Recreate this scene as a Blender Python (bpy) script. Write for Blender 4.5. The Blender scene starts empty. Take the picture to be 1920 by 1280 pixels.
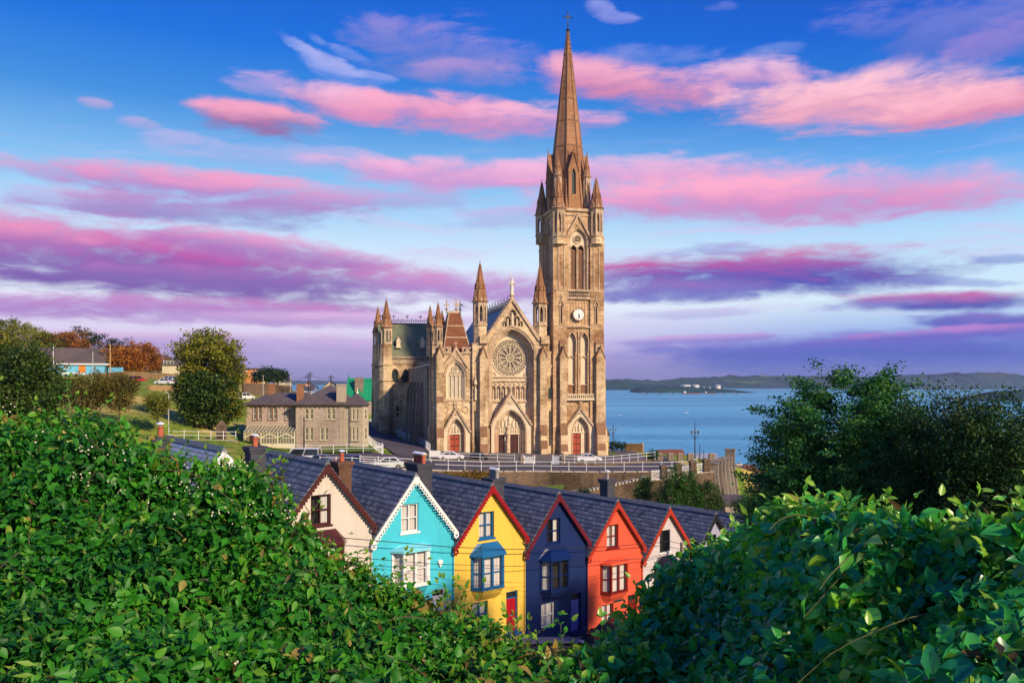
import bpy, bmesh, math, random
import numpy as np
from mathutils import Vector, Matrix, Quaternion, noise as mnoise

R = math.radians
SC = bpy.context.scene
F, HZ, CX, CAMZ = 1518.0, 708.0, 960.0, 50.0      # focal length in photo pixels, eye-level row, centre column, eye height (m above the sea)

def at(px, py, Y):
    return Vector(((px - CX) / F * Y, Y, CAMZ + (HZ - py) / F * Y))

# ------------------------------------------------------------------ camera
cam = bpy.data.cameras.new('camera')
cam_o = bpy.data.objects.new('camera', cam)
SC.collection.objects.link(cam_o)
cam_o.location = (0, 0, CAMZ)
cam_o.rotation_euler = (R(90), 0, 0)
cam.sensor_width = 36.0
cam.lens = 36.0 * F / 1920.0
cam.shift_y = (HZ - 640.0) / 1920.0
cam.clip_start = 0.1
cam.clip_end = 30000
SC.camera = cam_o

SC.view_settings.view_transform = 'Standard'
SC.view_settings.look = 'None'
SC.view_settings.gamma = 1.0
SC.view_settings.use_curve_mapping = False
SC.view_settings.exposure = 0.45
SC.cycles.max_bounces = 6
SC.cycles.transparent_max_bounces = 8
SC.cycles.use_adaptive_sampling = True
SC.cycles.sample_clamp_indirect = 6.0

SUN_EL, SUN_AZ = R(29), math.atan2(0.71, -0.70)    # azimuth from +Y towards +X: behind the camera, to the right
SUN_DIR = Vector((math.sin(SUN_AZ) * math.cos(SUN_EL), math.cos(SUN_AZ) * math.cos(SUN_EL), math.sin(SUN_EL)))

def lin(c):
    return tuple(((v / 255.0) / 12.92 if v / 255.0 <= 0.04045 else ((v / 255.0 + 0.055) / 1.055) ** 2.4) for v in c)

class NT:
    """small helper round a node tree"""
    def __init__(s, tree):
        s.t = tree
    def n(s, typ, **kw):
        nd = s.t.nodes.new(typ)
        for k, v in kw.items():
            setattr(nd, k, v)
        return nd
    def put(s, sock, v):
        if v is None:
            return
        if isinstance(v, bpy.types.NodeSocket):
            s.t.links.new(v, sock)
        else:
            if sock.type == 'RGBA' and len(v) == 3:
                v = (*v, 1)
            sock.default_value = v
    def m(s, op, a, b=None, c=None, clamp=False):
        nd = s.n('ShaderNodeMath', operation=op, use_clamp=clamp)
        for i, v in enumerate((a, b, c)):
            if v is not None:
                s.put(nd.inputs[i], v)
        return nd.outputs[0]
    def mix(s, fac, a, b, blend='MIX'):
        nd = s.n('ShaderNodeMix', data_type='RGBA', blend_type=blend)
        s.put(nd.inputs[0], fac); s.put(nd.inputs[6], a); s.put(nd.inputs[7], b)
        return nd.outputs[2]
    def xyz(s, x, y, z):
        nd = s.n('ShaderNodeCombineXYZ')
        s.put(nd.inputs[0], x); s.put(nd.inputs[1], y); s.put(nd.inputs[2], z)
        return nd.outputs[0]
    def sep(s, v):
        nd = s.n('ShaderNodeSeparateXYZ'); s.put(nd.inputs[0], v)
        return nd.outputs
    def noise(s, vec, scale, detail=5, rough=0.55, dist=0.0):
        nd = s.n('ShaderNodeTexNoise')
        s.put(nd.inputs['Vector'], vec)
        nd.inputs['Scale'].default_value = scale
        nd.inputs['Detail'].default_value = detail
        nd.inputs['Roughness'].default_value = rough
        nd.inputs['Distortion'].default_value = dist
        return nd.outputs[0]
    def ramp(s, fac, stops, interp='LINEAR'):
        nd = s.n('ShaderNodeValToRGB'); s.put(nd.inputs[0], fac)
        cr = nd.color_ramp; cr.interpolation = interp
        while len(cr.elements) < len(stops):
            cr.elements.new(0.5)
        for e, (p, c) in zip(cr.elements, stops):
            e.position = p; e.color = (*c, 1) if len(c) == 3 else c
        return nd.outputs[0]
    def smooth(s, v, lo, hi):
        nd = s.n('ShaderNodeMapRange', interpolation_type='SMOOTHSTEP')
        s.put(nd.inputs[0], v); s.put(nd.inputs[1], lo); s.put(nd.inputs[2], hi)
        return nd.outputs[0]

# ------------------------------------------------------------------ sky
SKY_STRENGTH = 0.12
world = bpy.data.worlds.new('World'); SC.world = world
world.use_nodes = True
wt = world.node_tree
for nd in list(wt.nodes):
    wt.nodes.remove(nd)
W = NT(wt)
nish = W.n('ShaderNodeTexSky', sky_type='NISHITA')
nish.sun_disc = False
nish.sun_elevation = SUN_EL
nish.sun_rotation = SUN_AZ
nish.air_density = 1.0; nish.dust_density = 0.6; nish.ozone_density = 2.0
tcw = W.n('ShaderNodeTexCoord').outputs['Generated']
wx, wy, wz = W.sep(tcw)
az = W.m('ARCTAN2', wx, wy)
el = W.m('ARCSINE', wz)

def sky_ang(px, py):
    a = math.atan((px - CX) / F)
    return a, math.atan((HZ - py) / F * math.cos(a))

# two fields of drawn-out noise shared by every cloud
warp = W.noise(W.xyz(W.m('MULTIPLY', az, 5.0), W.m('MULTIPLY', el, 14.0), 3.1), 1.0, 3, 0.5)
n_a = W.noise(W.xyz(W.m('MULTIPLY', az, 7.0), W.m('ADD', W.m('MULTIPLY', el, 34.0), W.m('MULTIPLY', warp, 2.2)), 0.0), 1.0, 8, 0.58)
n_b = W.noise(W.xyz(W.m('MULTIPLY', az, 26.0), W.m('ADD', W.m('MULTIPLY', el, 70.0), W.m('MULTIPLY', warp, 3.0)), 7.0), 1.0, 7, 0.6)
nn = W.m('ADD', W.m('MULTIPLY', n_a, 0.66), W.m('MULTIPLY', n_b, 0.34))
nn = W.m('SUBTRACT', nn, 0.5)

G = 1.0 / 0.12
def sky_lin(c, k=0.78):
    return tuple(v * k for v in lin(c))
grad_l = W.ramp(W.m('MULTIPLY', el, 1 / R(26)), [
    (0.0, sky_lin((158, 142, 206))), (0.05, sky_lin((180, 158, 218))), (0.12, sky_lin((222, 208, 240))), (0.20, sky_lin((236, 242, 252))),
    (0.33, sky_lin((206, 230, 250))), (0.50, sky_lin((136, 194, 240))), (0.68, sky_lin((58, 140, 220))), (0.84, sky_lin((0, 108, 218))), (1.0, sky_lin((0, 88, 204)))])
grad_r = W.ramp(W.m('MULTIPLY', el, 1 / R(26)), [
    (0.0, sky_lin((92, 98, 200))), (0.06, sky_lin((112, 118, 214))), (0.12, sky_lin((150, 182, 236))), (0.20, sky_lin((212, 236, 250))),
    (0.36, sky_lin((176, 216, 248))), (0.52, sky_lin((98, 170, 236))), (0.68, sky_lin((30, 120, 214))), (0.84, sky_lin((0, 92, 208))), (1.0, sky_lin((0, 70, 184)))])
base = W.mix(W.smooth(az, -0.05, 0.5), grad_l, grad_r)
base = W.mix(1.0, base, (G, G, G), 'MULTIPLY')
sky = W.mix(0.05, base, nish.outputs[0])
cir = W.noise(W.xyz(W.m('MULTIPLY', az, 5.0), W.m('ADD', W.m('MULTIPLY', el, 62.0), W.m('MULTIPLY', warp, 4.0)), 21.0), 1.0, 9, 0.62)
cmask = W.m('MULTIPLY', W.smooth(cir, 0.47, 0.72), W.m('MULTIPLY', W.smooth(el, R(1.5), R(6)), W.m('SUBTRACT', 1.0, W.smooth(el, R(11.5), R(18)))))
sky = W.mix(W.m('MULTIPLY', cmask, 0.48), sky, tuple(v * G for v in sky_lin((214, 190, 234))))

PINK = (248, 168, 198)
CLOUDS = [  # px, py, half width, half height, tilt, density, top colour, under colour, roughness of edge
    (820, 92, 190, 52, 0.10, .62, (164, 146, 213), (115, 128, 202), 1.5),
    (880, 135, 120, 24, 0.05, .5, (202, 155, 209), (146, 138, 202), 1.4),
    (1128, 18, 34, 15, .3, .8, (146, 156, 228), (110, 130, 216), 1.9),
    (1160, 34, 44, 10, .1, .8, (150, 156, 228), (110, 130, 216), 1.9),
    (1345, 12, 40, 12, .1, .6, (130, 140, 222), (100, 120, 212), 1.9),
    (560, 86, 44, 13, 0.50, 0.70, (170, 176, 236), (120, 150, 228), 1.9),
    (610, 118, 60, 16, 0.30, 0.65, (170, 176, 236), (120, 150, 228), 1.9),
    (655, 98, 40, 10, 0.20, 0.50, (170, 176, 236), (120, 150, 228), 1.9),
    (640, 140, 62, 18, 0.25, 0.60, (170, 176, 236), (120, 150, 228), 1.9),
    (700, 150, 46, 12, 0.10, 0.50, (170, 176, 236), (120, 150, 228), 1.9),
    (590, 70, 26, 8, 0.40, 0.50, (170, 176, 236), (120, 150, 228), 1.9),
    (500, 158, 95, 26, 0.05, .62, (212, 171, 220), (164, 156, 216), 1.5),
    (490, 222, 130, 34, 0.03, .97, (246, 164, 194), (152, 105, 160), 1.1),
    (660, 196, 130, 32, 0.10, .9, (251, 188, 214), (211, 140, 186), 1.1),
    (830, 214, 200, 38, 0.05, .93, PINK, (218, 139, 183), 1.1),
    (1000, 225, 160, 30, 0.02, .85, (244, 180, 211), (196, 139, 196), 1.2),
    (1180, 158, 185, 40, 0.16, .93, (246, 172, 197), (211, 132, 172), 1.1),
    (1420, 140, 130, 34, 0.12, .85, (246, 195, 219), (218, 156, 198), 1.2),
    (1640, 186, 330, 58, 0.06, .97, (255, 196, 211), (233, 160, 184), 1.05),
    (1820, 196, 200, 42, -0.08, .9, (254, 188, 205), (220, 136, 171), 1.1),
    (1800, 40, 240, 60, 0.12, .62, (135, 135, 213), (98, 115, 202), 1.6),
    (1880, 80, 120, 40, -0.15, .6, (164, 135, 211), (125, 121, 202), 1.5),
    (1240, 103, 120, 20, 0.05, .45, (165, 165, 227), (131, 148, 218), 1.5),
    (1450, 96, 70, 12, 0.0, .35, (148, 165, 227), (122, 148, 218), 1.4),
    (180, 194, 36, 10, 0.0, .6, (211, 172, 214), (172, 164, 214), 1.3),
    (258, 230, 46, 14, 0.0, .55, (220, 180, 220), (173, 164, 218), 1.4),
    (340, 262, 90, 16, 0.0, .5, (204, 184, 229), (165, 173, 227), 1.4),
    (560, 300, 280, 26, 0.0, .42, (199, 182, 229), (165, 172, 225), 1.5),
    (390, 352, 360, 36, 0.03, .95, (242, 158, 198), (175, 131, 198), 1.05),
    (170, 378, 220, 26, 0.0, .75, (224, 150, 203), (170, 136, 202), 1.2),
    (420, 396, 330, 30, 0.0, .7, (172, 140, 200), (141, 129, 195), 1.3),
    (860, 325, 270, 32, 0.02, .9, (249, 180, 216), (206, 148, 206), 1.1),
    (760, 372, 210, 22, 0.0, .6, (198, 163, 216), (164, 156, 213), 1.3),
    (1200, 320, 300, 30, 0.02, .85, (246, 187, 221), (218, 156, 206), 1.1),
    (1440, 372, 500, 52, 0.03, .98, (253, 171, 203), (202, 135, 195), 1.0),
    (1700, 330, 200, 22, 0.0, .5, (203, 170, 224), (165, 165, 224), 1.4),
    (1000, 405, 200, 26, 0.0, .5, (190, 173, 224), (164, 164, 218), 1.4),
    (280, 500, 660, 78, 0.05, .98, (218, 98, 174), (112, 72, 166), 0.85),
    (40, 448, 200, 36, 0.03, .9, (238, 153, 192), (170, 113, 184), 1.0),
    (520, 470, 260, 30, 0.1, .8, (233, 155, 203), (162, 117, 189), 1.1),
    (380, 520, 480, 26, 0.02, .85, (176, 117, 189), (135, 106, 180), 1.0),
    (260, 578, 560, 30, 0.0, .93, (207, 132, 199), (172, 128, 200), 0.95),
    (890, 540, 250, 42, 0.02, .88, (216, 141, 201), (172, 131, 200), 1.1),
    (620, 600, 330, 16, 0.0, .75, (231, 192, 229), (189, 156, 214), 1.2),
    (250, 636, 420, 18, -0.02, .75, (238, 195, 230), (186, 159, 213), 1.1),
    (560, 650, 360, 20, 0.0, .7, (210, 175, 224), (179, 157, 213), 1.2),
    (1400, 514, 390, 48, 0.0, .98, (206, 86, 160), (76, 78, 178), 0.9),
    (1250, 545, 210, 26, 0.0, .85, (163, 117, 191), (114, 114, 195), 1.1),
    (1310, 470, 130, 18, 0.0, .6, (172, 147, 211), (139, 147, 211), 1.5),
    (1760, 566, 260, 19, 0.02, .95, (190, 96, 170), (76, 76, 176), 0.95),
    (1600, 574, 130, 10, -0.06, .6, (155, 130, 202), (139, 139, 209), 1.3),
    (1860, 602, 180, 17, 0.05, .9, (120, 96, 192), (74, 80, 184), 1.2),
    (1300, 588, 170, 10, -0.02, .5, (198, 173, 224), (164, 164, 220), 1.4),
    (1640, 656, 540, 40, -0.015, .98, (118, 108, 208), (70, 92, 192), 0.85),
    (1760, 628, 300, 14, -0.05, .9, (190, 130, 206), (100, 96, 196), 1.2),
    (1700, 690, 520, 22, 0.0, .9, (80, 100, 200), (76, 98, 198), 0.8),
    (1330, 636, 210, 10, -0.03, .75, (206, 160, 220), (140, 130, 210), 1.3),
    (1880, 486, 66, 10, 0.05, .6, (130, 147, 211), (113, 130, 202), 1.4),
    (1800, 528, 110, 9, 0.1, .55, (139, 156, 218), (122, 130, 206), 1.4),
]
for (cx_, cy_, rx_, ry_, tl, dens, ctop, cbot, rg) in CLOUDS:
    hard = 0.25 if cy_ > 430 else 0.0             # low bands are lit only along their upper rims
    a0, e0 = sky_ang(cx_, cy_)
    ra = rx_ / F * math.cos(a0) ** 2
    re_ = 1.02 * ry_ / F * math.cos(a0)
    da = W.m('SUBTRACT', az, a0)
    dx = W.m('MULTIPLY', da, 1 / ra)
    dy = W.m('MULTIPLY', W.m('ADD', W.m('SUBTRACT', el, e0), W.m('MULTIPLY', da, tl)), 1 / re_)
    d = W.m('ADD', W.m('POWER', W.m('ABSOLUTE', dx), 2.4), W.m('MULTIPLY', dy, dy))
    v = W.m('MULTIPLY_ADD', nn, 4.0 * rg, W.m('SUBTRACT', 1.0, d))
    msk = W.m('MULTIPLY', W.smooth(v, -0.25, 1.05), dens)
    tt = W.smooth(W.m('MULTIPLY_ADD', nn, 2.8, dy), -0.6 + hard, 0.85 + hard)
    col = W.mix(tt, tuple(x * G for x in sky_lin(cbot)), tuple(x * G for x in sky_lin(ctop)))
    sky = W.mix(msk, sky, col)
bg = W.n('ShaderNodeBackground'); W.put(bg.inputs[0], sky); bg.inputs[1].default_value = SKY_STRENGTH
wo = W.n('ShaderNodeOutputWorld'); wt.links.new(bg.outputs[0], wo.inputs[0])

# ------------------------------------------------------------------ sun
sl = bpy.data.lights.new('sun', 'SUN'); sl.energy = 4.3; sl.angle = R(3.0); sl.color = (1.0, 0.80, 0.56)
so = bpy.data.objects.new('sun', sl); SC.collection.objects.link(so)
so.location = (60, -60, 120)
so.rotation_euler = (-SUN_DIR).to_track_quat('-Z', 'Y').to_euler()

# ------------------------------------------------------------------ naming helpers
COL = SC.collection
def tag(o, label=None, cat=None, group=None, kind=None):
    if label: o['label'] = label
    if cat: o['category'] = cat
    if group: o['group'] = group
    if kind: o['kind'] = kind
    return o
def empty(name, loc=(0, 0, 0), rz=0.0, label=None, cat=None, group=None):
    o = bpy.data.objects.new(name, None); COL.objects.link(o)
    o.empty_display_size = 0.5
    o.location = loc; o.rotation_euler = (0, 0, rz)
    return tag(o, label, cat, group)
def copy_tree(o, parent=None):
    c = o.copy(); COL.objects.link(c); c.parent = parent
    for ch in list(o.children):
        copy_tree(ch, c)
    return c

# ------------------------------------------------------------------ mesh builder
class MB:
    def __init__(s):
        s.v = []; s.f = []; s.mi = []; s.M = None; s.cur = 0
    def add(s, vs, fs):
        b = len(s.v)
        if s.M is not None:
            vs = [s.M @ Vector(p) for p in vs]
        s.v.extend([tuple(p) for p in vs])
        for f in fs:
            s.f.append([b + i for i in f]); s.mi.append(s.cur)
    def box(s, x0, x1, y0, y1, z0, z1):
        s.add([(x0, y0, z0), (x1, y0, z0), (x1, y1, z0), (x0, y1, z0), (x0, y0, z1), (x1, y0, z1), (x1, y1, z1), (x0, y1, z1)],
              [(0, 3, 2, 1), (4, 5, 6, 7), (0, 1, 5, 4), (1, 2, 6, 5), (2, 3, 7, 6), (3, 0, 4, 7)])
    def cbox(s, c, sx, sy, sz):
        s.box(c[0] - sx / 2, c[0] + sx / 2, c[1] - sy / 2, c[1] + sy / 2, c[2] - sz / 2, c[2] + sz / 2)
    def frus_box(s, b, t, z0, z1):
        """box from rectangle b=(x0,x1,y0,y1) at z0 to rectangle t at z1"""
        s.add([(b[0], b[2], z0), (b[1], b[2], z0), (b[1], b[3], z0), (b[0], b[3], z0), (t[0], t[2], z1), (t[1], t[2], z1), (t[1], t[3], z1), (t[0], t[3], z1)],
              [(0, 3, 2, 1), (4, 5, 6, 7), (0, 1, 5, 4), (1, 2, 6, 5), (2, 3, 7, 6), (3, 0, 4, 7)])
    def prism_xz(s, poly, y0, y1):
        n = len(poly)
        s.add([(x, y0, z) for x, z in poly] + [(x, y1, z) for x, z in poly],
              [tuple(range(n)), tuple(range(2 * n - 1, n - 1, -1))] + [(i, i + n, (i + 1) % n + n, (i + 1) % n) for i in range(n)])
    def prism_yz(s, poly, x0, x1):
        n = len(poly)
        s.add([(x0, y, z) for y, z in poly] + [(x1, y, z) for y, z in poly],
              [tuple(range(n)), tuple(range(2 * n - 1, n - 1, -1))] + [(i, i + n, (i + 1) % n + n, (i + 1) % n) for i in range(n)])
    def prism_xy(s, poly, z0, z1):
        n = len(poly)
        s.add([(x, y, z0) for x, y in poly] + [(x, y, z1) for x, y in poly],
              [tuple(range(n - 1, -1, -1)), tuple(range(n, 2 * n))] + [(i, (i + 1) % n, (i + 1) % n + n, i + n) for i in range(n)])
    def frus(s, cx, cy, z0, r0, z1, r1, n=8, rot=None, cap=True):
        rot = math.pi / n if rot is None else rot
        vs = []
        for z, r in ((z0, r0), (z1, r1)):
            vs += [(cx + r * math.cos(rot + 2 * math.pi * i / n), cy + r * math.sin(rot + 2 * math.pi * i / n), z) for i in range(n)]
        fs = [(i, (i + 1) % n, (i + 1) % n + n, i + n) for i in range(n)]
        if cap:
            fs += [tuple(range(n - 1, -1, -1)), tuple(range(n, 2 * n))]
        s.add(vs, fs)
    def lathe(s, cx, cy, prof, n=12):
        for (z0, r0), (z1, r1) in zip(prof[:-1], prof[1:]):
            s.frus(cx, cy, z0, max(r0, .002), z1, max(r1, .002), n)
    def tube(s, pts, r, n=6, r1=None):
        pts = [Vector(p) for p in pts]
        m = len(pts); vs = []; ref = Vector((0.3, 0.2, 1)).normalized()
        for i, p in enumerate(pts):
            d = (pts[min(i + 1, m - 1)] - pts[max(i - 1, 0)])
            if d.length < 1e-9: d = Vector((0, 0, 1))
            d.normalize()
            a = d.cross(ref)
            if a.length < 1e-3: a = d.cross(Vector((1, 0, 0)))
            a.normalize(); b = d.cross(a)
            rr = r if r1 is None else r + (r1 - r) * i / max(1, m - 1)
            vs += [tuple(p + (a * math.cos(2 * math.pi * k / n) + b * math.sin(2 * math.pi * k / n)) * rr) for k in range(n)]
        fs = [tuple(range(n - 1, -1, -1)), tuple(range((m - 1) * n, m * n))]
        for i in range(m - 1):
            fs += [(i * n + k, i * n + (k + 1) % n, (i + 1) * n + (k + 1) % n, (i + 1) * n + k) for k in range(n)]
        s.add(vs, fs)
    def band(s, pts, w, y0, y1, closed=False, side=0.0):
        """flat bar of width w following pts (x,z), from y0 to y1; side shifts it off the line (-.5..+.5 of w)"""
        n = len(pts); L = []; Rr = []
        for i in range(n):
            if closed:
                a, b = pts[i - 1], pts[(i + 1) % n]
            else:
                a, b = pts[max(i - 1, 0)], pts[min(i + 1, n - 1)]
            dx, dz = b[0] - a[0], b[1] - a[1]
            l = math.hypot(dx, dz) or 1
            nx, nz = -dz / l, dx / l
            k = 1.0
            if 0 < i < n - 1 or closed:
                e = (pts[i][0] - pts[i - 1][0], pts[i][1] - pts[i - 1][1]); le = math.hypot(*e) or 1
                c = abs((-e[1] / le) * nx + (e[0] / le) * nz)
                k = 1 / max(c, .45)
            L.append((pts[i][0] + nx * w * (0.5 + side) * k, pts[i][1] + nz * w * (0.5 + side) * k))
            Rr.append((pts[i][0] - nx * w * (0.5 - side) * k, pts[i][1] - nz * w * (0.5 - side) * k))
        vs = []
        for i in range(n):
            vs += [(L[i][0], y0, L[i][1]), (Rr[i][0], y0, Rr[i][1]), (Rr[i][0], y1, Rr[i][1]), (L[i][0], y1, L[i][1])]
        fs = []
        rng = range(n) if closed else range(n - 1)
        for i in rng:
            j = (i + 1) % n
            for k in range(4):
                fs.append((i * 4 + k, i * 4 + (k + 1) % 4, j * 4 + (k + 1) % 4, j * 4 + k))
        if not closed:
            fs += [(0, 3, 2, 1), ((n - 1) * 4, (n - 1) * 4 + 1, (n - 1) * 4 + 2, (n - 1) * 4 + 3)]
        s.add(vs, fs)
    def ring(s, cx, cz, r, w, y0, y1, n=24):
        s.band([(cx + r * math.cos(2 * math.pi * i / n), cz + r * math.sin(2 * math.pi * i / n)) for i in range(n)], w, y0, y1, closed=True)
    def knob(s, c, r):
        x, y, z = c
        s.add([(x - r, y, z), (x + r, y, z), (x, y - r, z), (x, y + r, z), (x, y, z - r), (x, y, z + r)],
              [(0, 2, 5), (2, 1, 5), (1, 3, 5), (3, 0, 5), (2, 0, 4), (1, 2, 4), (3, 1, 4), (0, 3, 4)])
    def pierced(s, x0, x1, z0, ztop, ops, y, depth, extra=()):
        """wall face in plane y with openings and their reveals; ztop a number or function of x"""
        zt = ztop if callable(ztop) else (lambda x: ztop)
        xs = {round(x0, 5), round(x1, 5)} | {round(e, 5) for e in extra if x0 < e < x1}
        cur = []
        for o in ops:
            cv = arch_pts(o)
            cur.append((o, cv)); xs |= {round(p[0], 5) for p in cv}
        xs = sorted(x for x in xs if x0 - 1e-4 <= x <= x1 + 1e-4)
        for xa, xb in zip(xs[:-1], xs[1:]):
            if xb - xa < 1e-5: continue
            mid = (xa + xb) / 2
            here = sorted([(o, cv) for o, cv in cur if cv[0][0] < mid < cv[-1][0]], key=lambda t: t[0]['sill'])
            za = zb = z0
            for o, cv in here:
                if o['sill'] > za + 1e-5 or o['sill'] > zb + 1e-5:
                    s.add([(xa, y, za), (xb, y, zb), (xb, y, o['sill']), (xa, y, o['sill'])], [(0, 1, 2, 3)])
                px_ = [p[0] for p in cv]; pz_ = [p[1] for p in cv]
                za, zb = float(np.interp(xa, px_, pz_)), float(np.interp(xb, px_, pz_))
            if zt(xa) > za + 1e-5 or zt(xb) > zb + 1e-5:
                s.add([(xa, y, za), (xb, y, zb), (xb, y, zt(xb)), (xa, y, zt(xa))], [(0, 1, 2, 3)])
        for o, cv in cur:
            lp = [(cv[0][0], o['sill'])] + cv + [(cv[-1][0], o['sill'])]
            n = len(lp)
            for i in range(n):
                a, b = lp[i], lp[(i + 1) % n]
                if abs(a[0] - b[0]) + abs(a[1] - b[1]) < 1e-6: continue
                s.add([(a[0], y, a[1]), (b[0], y, b[1]), (b[0], y + depth, b[1]), (a[0], y + depth, a[1])], [(0, 1, 2, 3)])
    def build(s, name, mats, parent=None, smooth=False, loc=None, rz=0.0, recalc=True, bevel=0.0):
        me = bpy.data.meshes.new(name)
        me.from_pydata(s.v, [], s.f)
        if not isinstance(mats, (list, tuple)): mats = [mats]
        for m in mats: me.materials.append(m)
        if len(mats) > 1: me.polygons.foreach_set('material_index', s.mi)
        if recalc or bevel:
            bm = bmesh.new(); bm.from_mesh(me)
            if bevel:
                bmesh.ops.remove_doubles(bm, verts=bm.verts, dist=1e-5)
                bmesh.ops.bevel(bm, geom=list(bm.edges), offset=bevel, segments=2, affect='EDGES', profile=0.6)
            bmesh.ops.recalc_face_normals(bm, faces=bm.faces)
            bm.to_mesh(me); bm.free()
        if smooth: me.polygons.foreach_set('use_smooth', [True] * len(me.polygons))
        me.update()
        o = bpy.data.objects.new(name, me); COL.objects.link(o)
        if parent is not None: o.parent = parent
        if loc is not None: o.location = loc
        if rz: o.rotation_euler = (0, 0, rz)
        return o

def arch_pts(o, n=7):
    cx, h, sp = o['cx'], o['h'], o['spring']
    ap = o.get('apex')
    if ap is None:
        return [(cx - h, sp), (cx + h, sp)]
    a = max(ap - sp, h * 1.001)
    rr = (h * h + a * a) / (2 * h)
    tm = math.acos(max(-1, min(1, (rr - h) / rr)))
    k = (ap - sp) / a
    l = [(cx - h + rr - rr * math.cos(tm * i / n), sp + rr * math.sin(tm * i / n) * k) for i in range(n + 1)]
    return l + [(2 * cx - x, z) for x, z in l[-2::-1]]
def rect(x0, x1, z0, z1):
    return dict(cx=(x0 + x1) / 2, h=(x1 - x0) / 2, sill=z0, spring=z1)
def lancet(cx, h, sill, spring, apex):
    return dict(cx=cx, h=h, sill=sill, spring=spring, apex=apex)

# ------------------------------------------------------------------ materials
def new_mat(name):
    m = bpy.data.materials.new(name); m.use_nodes = True
    t = m.node_tree
    b = t.nodes['Principled BSDF']
    return m, NT(t), b
def bump(N, b, h, strength=0.3, dist=0.05):
    bn = N.n('ShaderNodeBump'); bn.inputs['Strength'].default_value = strength; bn.inputs['Distance'].default_value = dist
    N.put(bn.inputs['Height'], h); N.t.links.new(bn.outputs[0], b.inputs['Normal'])
def noise_mat(name, c1, c2, scale=1.0, rough=0.8, bmp=0.2, detail=6, metallic=0.0, spec=0.3, contrast=0.25, stretch=(1, 1, 1), world=False):
    m, N, b = new_mat(name)
    tc = N.n('ShaderNodeTexCoord').outputs['Object'] if not world else N.n('ShaderNodeNewGeometry').outputs['Position']
    if stretch != (1, 1, 1):
        mp = N.n('ShaderNodeMapping'); mp.inputs['Scale'].default_value = stretch; N.put(mp.inputs[0], tc); tc = mp.outputs[0]
    n1 = N.noise(tc, scale, detail, 0.6)
    n2 = N.noise(tc, scale * 0.17, 3, 0.5)
    f = N.smooth(N.m('ADD', N.m('MULTIPLY', n1, 0.6), N.m('MULTIPLY', n2, 0.4)), 0.5 - contrast, 0.5 + contrast)
    N.put(b.inputs['Base Color'], N.mix(f, c1, c2))
    b.inputs['Roughness'].default_value = rough; b.inputs['Metallic'].default_value = metallic
    b.inputs['Specular IOR Level'].default_value = spec
    if bmp: bump(N, b, n1, bmp, 0.03)
    return m
def box_uv(N, zscale=1.0):
    tcn = N.n('ShaderNodeTexCoord')
    x, y, z = N.sep(tcn.outputs['Object'])
    nx, ny, nz = N.sep(tcn.outputs['Normal'])
    f = N.m('GREATER_THAN', N.m('ABSOLUTE', nx), N.m('ABSOLUTE', ny))
    u = N.m('ADD', N.m('MULTIPLY', y, f), N.m('MULTIPLY', x, N.m('SUBTRACT', 1.0, f)))
    return N.xyz(u, N.m('MULTIPLY', z, zscale), 0.0), tcn.outputs['Object']
def masonry(name, c1, c2, mortar, bw=0.9, bh=0.38, ms=0.02, rough=0.85, stain=(0.5, 0.5, 0.5), stain_amt=0.5, bmp=0.5, zscale=1.0, spec=0.25, stain_scale=0.12, warp=0.0):
    m, N, b = new_mat(name)
    uv, ob = box_uv(N, zscale)
    if warp:
        wn = N.n('ShaderNodeTexNoise'); N.put(wn.inputs['Vector'], ob); wn.inputs['Scale'].default_value = 1.3
        va = N.n('ShaderNodeVectorMath', operation='MULTIPLY_ADD'); N.put(va.inputs[0], wn.outputs['Color']); va.inputs[1].default_value = (warp, warp, 0); N.put(va.inputs[2], uv); uv = va.outputs[0]
    br = N.n('ShaderNodeTexBrick')
    N.put(br.inputs['Vector'], uv)
    br.inputs['Scale'].default_value = 1.0; br.inputs['Brick Width'].default_value = bw; br.inputs['Row Height'].default_value = bh
    br.inputs['Mortar Size'].default_value = ms; br.inputs['Mortar Smooth'].default_value = 0.3; br.inputs['Bias'].default_value = 0.0
    N.put(br.inputs['Color1'], c1); N.put(br.inputs['Color2'], c2); N.put(br.inputs['Mortar'], mortar)
    fine = N.noise(ob, 5.0, 6, 0.65)
    big = N.noise(ob, stain_scale, 6, 0.6)
    streak = N.n('ShaderNodeMapping'); streak.inputs['Scale'].default_value = (1.0, 1.0, 0.12); N.put(streak.inputs[0], ob)
    st = N.noise(streak.outputs[0], 0.9, 5, 0.6)
    c = N.mix(N.m('MULTIPLY', N.smooth(big, 0.42, 0.68), stain_amt), br.outputs['Color'], N.mix(1.0, br.outputs['Color'], stain, 'MULTIPLY'))
    c = N.mix(N.m('MULTIPLY', N.smooth(st, 0.5, 0.75), stain_amt * 0.8), c, N.mix(1.0, c, stain, 'MULTIPLY'))
    c = N.mix(0.6, c, N.mix(1.0, c, N.ramp(fine, [(0.25, (0.55, 0.55, 0.55)), (0.75, (1.4, 1.4, 1.4))]), 'MULTIPLY'))
    N.put(b.inputs['Base Color'], c)
    b.inputs['Roughness'].default_value = rough; b.inputs['Specular IOR Level'].default_value = spec
    h = N.m('ADD', N.m('MULTIPLY', N.m('SUBTRACT', 1.0, br.outputs['Fac']), 1.0), N.m('MULTIPLY', fine, 0.5))
    bump(N, b, h, bmp, 0.04)
    return m
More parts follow.
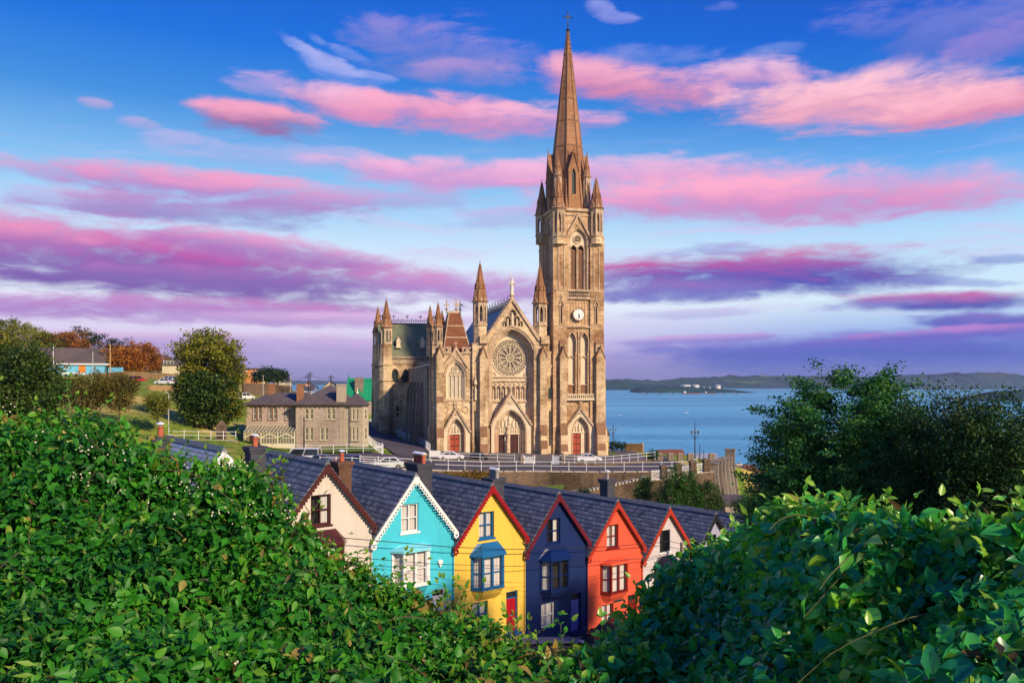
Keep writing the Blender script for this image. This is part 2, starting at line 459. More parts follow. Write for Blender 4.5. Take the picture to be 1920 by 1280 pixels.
def paint(name, rgb, k=0.8, rough=0.62, var=0.25, dirt=0.5):
    """painted render or wood: even colour, faint cloudiness, rain streaks"""
    c = tuple(min(.9, v * k) for v in lin(rgb))
    m, N, b = new_mat(name)
    ob = N.n('ShaderNodeTexCoord').outputs['Object']
    mp = N.n('ShaderNodeMapping'); mp.inputs['Scale'].default_value = (1.6, 1.6, 0.22); N.put(mp.inputs[0], ob)
    st = N.noise(mp.outputs[0], 1.2, 6, 0.62)
    cl = N.noise(ob, 0.9, 4, 0.5)
    fine = N.noise(ob, 40.0, 3, 0.6)
    c1 = N.mix(N.m('MULTIPLY', N.smooth(st, 0.46, 0.74), dirt), c, tuple(v * 0.58 + 0.006 for v in c))
    c1 = N.mix(N.m('MULTIPLY', N.smooth(cl, 0.35, 0.7), var), c1, tuple(min(.92, v * 1.2 + .004) for v in c))
    N.put(b.inputs['Base Color'], c1)
    b.inputs['Roughness'].default_value = rough; b.inputs['Specular IOR Level'].default_value = 0.3
    bump(N, b, N.m('ADD', fine, cl), 0.12, 0.01)
    return m
def glass_mat(name, c=(0.02, 0.03, 0.04), alpha=0.45, rough=0.06):
    m, N, b = new_mat(name)
    ob = N.n('ShaderNodeTexCoord').outputs['Object']
    N.put(b.inputs['Base Color'], N.mix(N.noise(ob, 2.0, 2), c, tuple(v * 1.6 for v in c)))
    b.inputs['Roughness'].default_value = rough; b.inputs['Specular IOR Level'].default_value = 0.6
    b.inputs['Alpha'].default_value = alpha
    bump(N, b, N.noise(ob, 1.5, 2), 0.06, 0.02)
    return m
def leaf_mat(name, stops, rough=0.42, spec=0.4, trans=0.3, thick=None):
    m, N, b = new_mat(name)
    at_ = N.n('ShaderNodeAttribute', attribute_name='tone')
    c = N.ramp(at_.outputs['Fac'], stops)
    N.put(b.inputs['Base Color'], c)
    b.inputs['Roughness'].default_value = rough; b.inputs['Specular IOR Level'].default_value = spec
    tr = N.n('ShaderNodeBsdfTranslucent'); N.put(tr.inputs[0], N.mix(0.5, c, N.mix(1.0, c, (1.6, 1.5, 0.5), 'MULTIPLY')))
    mx = N.n('ShaderNodeMixShader'); mx.inputs[0].default_value = trans
    N.t.links.new(b.outputs[0], mx.inputs[1]); N.t.links.new(tr.outputs[0], mx.inputs[2])
    out = [n for n in N.t.nodes if n.type == 'OUTPUT_MATERIAL'][0]
    N.t.links.new(mx.outputs[0], out.inputs[0])
    return m

STONE = masonry('cathedral_stone', (0.80, 0.61, 0.37), (0.55, 0.40, 0.235), (0.30, 0.21, 0.125), 0.95, 0.42, 0.026, stain=(0.42, 0.325, 0.25), stain_amt=0.95, stain_scale=.18)
TOWER_STONE = masonry('tower_stone', (0.76, 0.52, 0.285), (0.50, 0.325, 0.175), (0.26, 0.165, 0.10), 0.95, 0.42, 0.026, stain=(0.42, 0.31, 0.23), stain_amt=0.95, stain_scale=.16)
DARK_VOID = noise_mat('dark_brown_opening', (0.035, 0.020, 0.014), (0.08, 0.045, 0.03), 1.5, .8, .1)
STONE_SMOOTH = noise_mat('cathedral_dressed_stone', (0.27, 0.18, 0.11), (0.66, 0.49, 0.32), 1.3, 0.8, 0.4, contrast=.2)
STONE_PALE = noise_mat('cathedral_pale_stone', (0.56, 0.45, 0.30), (0.72, 0.60, 0.42), 1.2, 0.75, 0.2)
STONE_DARK = masonry('cathedral_dark_stone', (0.34, 0.26, 0.185), (0.26, 0.20, 0.15), (0.10, 0.08, 0.06), 0.95, 0.42, 0.03, stain=(0.5, 0.48, 0.45), stain_amt=0.7)  # darker copy of the cathedral stone, used on flank and niche backs
SPIRE_STONE = masonry('spire_stone', (0.42, 0.215, 0.105), (0.33, 0.165, 0.08), (0.22, 0.11, 0.06), 1.2, 0.6, 0.03, stain=(0.6, 0.5, 0.42), stain_amt=0.7)
BROWN_STONE = noise_mat('brown_weathered_capping', (0.17, 0.085, 0.045), (0.29, 0.15, 0.08), 1.5, 0.8, 0.3)
BROWN_TILE = masonry('brown_tile_roof', (0.25, 0.095, 0.045), (0.19, 0.07, 0.035), (0.12, 0.05, 0.03), 0.5, 0.4, 0.02, stain=(0.6, 0.55, 0.5), stain_amt=0.5)
RED_MARBLE = noise_mat('red_marble', (0.36, 0.13, 0.075), (0.46, 0.19, 0.11), 3.0, 0.35, 0.05)
DOOR_RED = noise_mat('red_oak_door', (0.30, 0.045, 0.02), (0.40, 0.075, 0.03), 4.0, 0.5, 0.2, stretch=(6, 1, 1))
DOOR_DARK = noise_mat('dark_oak_door', (0.05, 0.012, 0.01), (0.10, 0.022, 0.015), 4.0, 0.5, 0.2, stretch=(6, 1, 1))
IRON = noise_mat('dark_iron', (0.02, 0.02, 0.022), (0.05, 0.045, 0.045), 8, 0.55, 0.1, metallic=0.6)
TEAL_SLATE = masonry('teal_slate', (0.11, 0.27, 0.27), (0.08, 0.20, 0.21), (0.03, 0.08, 0.08), 0.5, 0.35, 0.02, rough=0.55, stain=(0.7, 0.8, 0.8), stain_amt=0.4)
GREEN_SLATE = masonry('green_lichen_slate', (0.23, 0.24, 0.14), (0.17, 0.19, 0.12), (0.10, 0.11, 0.07), 0.5, 0.35, 0.02, rough=0.7, stain=(0.6, 0.75, 0.6), stain_amt=0.6)
LEAD_GLASS = noise_mat('leaded_church_glass', (0.12, 0.085, 0.055), (0.30, 0.23, 0.15), 2.4, 0.25, 0.25, spec=0.6)
LEAD_GLASS_PALE = noise_mat('cream_reflection_glass', (0.42, 0.36, 0.25), (0.58, 0.51, 0.38), 1.4, 0.25, 0.2, spec=0.6)  # cream reflection put into the glass colour
LEAD_GLASS_DARK = noise_mat('dark_church_glass', (0.012, 0.02, 0.02), (0.03, 0.05, 0.045), 2.4, 0.4, 0.2, spec=0.25)
CLOCK_WHITE = noise_mat('clock_dial_enamel', (0.72, 0.70, 0.64), (0.80, 0.78, 0.72), 3, 0.4, 0.0)
STATUE_WHITE = noise_mat('white_statue_stone', (0.58, 0.52, 0.42), (0.72, 0.66, 0.56), 4, 0.6, 0.1)
# ================================================================== the cathedral
CB = 34.6                                   # level of the west front's paving
CA = R(13); ca, sa = math.cos(CA), math.sin(CA)
CP0 = (-160 / F * 152, 152.0)
def CU(px, v=0.0):
    r = (px - CX) / F
    return (r * (CP0[1] + ca * v) - CP0[0] + sa * v) / (ca - r * sa)
def CZ(py, u, v=0.0):
    return CAMZ + (HZ - py) / F * (CP0[1] + sa * u + ca * v) - CB
def C(px, py, v=0.0):
    u = CU(px, v); return u, CZ(py, u, v)

cath = empty('cathedral', (CP0[0], CP0[1], CB), CA, 'tall golden brown gothic cathedral with a rose window, clock tower and needle spire', 'cathedral')
def cpart(mb, name, mats, parent=None, **k):
    return mb.build(name, mats, parent or cath, **k)

def finial(mb, u, v, z, s=1.0):
    mb.frus(u, v, z - 0.3 * s, 0.09 * s, z + 1.1 * s, 0.05 * s, 6)
    mb.knob((u, v, z + 0.15 * s), 0.2 * s)
    mb.box(u - 0.34 * s, u + 0.34 * s, v - .05 * s, v + .05 * s, z + 0.62 * s, z + 0.76 * s)
    mb.knob((u, v, z + 1.15 * s), 0.1 * s)
def crockets(mb, a, b, v, n, r, y1=None):
    for i in range(1, n):
        t = i / n
        mb.knob((a[0] + (b[0] - a[0]) * t, v, a[1] + (b[1] - a[1]) * t), r)

def turret(name, u, v, r, zb, z0, z1, ztip, zcap=None, shaft=STONE, roof=SPIRE_STONE, n=8, arches=True):
    """octagonal turret: plain shaft zb..z0, open arcade z0..z1, cornice, gablets and spirelet up to ztip"""
    mb = MB()
    mb.frus(u, v, zb, r * 1.04, z0 - .25, r, n)
    mb.frus(u, v, z0 - .25, r * 1.14, z0, r * 1.14, n)
    ap = r * math.cos(math.pi / n); hw = r * math.sin(math.pi / n)
    o = cpart(mb, name, shaft)
    ab = MB()
    h = z1 - z0
    for k in range(n):
        a = 2 * math.pi * k / n
        ab.M = Matrix.Translation((u, v, 0)) @ Matrix.Rotation(a, 4, 'Z') @ Matrix.Translation((0, -ap, 0))
        ab.pierced(-hw, hw, z0, z1, [lancet(0, hw * 0.56, z0 + .12 * h, z0 + .62 * h, z0 + .86 * h)], 0, r * 0.22)
        ab.prism_xz([(-hw * .8, z1 - .04 * h), (hw * .8, z1 - .04 * h), (0, z1 + .2 * h)], -.12 * r, .05 * r)
        ab.box(-hw - .05 * r, -hw + .07 * r, -.06 * r, .16 * r, z0, z1)
    ab.M = None
    cpart(ab, 'turret_arcade', STONE_SMOOTH, o)
    rf = MB()
    rf.frus(u, v, z1, r * 1.3, z1 + .12, r * 1.3, n); rf.frus(u, v, z1 + .12, r * 1.3, z1 + .3, r * 1.08, n)
    zr = z1 + .3; H = ztip - zr
    rf.frus(u, v, zr, r * 1.04, ztip - .12 * H, r * 0.10, n)
    for k in range(n):                        # gablets round the foot of the spirelet and ribs
        a = 2 * math.pi * k / n
        rf.M = Matrix.Translation((u, v, 0)) @ Matrix.Rotation(a, 4, 'Z')
        rf.add([(-hw * .55, -ap * .92, zr + .28 * H), (hw * .55, -ap * .92, zr + .28 * H), (0, -ap * .80, zr + .42 * H), (0, -ap * .4, zr + .36 * H)], [(0, 1, 2), (0, 2, 3), (1, 3, 2)])
    rf.M = None
    for k in range(n):
        a = 2 * math.pi * k / n + math.pi / n
        rf.tube([(u + r * 1.05 * math.cos(a), v + r * 1.05 * math.sin(a), zr), (u + r * .1 * math.cos(a), v + r * .1 * math.sin(a), ztip - .12 * H)], .06 * r, 4)
    finial(rf, u, v, ztip - .13 * H, max(.35, .085 * H))
    cpart(rf, 'turret_spirelet', roof, o)
    return o

def buttress(name, u0, u1, stages, vb, gable=None, mat=STONE, capm=BROWN_STONE):
    """stages: list of (z0, z1, vfront); sloped capping between stages; gable=(zfoot, zapex) finishes it"""
    mb = MB(); caps = []
    for i, (z0, z1, vf) in enumerate(stages):
        mb.box(u0, u1, vf, vb, z0, z1)
        if i + 1 < len(stages):
            vn = stages[i + 1][2]
            zt = z1 + min(2.6, (vn - vf) * 4.5)
            mb.add([(u0, vf, z1), (u1, vf, z1), (u1, vn, zt), (u0, vn, zt), (u0, vn, z1), (u1, vn, z1)], [(0, 4, 3), (1, 2, 5)])
            cp = MB(); caps.append(cp)
            cp.add([(u0 - .05, vf - .06, z1), (u1 + .05, vf - .06, z1), (u1 + .05, vn - .01, zt + .05), (u0 - .05, vn - .01, zt + .05), (u0 - .05, vf - .06, z1 - .14), (u1 + .05, vf - .06, z1 - .14)],
                   [(0, 1, 2, 3), (0, 4, 5, 1)])
    vf = stages[-1][2]
    if gable:
        zf, za = gable; um = (u0 + u1) / 2
        zl = stages[-1][1]
        mb.prism_xz([(u0, zl), (u1, zl), (um, za - .12)], vf, vb)
        cp = MB(); caps.append(cp)
        cp.band([(u0 - .12, zf - .05), (um, za), (u1 + .12, zf - .05)], .2, vf - .12, vb)
        cp.knob((um, vf - .06, za + .22), .24)
    o = cpart(mb, name, mat)
    for cp in caps: cpart(cp, 'buttress_capping', capm, o)
    return o

# ---- levels
uL, uN0, uN1, uR = CU(808), CU(887), CU(1013), CU(1137)
z_str = CZ(750, CU(850))                       # string course above the portals

# ---- north aisle bay
uA0, uA1 = CU(810, .3), CU(887, .3)
mb = MB()
wc, wh = CU(854.5, .3), (CU(873, .3) - CU(836, .3)) / 2
zs, zsp, za = CZ(748, wc, .3), CZ(706, wc, .3), CZ(677, wc, .3)
zpar = CZ(661, wc, .3)
dcx = CU(856, .3)
mb.pierced(uA0, uA1, 0, zpar, [lancet(wc, wh, zs, zsp, za), lancet(dcx, (CU(873, .3) - CU(839, .3)) / 2, 0, CZ(809, dcx, .3), CZ(783, dcx, .3))], .3, 1.0)
mb.box(uA0, uA1, 2.2, 2.4, 0, zpar)
mb.box(uA0, uA1, .3, 2.4, zpar, zpar + .02)
aisle = cpart(mb, 'aisle_wall', STONE)
mb = MB()
mb.box(uA0, uA1, .12, .298, z_str - .15, z_str + .15)
mb.box(uA0, uA1, .05, .298, zpar - .25, zpar)
for k in range(2):                           # pierced parapet either side of the gablet
    ua, ub = ((uA0, CU(846, .3)), (CU(866, .3), uA1))[k]; mp_ = mb; mb = MB()
    mb.pierced(ua, ub, zpar, zpar + 1.0, [lancet(ua + (ub - ua) * (j + .5) / 2, .22, zpar + .3, zpar + .45, zpar + .75) for j in range(2)], .1, .3)
    mb.box(ua, ub, .04, .5, zpar + 1.0, zpar + 1.15); cpart(mb, 'parapet', STONE_SMOOTH); mb = mp_
cpart(mb, 'string_course', STONE_SMOOTH)
for px in (835.5, 872):
    mb = MB(); mb.ring(CU(px, .3), CZ(767, CU(px, .3), .3), .55, .12, .18, .3, 16); cpart(mb, 'roundel', STONE_SMOOTH)
mb = MB()
g0, g1, ga = C(832, 688, 0), C(878, 688, 0), C(855, 653, 0)
mb.band([g0, ga, g1], .42, -.15, .5)
mb.prism_xz([(g0[0] + .5, g0[1] + .3), (CU(855), zs + (za - zs) * 1.03), (g1[0] - .5, g1[1] + .3), (ga[0], ga[1] - .25)], .08, .3)
mb.ring(ga[0], ga[1] - 1.6, .34, .12, -.05, .2, 12)
finial(mb, ga[0], .2, ga[1] + .3, 1.0)
cpart(mb, 'window_gablet', STONE_SMOOTH)

def tracery(mb, o, y, lights=4, w=.12):
    cx, h, sill, sp, ap = o['cx'], o['h'], o['sill'], o['spring'], o['apex']
    pts = arch_pts(o, 10)
    mb.band([(cx - h, sill)] + pts + [(cx + h, sill)], w * 1.6, y - .12, y + .12, side=-.4)
    mb.box(cx - h, cx + h, y - .12, y + .2, sill, sill + w)
    lw = 2 * h / lights
    for i in range(1, lights):
        mb.box(cx - h + lw * i - w / 2, cx - h + lw * i + w / 2, y - .07, y + .07, sill, sp)
    for i in range(lights):
        o2 = lancet(cx - h + lw * (i + .5), lw / 2, sill, sp - .1 * h, sp + .25 * h)
        mb.band(arch_pts(o2, 5), w * .8, y - .06, y + .06)
    if lights == 4:
        for sgn in (-1, 1):
            o2 = lancet(cx + sgn * h / 2, h / 2, sill, sp - .1 * h, sp + .75 * h)
            mb.band(arch_pts(o2, 7), w, y - .075, y + .075)
            mb.ring(cx + sgn * h / 2, sp + .36 * h, .2 * h, w * .7, y - .06, y + .06, 12)
            for q in range(3):
                a = math.pi / 2 + q * 2 * math.pi / 3
                mb.ring(cx + sgn * h / 2 + .1 * h * math.cos(a), sp + .36 * h + .1 * h * math.sin(a), .08 * h, w * .5, y - .04, y + .04, 8)
    rr = (.36 if lights == 4 else .3) * h
    cz = sp + (ap - sp) * .60
    mb.ring(cx, cz, rr, w, y - .075, y + .075, 16)
    for q in range(6):
        a = q * math.pi / 3
        mb.ring(cx + rr * .58 * math.cos(a), cz + rr * .58 * math.sin(a), rr * .3, w * .6, y - .05, y + .05, 8)
    mb.ring(cx, cz, rr * .28, w * .6, y - .05, y + .05, 8)

def glass_panel(o, y, mat, parent, name='window_glass'):
    mb = MB(); p = arch_pts(o, 10)
    poly = [(o['cx'] - o['h'], o['sill'])] + p + [(o['cx'] + o['h'], o['sill'])]
    mb.prism_xz(poly, y, y + .06)
    return cpart(mb, name, mat, parent)
def order_rings(mb, o, y, k, step=.16, dy=.2, grow=.2):
    """stepped mouldings lining an arched opening"""
    for i in range(k):
        q = dict(o); q['h'] = o['h'] - i * step; q['apex'] = o['apex'] - i * step * 1.1
        p = [(q['cx'] - q['h'], q['sill'])] + arch_pts(q, 9) + [(q['cx'] + q['h'], q['sill'])]
        mb.band(p, step, y + i * dy, y + (i + 1) * dy + .04, side=-.5)

o = lancet(wc, wh, zs, zsp, za)
mb = MB(); order_rings(mb, o, .34, 3, .13, .16)
o_in = lancet(wc, wh - .36, zs, zsp, za - .4)
tracery(mb, o_in, .95, 4, .12)
win = cpart(mb, 'tracery_window', STONE_PALE)
glass_panel(o_in, 1.08, LEAD_GLASS_PALE, win)
mb = MB(); mb.band(arch_pts(lancet(wc, wh + .25, zs, zsp, za + .3), 10), .2, .1, .3)
cpart(mb, 'hood_mould', STONE_SMOOTH)

def portal(cpx, foot_px, apex_py, foot_py, arch_half_px, arch_top_py, spring_py, door_px, door_top, base_py, vf, vw, fin_py, double=False, doorm=DOOR_RED):
    u0, u1 = CU(foot_px[0], vf), CU(foot_px[1], vf); uc = CU(cpx, vf)
    za, zf = CZ(apex_py, uc, vf), CZ(foot_py, uc, vf)
    hw = (CU(cpx + arch_half_px, vf) - CU(cpx - arch_half_px, vf)) / 2
    zsp, zat = CZ(spring_py, uc, vf), CZ(arch_top_py, uc, vf)
    o = lancet(uc, hw, 0, zsp, zat)
    mb = MB()
    top = lambda x: zf + (za - zf) * max(0, 1 - abs(x - uc) / ((u1 - u0) / 2))
    mb.pierced(u0, u1, 0, top, [o], vf, vw - vf, extra=(uc,))
    mb.box(u0, u0 + .04, vf, vw, 0, zf); mb.box(u1 - .04, u1, vf, vw, 0, zf)
    mb.add([(u0, vf, zf), (uc, vf, za), (uc, vw, za), (u0, vw, zf)], [(0, 1, 2, 3)])
    mb.add([(u1, vf, zf), (uc, vf, za), (uc, vw, za), (u1, vw, zf)], [(0, 1, 2, 3)])
    body = cpart(mb, 'portal', STONE_PALE)
    mb = MB()
    mb.band([(u0 - .15, zf - .15), (uc, za + .08), (u1 + .15, zf - .15)], .32, vf - .28, vw)
    k = 9 if not double else 13
    crockets(mb, (u0, zf + .32), (uc, za + .55), vf - .1, k, .20); crockets(mb, (u1, zf + .32), (uc, za + .55), vf - .1, k, .20)
    finial(mb, uc, vf - .05, za + .5, max(.8, (CZ(fin_py, uc, vf) - za) / 1.3))
    mb.ring(uc, za - (za - zat) * .42, .42 if not double else .7, .14, vf - .1, vf + .05, 16)
    mb.ring(uc, za - (za - zat) * .42, .2 if not double else .36, .1, vf - .06, vf + .05, 12)
    cpart(mb, 'portal_gable', STONE_SMOOTH, body)
    n = 3 if not double else 4
    st = .2 if not double else .24
    mb = MB(); order_rings(mb, o, vf + .05, n, st, .3); 
    cpart(mb, 'portal_moulding', STONE_SMOOTH, body)
    # jamb shafts of red marble
    for sgn in (-1, 1):
        for i in range(n):
            x = uc + sgn * (hw - st * (i + .35)); y = vf + .12 + .3 * i
            mb = MB(); mb.frus(x, y, .55, .11, zsp - .25, .10, 8); cpart(mb, 'jamb_shaft', RED_MARBLE, body)
            mb = MB(); mb.frus(x, y, zsp - .27, .11, zsp, .19, 8); cpart(mb, 'capital', STONE_PALE, body)
    # back wall: lintel, tympanum, doors
    vd = vf + .3 * n + .1
    hi = hw - st * n
    zd = CZ(door_top, uc, vf)
    oi = lancet(uc, hi, zd, max(zsp - .1, zd + .4), zat - st * n * 1.1)
    mb = MB()
    mb.prism_xz([(uc - hi - .1, zd)] + [(uc - hi - .1, oi['spring'])] + arch_pts(oi, 9) + [(uc + hi + .1, oi['spring']), (uc + hi + .1, zd)], vd, vd + .5)
    mb.box(uc - hi, uc + hi, vd - .12, vd + .1, zd, zd + .3)
    rng = random.Random(int(cpx))
    # carved figures in the tympanum
    def fig(x, z, h, y=vd - .1):
        mb.frus(x, y, z, h * .17, z + h * .45, h * .13, 6); mb.frus(x, y, z + h * .45, h * .15, z + h * .78, h * .1, 6); mb.knob((x, y, z + h * .9), h * .11)
    zt = zd + .38
    if double:
        mb.ring(uc, zt + 2.55, 1.0, .16, vd - .14, vd + .02, 18); fig(uc, zt + 1.6, 1.9)
        for q in range(9): fig(uc - hi * .85 + q * hi * 1.7 / 8, zt, .95)
        for q in (-2, -1, 1, 2): fig(uc + q * .72, zt + 1.15, 1.5 - .12 * abs(q))
        mb.box(uc - hi, uc + hi, vd - .12, vd, zt + .98, zt + 1.1)
    else:
        for q in range(3): fig(uc - hi * .5 + q * hi * .5, zt + .1, (1.0, 1.45, 1.0)[q])
    cpart(mb, 'tympanum', STONE_PALE, body)
    xs = [(CU(a, vf), CU(b, vf)) for a, b in door_px]
    fr = MB()
    lo, hi_ = xs[0][0], xs[-1][1]
    fr.box(uc - hi, lo, vd, vd + .4, 0, zd); fr.box(hi_, uc + hi, vd, vd + .4, 0, zd)
    if double:
        fr.box(xs[0][1], xs[1][0], vd - .1, vd + .4, 0, zd)
    cpart(fr, 'door_jamb', STONE_PALE, body)
    for a, b in xs:
        dm = MB(); w = b - a
        dm.box(a, b, vd + .2, vd + .32, .15, zd)
        dd = cpart(dm, 'door', doorm, body)
        hm = MB()
        for j in range(3):                     # cross-shaped strap hinges
            z = .15 + (zd - .15) * (.2 + .3 * j)
            hm.box(a + .08 * w, b - .08 * w, vd + .17, vd + .198, z, z + .1)
            for sgn in (-1, 1): hm.ring(a + w / 2 + sgn * w * .25, z + .05, .16, .05, vd + .175, vd + .196, 8)
        hm.box(a + w * .47, a + w * .53, vd + .18, vd + .197, .15, zd)
        cpart(hm, 'strap_hinge', DOOR_DARK if doorm is DOOR_RED else IRON, body)
    if double:                                 # standing figure on the trumeau
        sm = MB(); x = (xs[0][1] + xs[1][0]) / 2; y = vd - .45
        sm.lathe(x, y, [(0, .42), (.9, .36), (1.0, .5), (1.2, .5), (1.25, .26), (2.4, .34), (3.1, .26), (3.45, .30), (3.6, .12), (3.7, .17), (3.95, .16), (4.1, .03)], 10)
        sm.lathe(x, y, [(4.4, .4), (4.7, .45), (5.4, .2), (6.6, .03)], 8)
        sm.box(x - .12, x + .12, y, y + .5, 3.3, 5.0)
        cpart(sm, 'trumeau_statue', STONE_SMOOTH, body)
    sp_ = MB()
    sp_.box(u0 - .3, u1 + .3, vf - 1.2, vf, -.6, .0); sp_.box(u0, u1, vf - .7, vd + .6, 0, .15)
    cpart(sp_, 'portal_step', STONE_PALE, body)
    return body
portal(856, (831.5, 881.5), 767, 809, 17, 783, 812, [(844, 863.6)], 815, 851, -.35, .9, 754)

# ---- corner buttresses and turrets of the north aisle
zb = lambda py, px, v=-.6: CZ(py, CU(px, v), v)
buttress('corner_buttress', CU(818.5, -.8), CU(831.5, -.8), [(-.5, zb(818, 825), -1.35), (zb(818, 825), zb(752, 825), -1.0), (zb(752, 825), zb(671, 825), -.8)], .5, (zb(670, 825), zb(650, 825)))
mb = MB()                                      # north-facing buttress of the same corner
mb.box(CU(806, 1), uA0 + .1, 1.0, 2.4, -.5, zb(672, 815)); mb.box(CU(803.5, 1), CU(806, 1) + .05, 1.0, 2.4, -.5, zb(800, 815)); mb.frus_box((CU(806, 1), uA0, 1.0, 2.4), (uA0 - .3, uA0, 1.2, 2.2), zb(672, 815), zb(655, 815))
cpart(mb, 'corner_buttress', STONE)
turret('turret', CU(821.5, 1.2), 1.2, .82, zb(668, 821, 1.2), zb(643, 821, 1.2), zb(613, 821, 1.2), zb(563, 821, 1.2))
turret('turret', CU(806.5, 4.6), 4.6, .74, zb(668, 806, 4.6), zb(644, 806, 4.6), zb(615, 806, 4.6), zb(569, 806, 4.6))
turret('turret', CU(829, 8.5), 8.5, .7, zb(660, 829, 8), zb(640, 829, 8), zb(618, 829, 8), zb(578, 829, 8))

# ---- brown hipped roof over the aisle's west bay
mb = MB()
zt, z0_ = CZ(587, CU(850, 4), 4), zpar - .2
bx = (CU(831, .6), CU(884, .6), .7, 8.2); tx = (CU(841, 4), CU(862, 4), 3.7, 5.2)
mb.frus_box(bx, tx, z0_, zt)
rf = cpart(mb, 'aisle_roof', BROWN_TILE)
mb = MB()
for py in (612, 634):
    t = (CZ(py, CU(850, 3), 3) - z0_) / (zt - z0_)
    q = [bx[i] + (tx[i] - bx[i]) * t for i in range(4)]
    mb.box(q[0] - .06, q[1] + .06, q[2] - .07, q[3] + .07, z0_ + (zt - z0_) * t, z0_ + (zt - z0_) * t + .22)
for sx in (0, 1):
    for sy in (2, 3):
        mb.tube([(bx[sx], bx[sy], z0_), (tx[sx], tx[sy], zt)], .12, 5)
        for k in range(9):
            t = (k + .5) / 9
            mb.knob((bx[sx] + (tx[sx] - bx[sx]) * t, bx[sy] + (tx[sy] - bx[sy]) * t, z0_ + (zt - z0_) * t + .12), .13)
mb.box(tx[0], tx[1], tx[2], tx[3], zt, zt + .25)
for k in range(9): mb.box(tx[0] + (tx[1] - tx[0]) * (k + .2) / 9, tx[0] + (tx[1] - tx[0]) * (k + .7) / 9, tx[2] - .02, tx[2] + .1, zt + .25, zt + .6)
for px, h in ((838, 1.7), (856, 1.9), (863, 1.7)): finial(mb, CU(px, 4), 4.4, zt + .5, h)
cpart(mb, 'roof_ridge_trim', STONE_SMOOTH, rf)

# ---- nave front
uP0, uP1 = CU(900, -1.2), CU(913, -1.2)         # left pier front
uQ0, uQ1 = CU(1013, -1.2), CU(1025, -1.2)
nW0, nW1 = CU(899, -.1), CU(1016, -.1)
nc, ncz = CU(960.5, -.1), None
gap = C(960, 561, -.1)
ghl, ghr = C(913, 633, -.1), C(1007, 633, -.1)
gsl = (gap[1] - ghl[1]) / (gap[0] - ghl[0])
top = lambda x: gap[1] - gsl * abs(x - gap[0]) if ghl[0] <= x <= ghr[0] else ghl[1]
mb = MB()
acx = CU(960, -.1); ah = (CU(1003.5, -.1) - CU(916.5, -.1)) / 2
A_o = lancet(acx, ah, 0, CZ(670, acx, -.1), CZ(615, acx, -.1))
niches = []
for px, y0, y1, h in ((945.5, 612, 603, .38), (952.5, 611, 593, .5), (961, 610, 580, .7), (969.5, 611, 593, .5), (976.5, 612, 603, .38)):
    u = CU(px, -.1)
    niches.append(lancet(u, h, CZ(y0, u, -.1), CZ((y0 * .35 + y1 * .65), u, -.1), CZ(y1, u, -.1)))
mb.pierced(nW0, nW1, 0, top, [A_o] + niches, -.1, .5, extra=(gap[0], ghl[0], ghr[0]))
mb.box(nW0, nW1, 3.0, 3.2, 0, ghl[1])
mb.prism_xz([(nW0, 0), (nW0 + .05, 0), (nW0 + .05, ghl[1]), (nW0, ghl[1])], -.1, 3.1)
nave_front = cpart(mb, 'nave_front', STONE)
mb = MB()
for q in niches:
    mb.prism_xz([(q['cx'] - q['h'], q['sill'])] + arch_pts(q, 5) + [(q['cx'] + q['h'], q['sill'])], .38, .46)
cpart(mb, 'niche_back', STONE_DARK, nave_front)
for q in niches:
    mb = MB(); h = (q['apex'] - q['sill']) * .8; x, y, z = q['cx'], .12, q['sill'] + .05
    mb.lathe(x, y, [(z, h * .14), (z + h * .5, h * .12), (z + h * .74, h * .15), (z + h * .84, h * .06), (z + h * .88, h * .085), (z + h * .97, h * .075), (z + h, .02)], 8)
    cpart(mb, 'niche_statue', STONE_PALE, nave_front)
mb = MB()
mb.band([(ghl[0] - .4, ghl[1] - .5), gap, (ghr[0] + .4, ghr[1] - .5)], .42, -.45, 2.5)
crockets(mb, (ghl[0] - .2, ghl[1] + .25), (gap[0], gap[1] + .55), -.1, 15, .25); crockets(mb, (ghr[0] + .2, ghr[1] + .25), (gap[0], gap[1] + .55), -.1, 15, .25)
for q in niches:
    mb.band(arch_pts(dict(q, h=q['h'] + .1, apex=q['apex'] + .12), 5), .12, -.2, 0)
cpart(mb, 'nave_gable_coping', STONE_SMOOTH)
mb = MB()
order_rings(mb, A_o, -.16, 5, .20, .34)
mb.band(arch_pts(dict(A_o, h=ah + .3, apex=A_o['apex'] + .38), 14), .3, -.32, -.1)
cpart(mb, 'great_arch', STONE_SMOOTH)
vr = 1.62                                       # plane of the rose window
ai = dict(A_o, h=ah - 1.0, apex=A_o['apex'] - 1.1)
rcx = CU(956, vr); rcz = CZ(671, rcx, vr); rr = 34.5 / F * (CP0[1] + sa * rcx + ca * vr) / .985
mb = MB()
zr0 = CZ(706, rcx, vr)
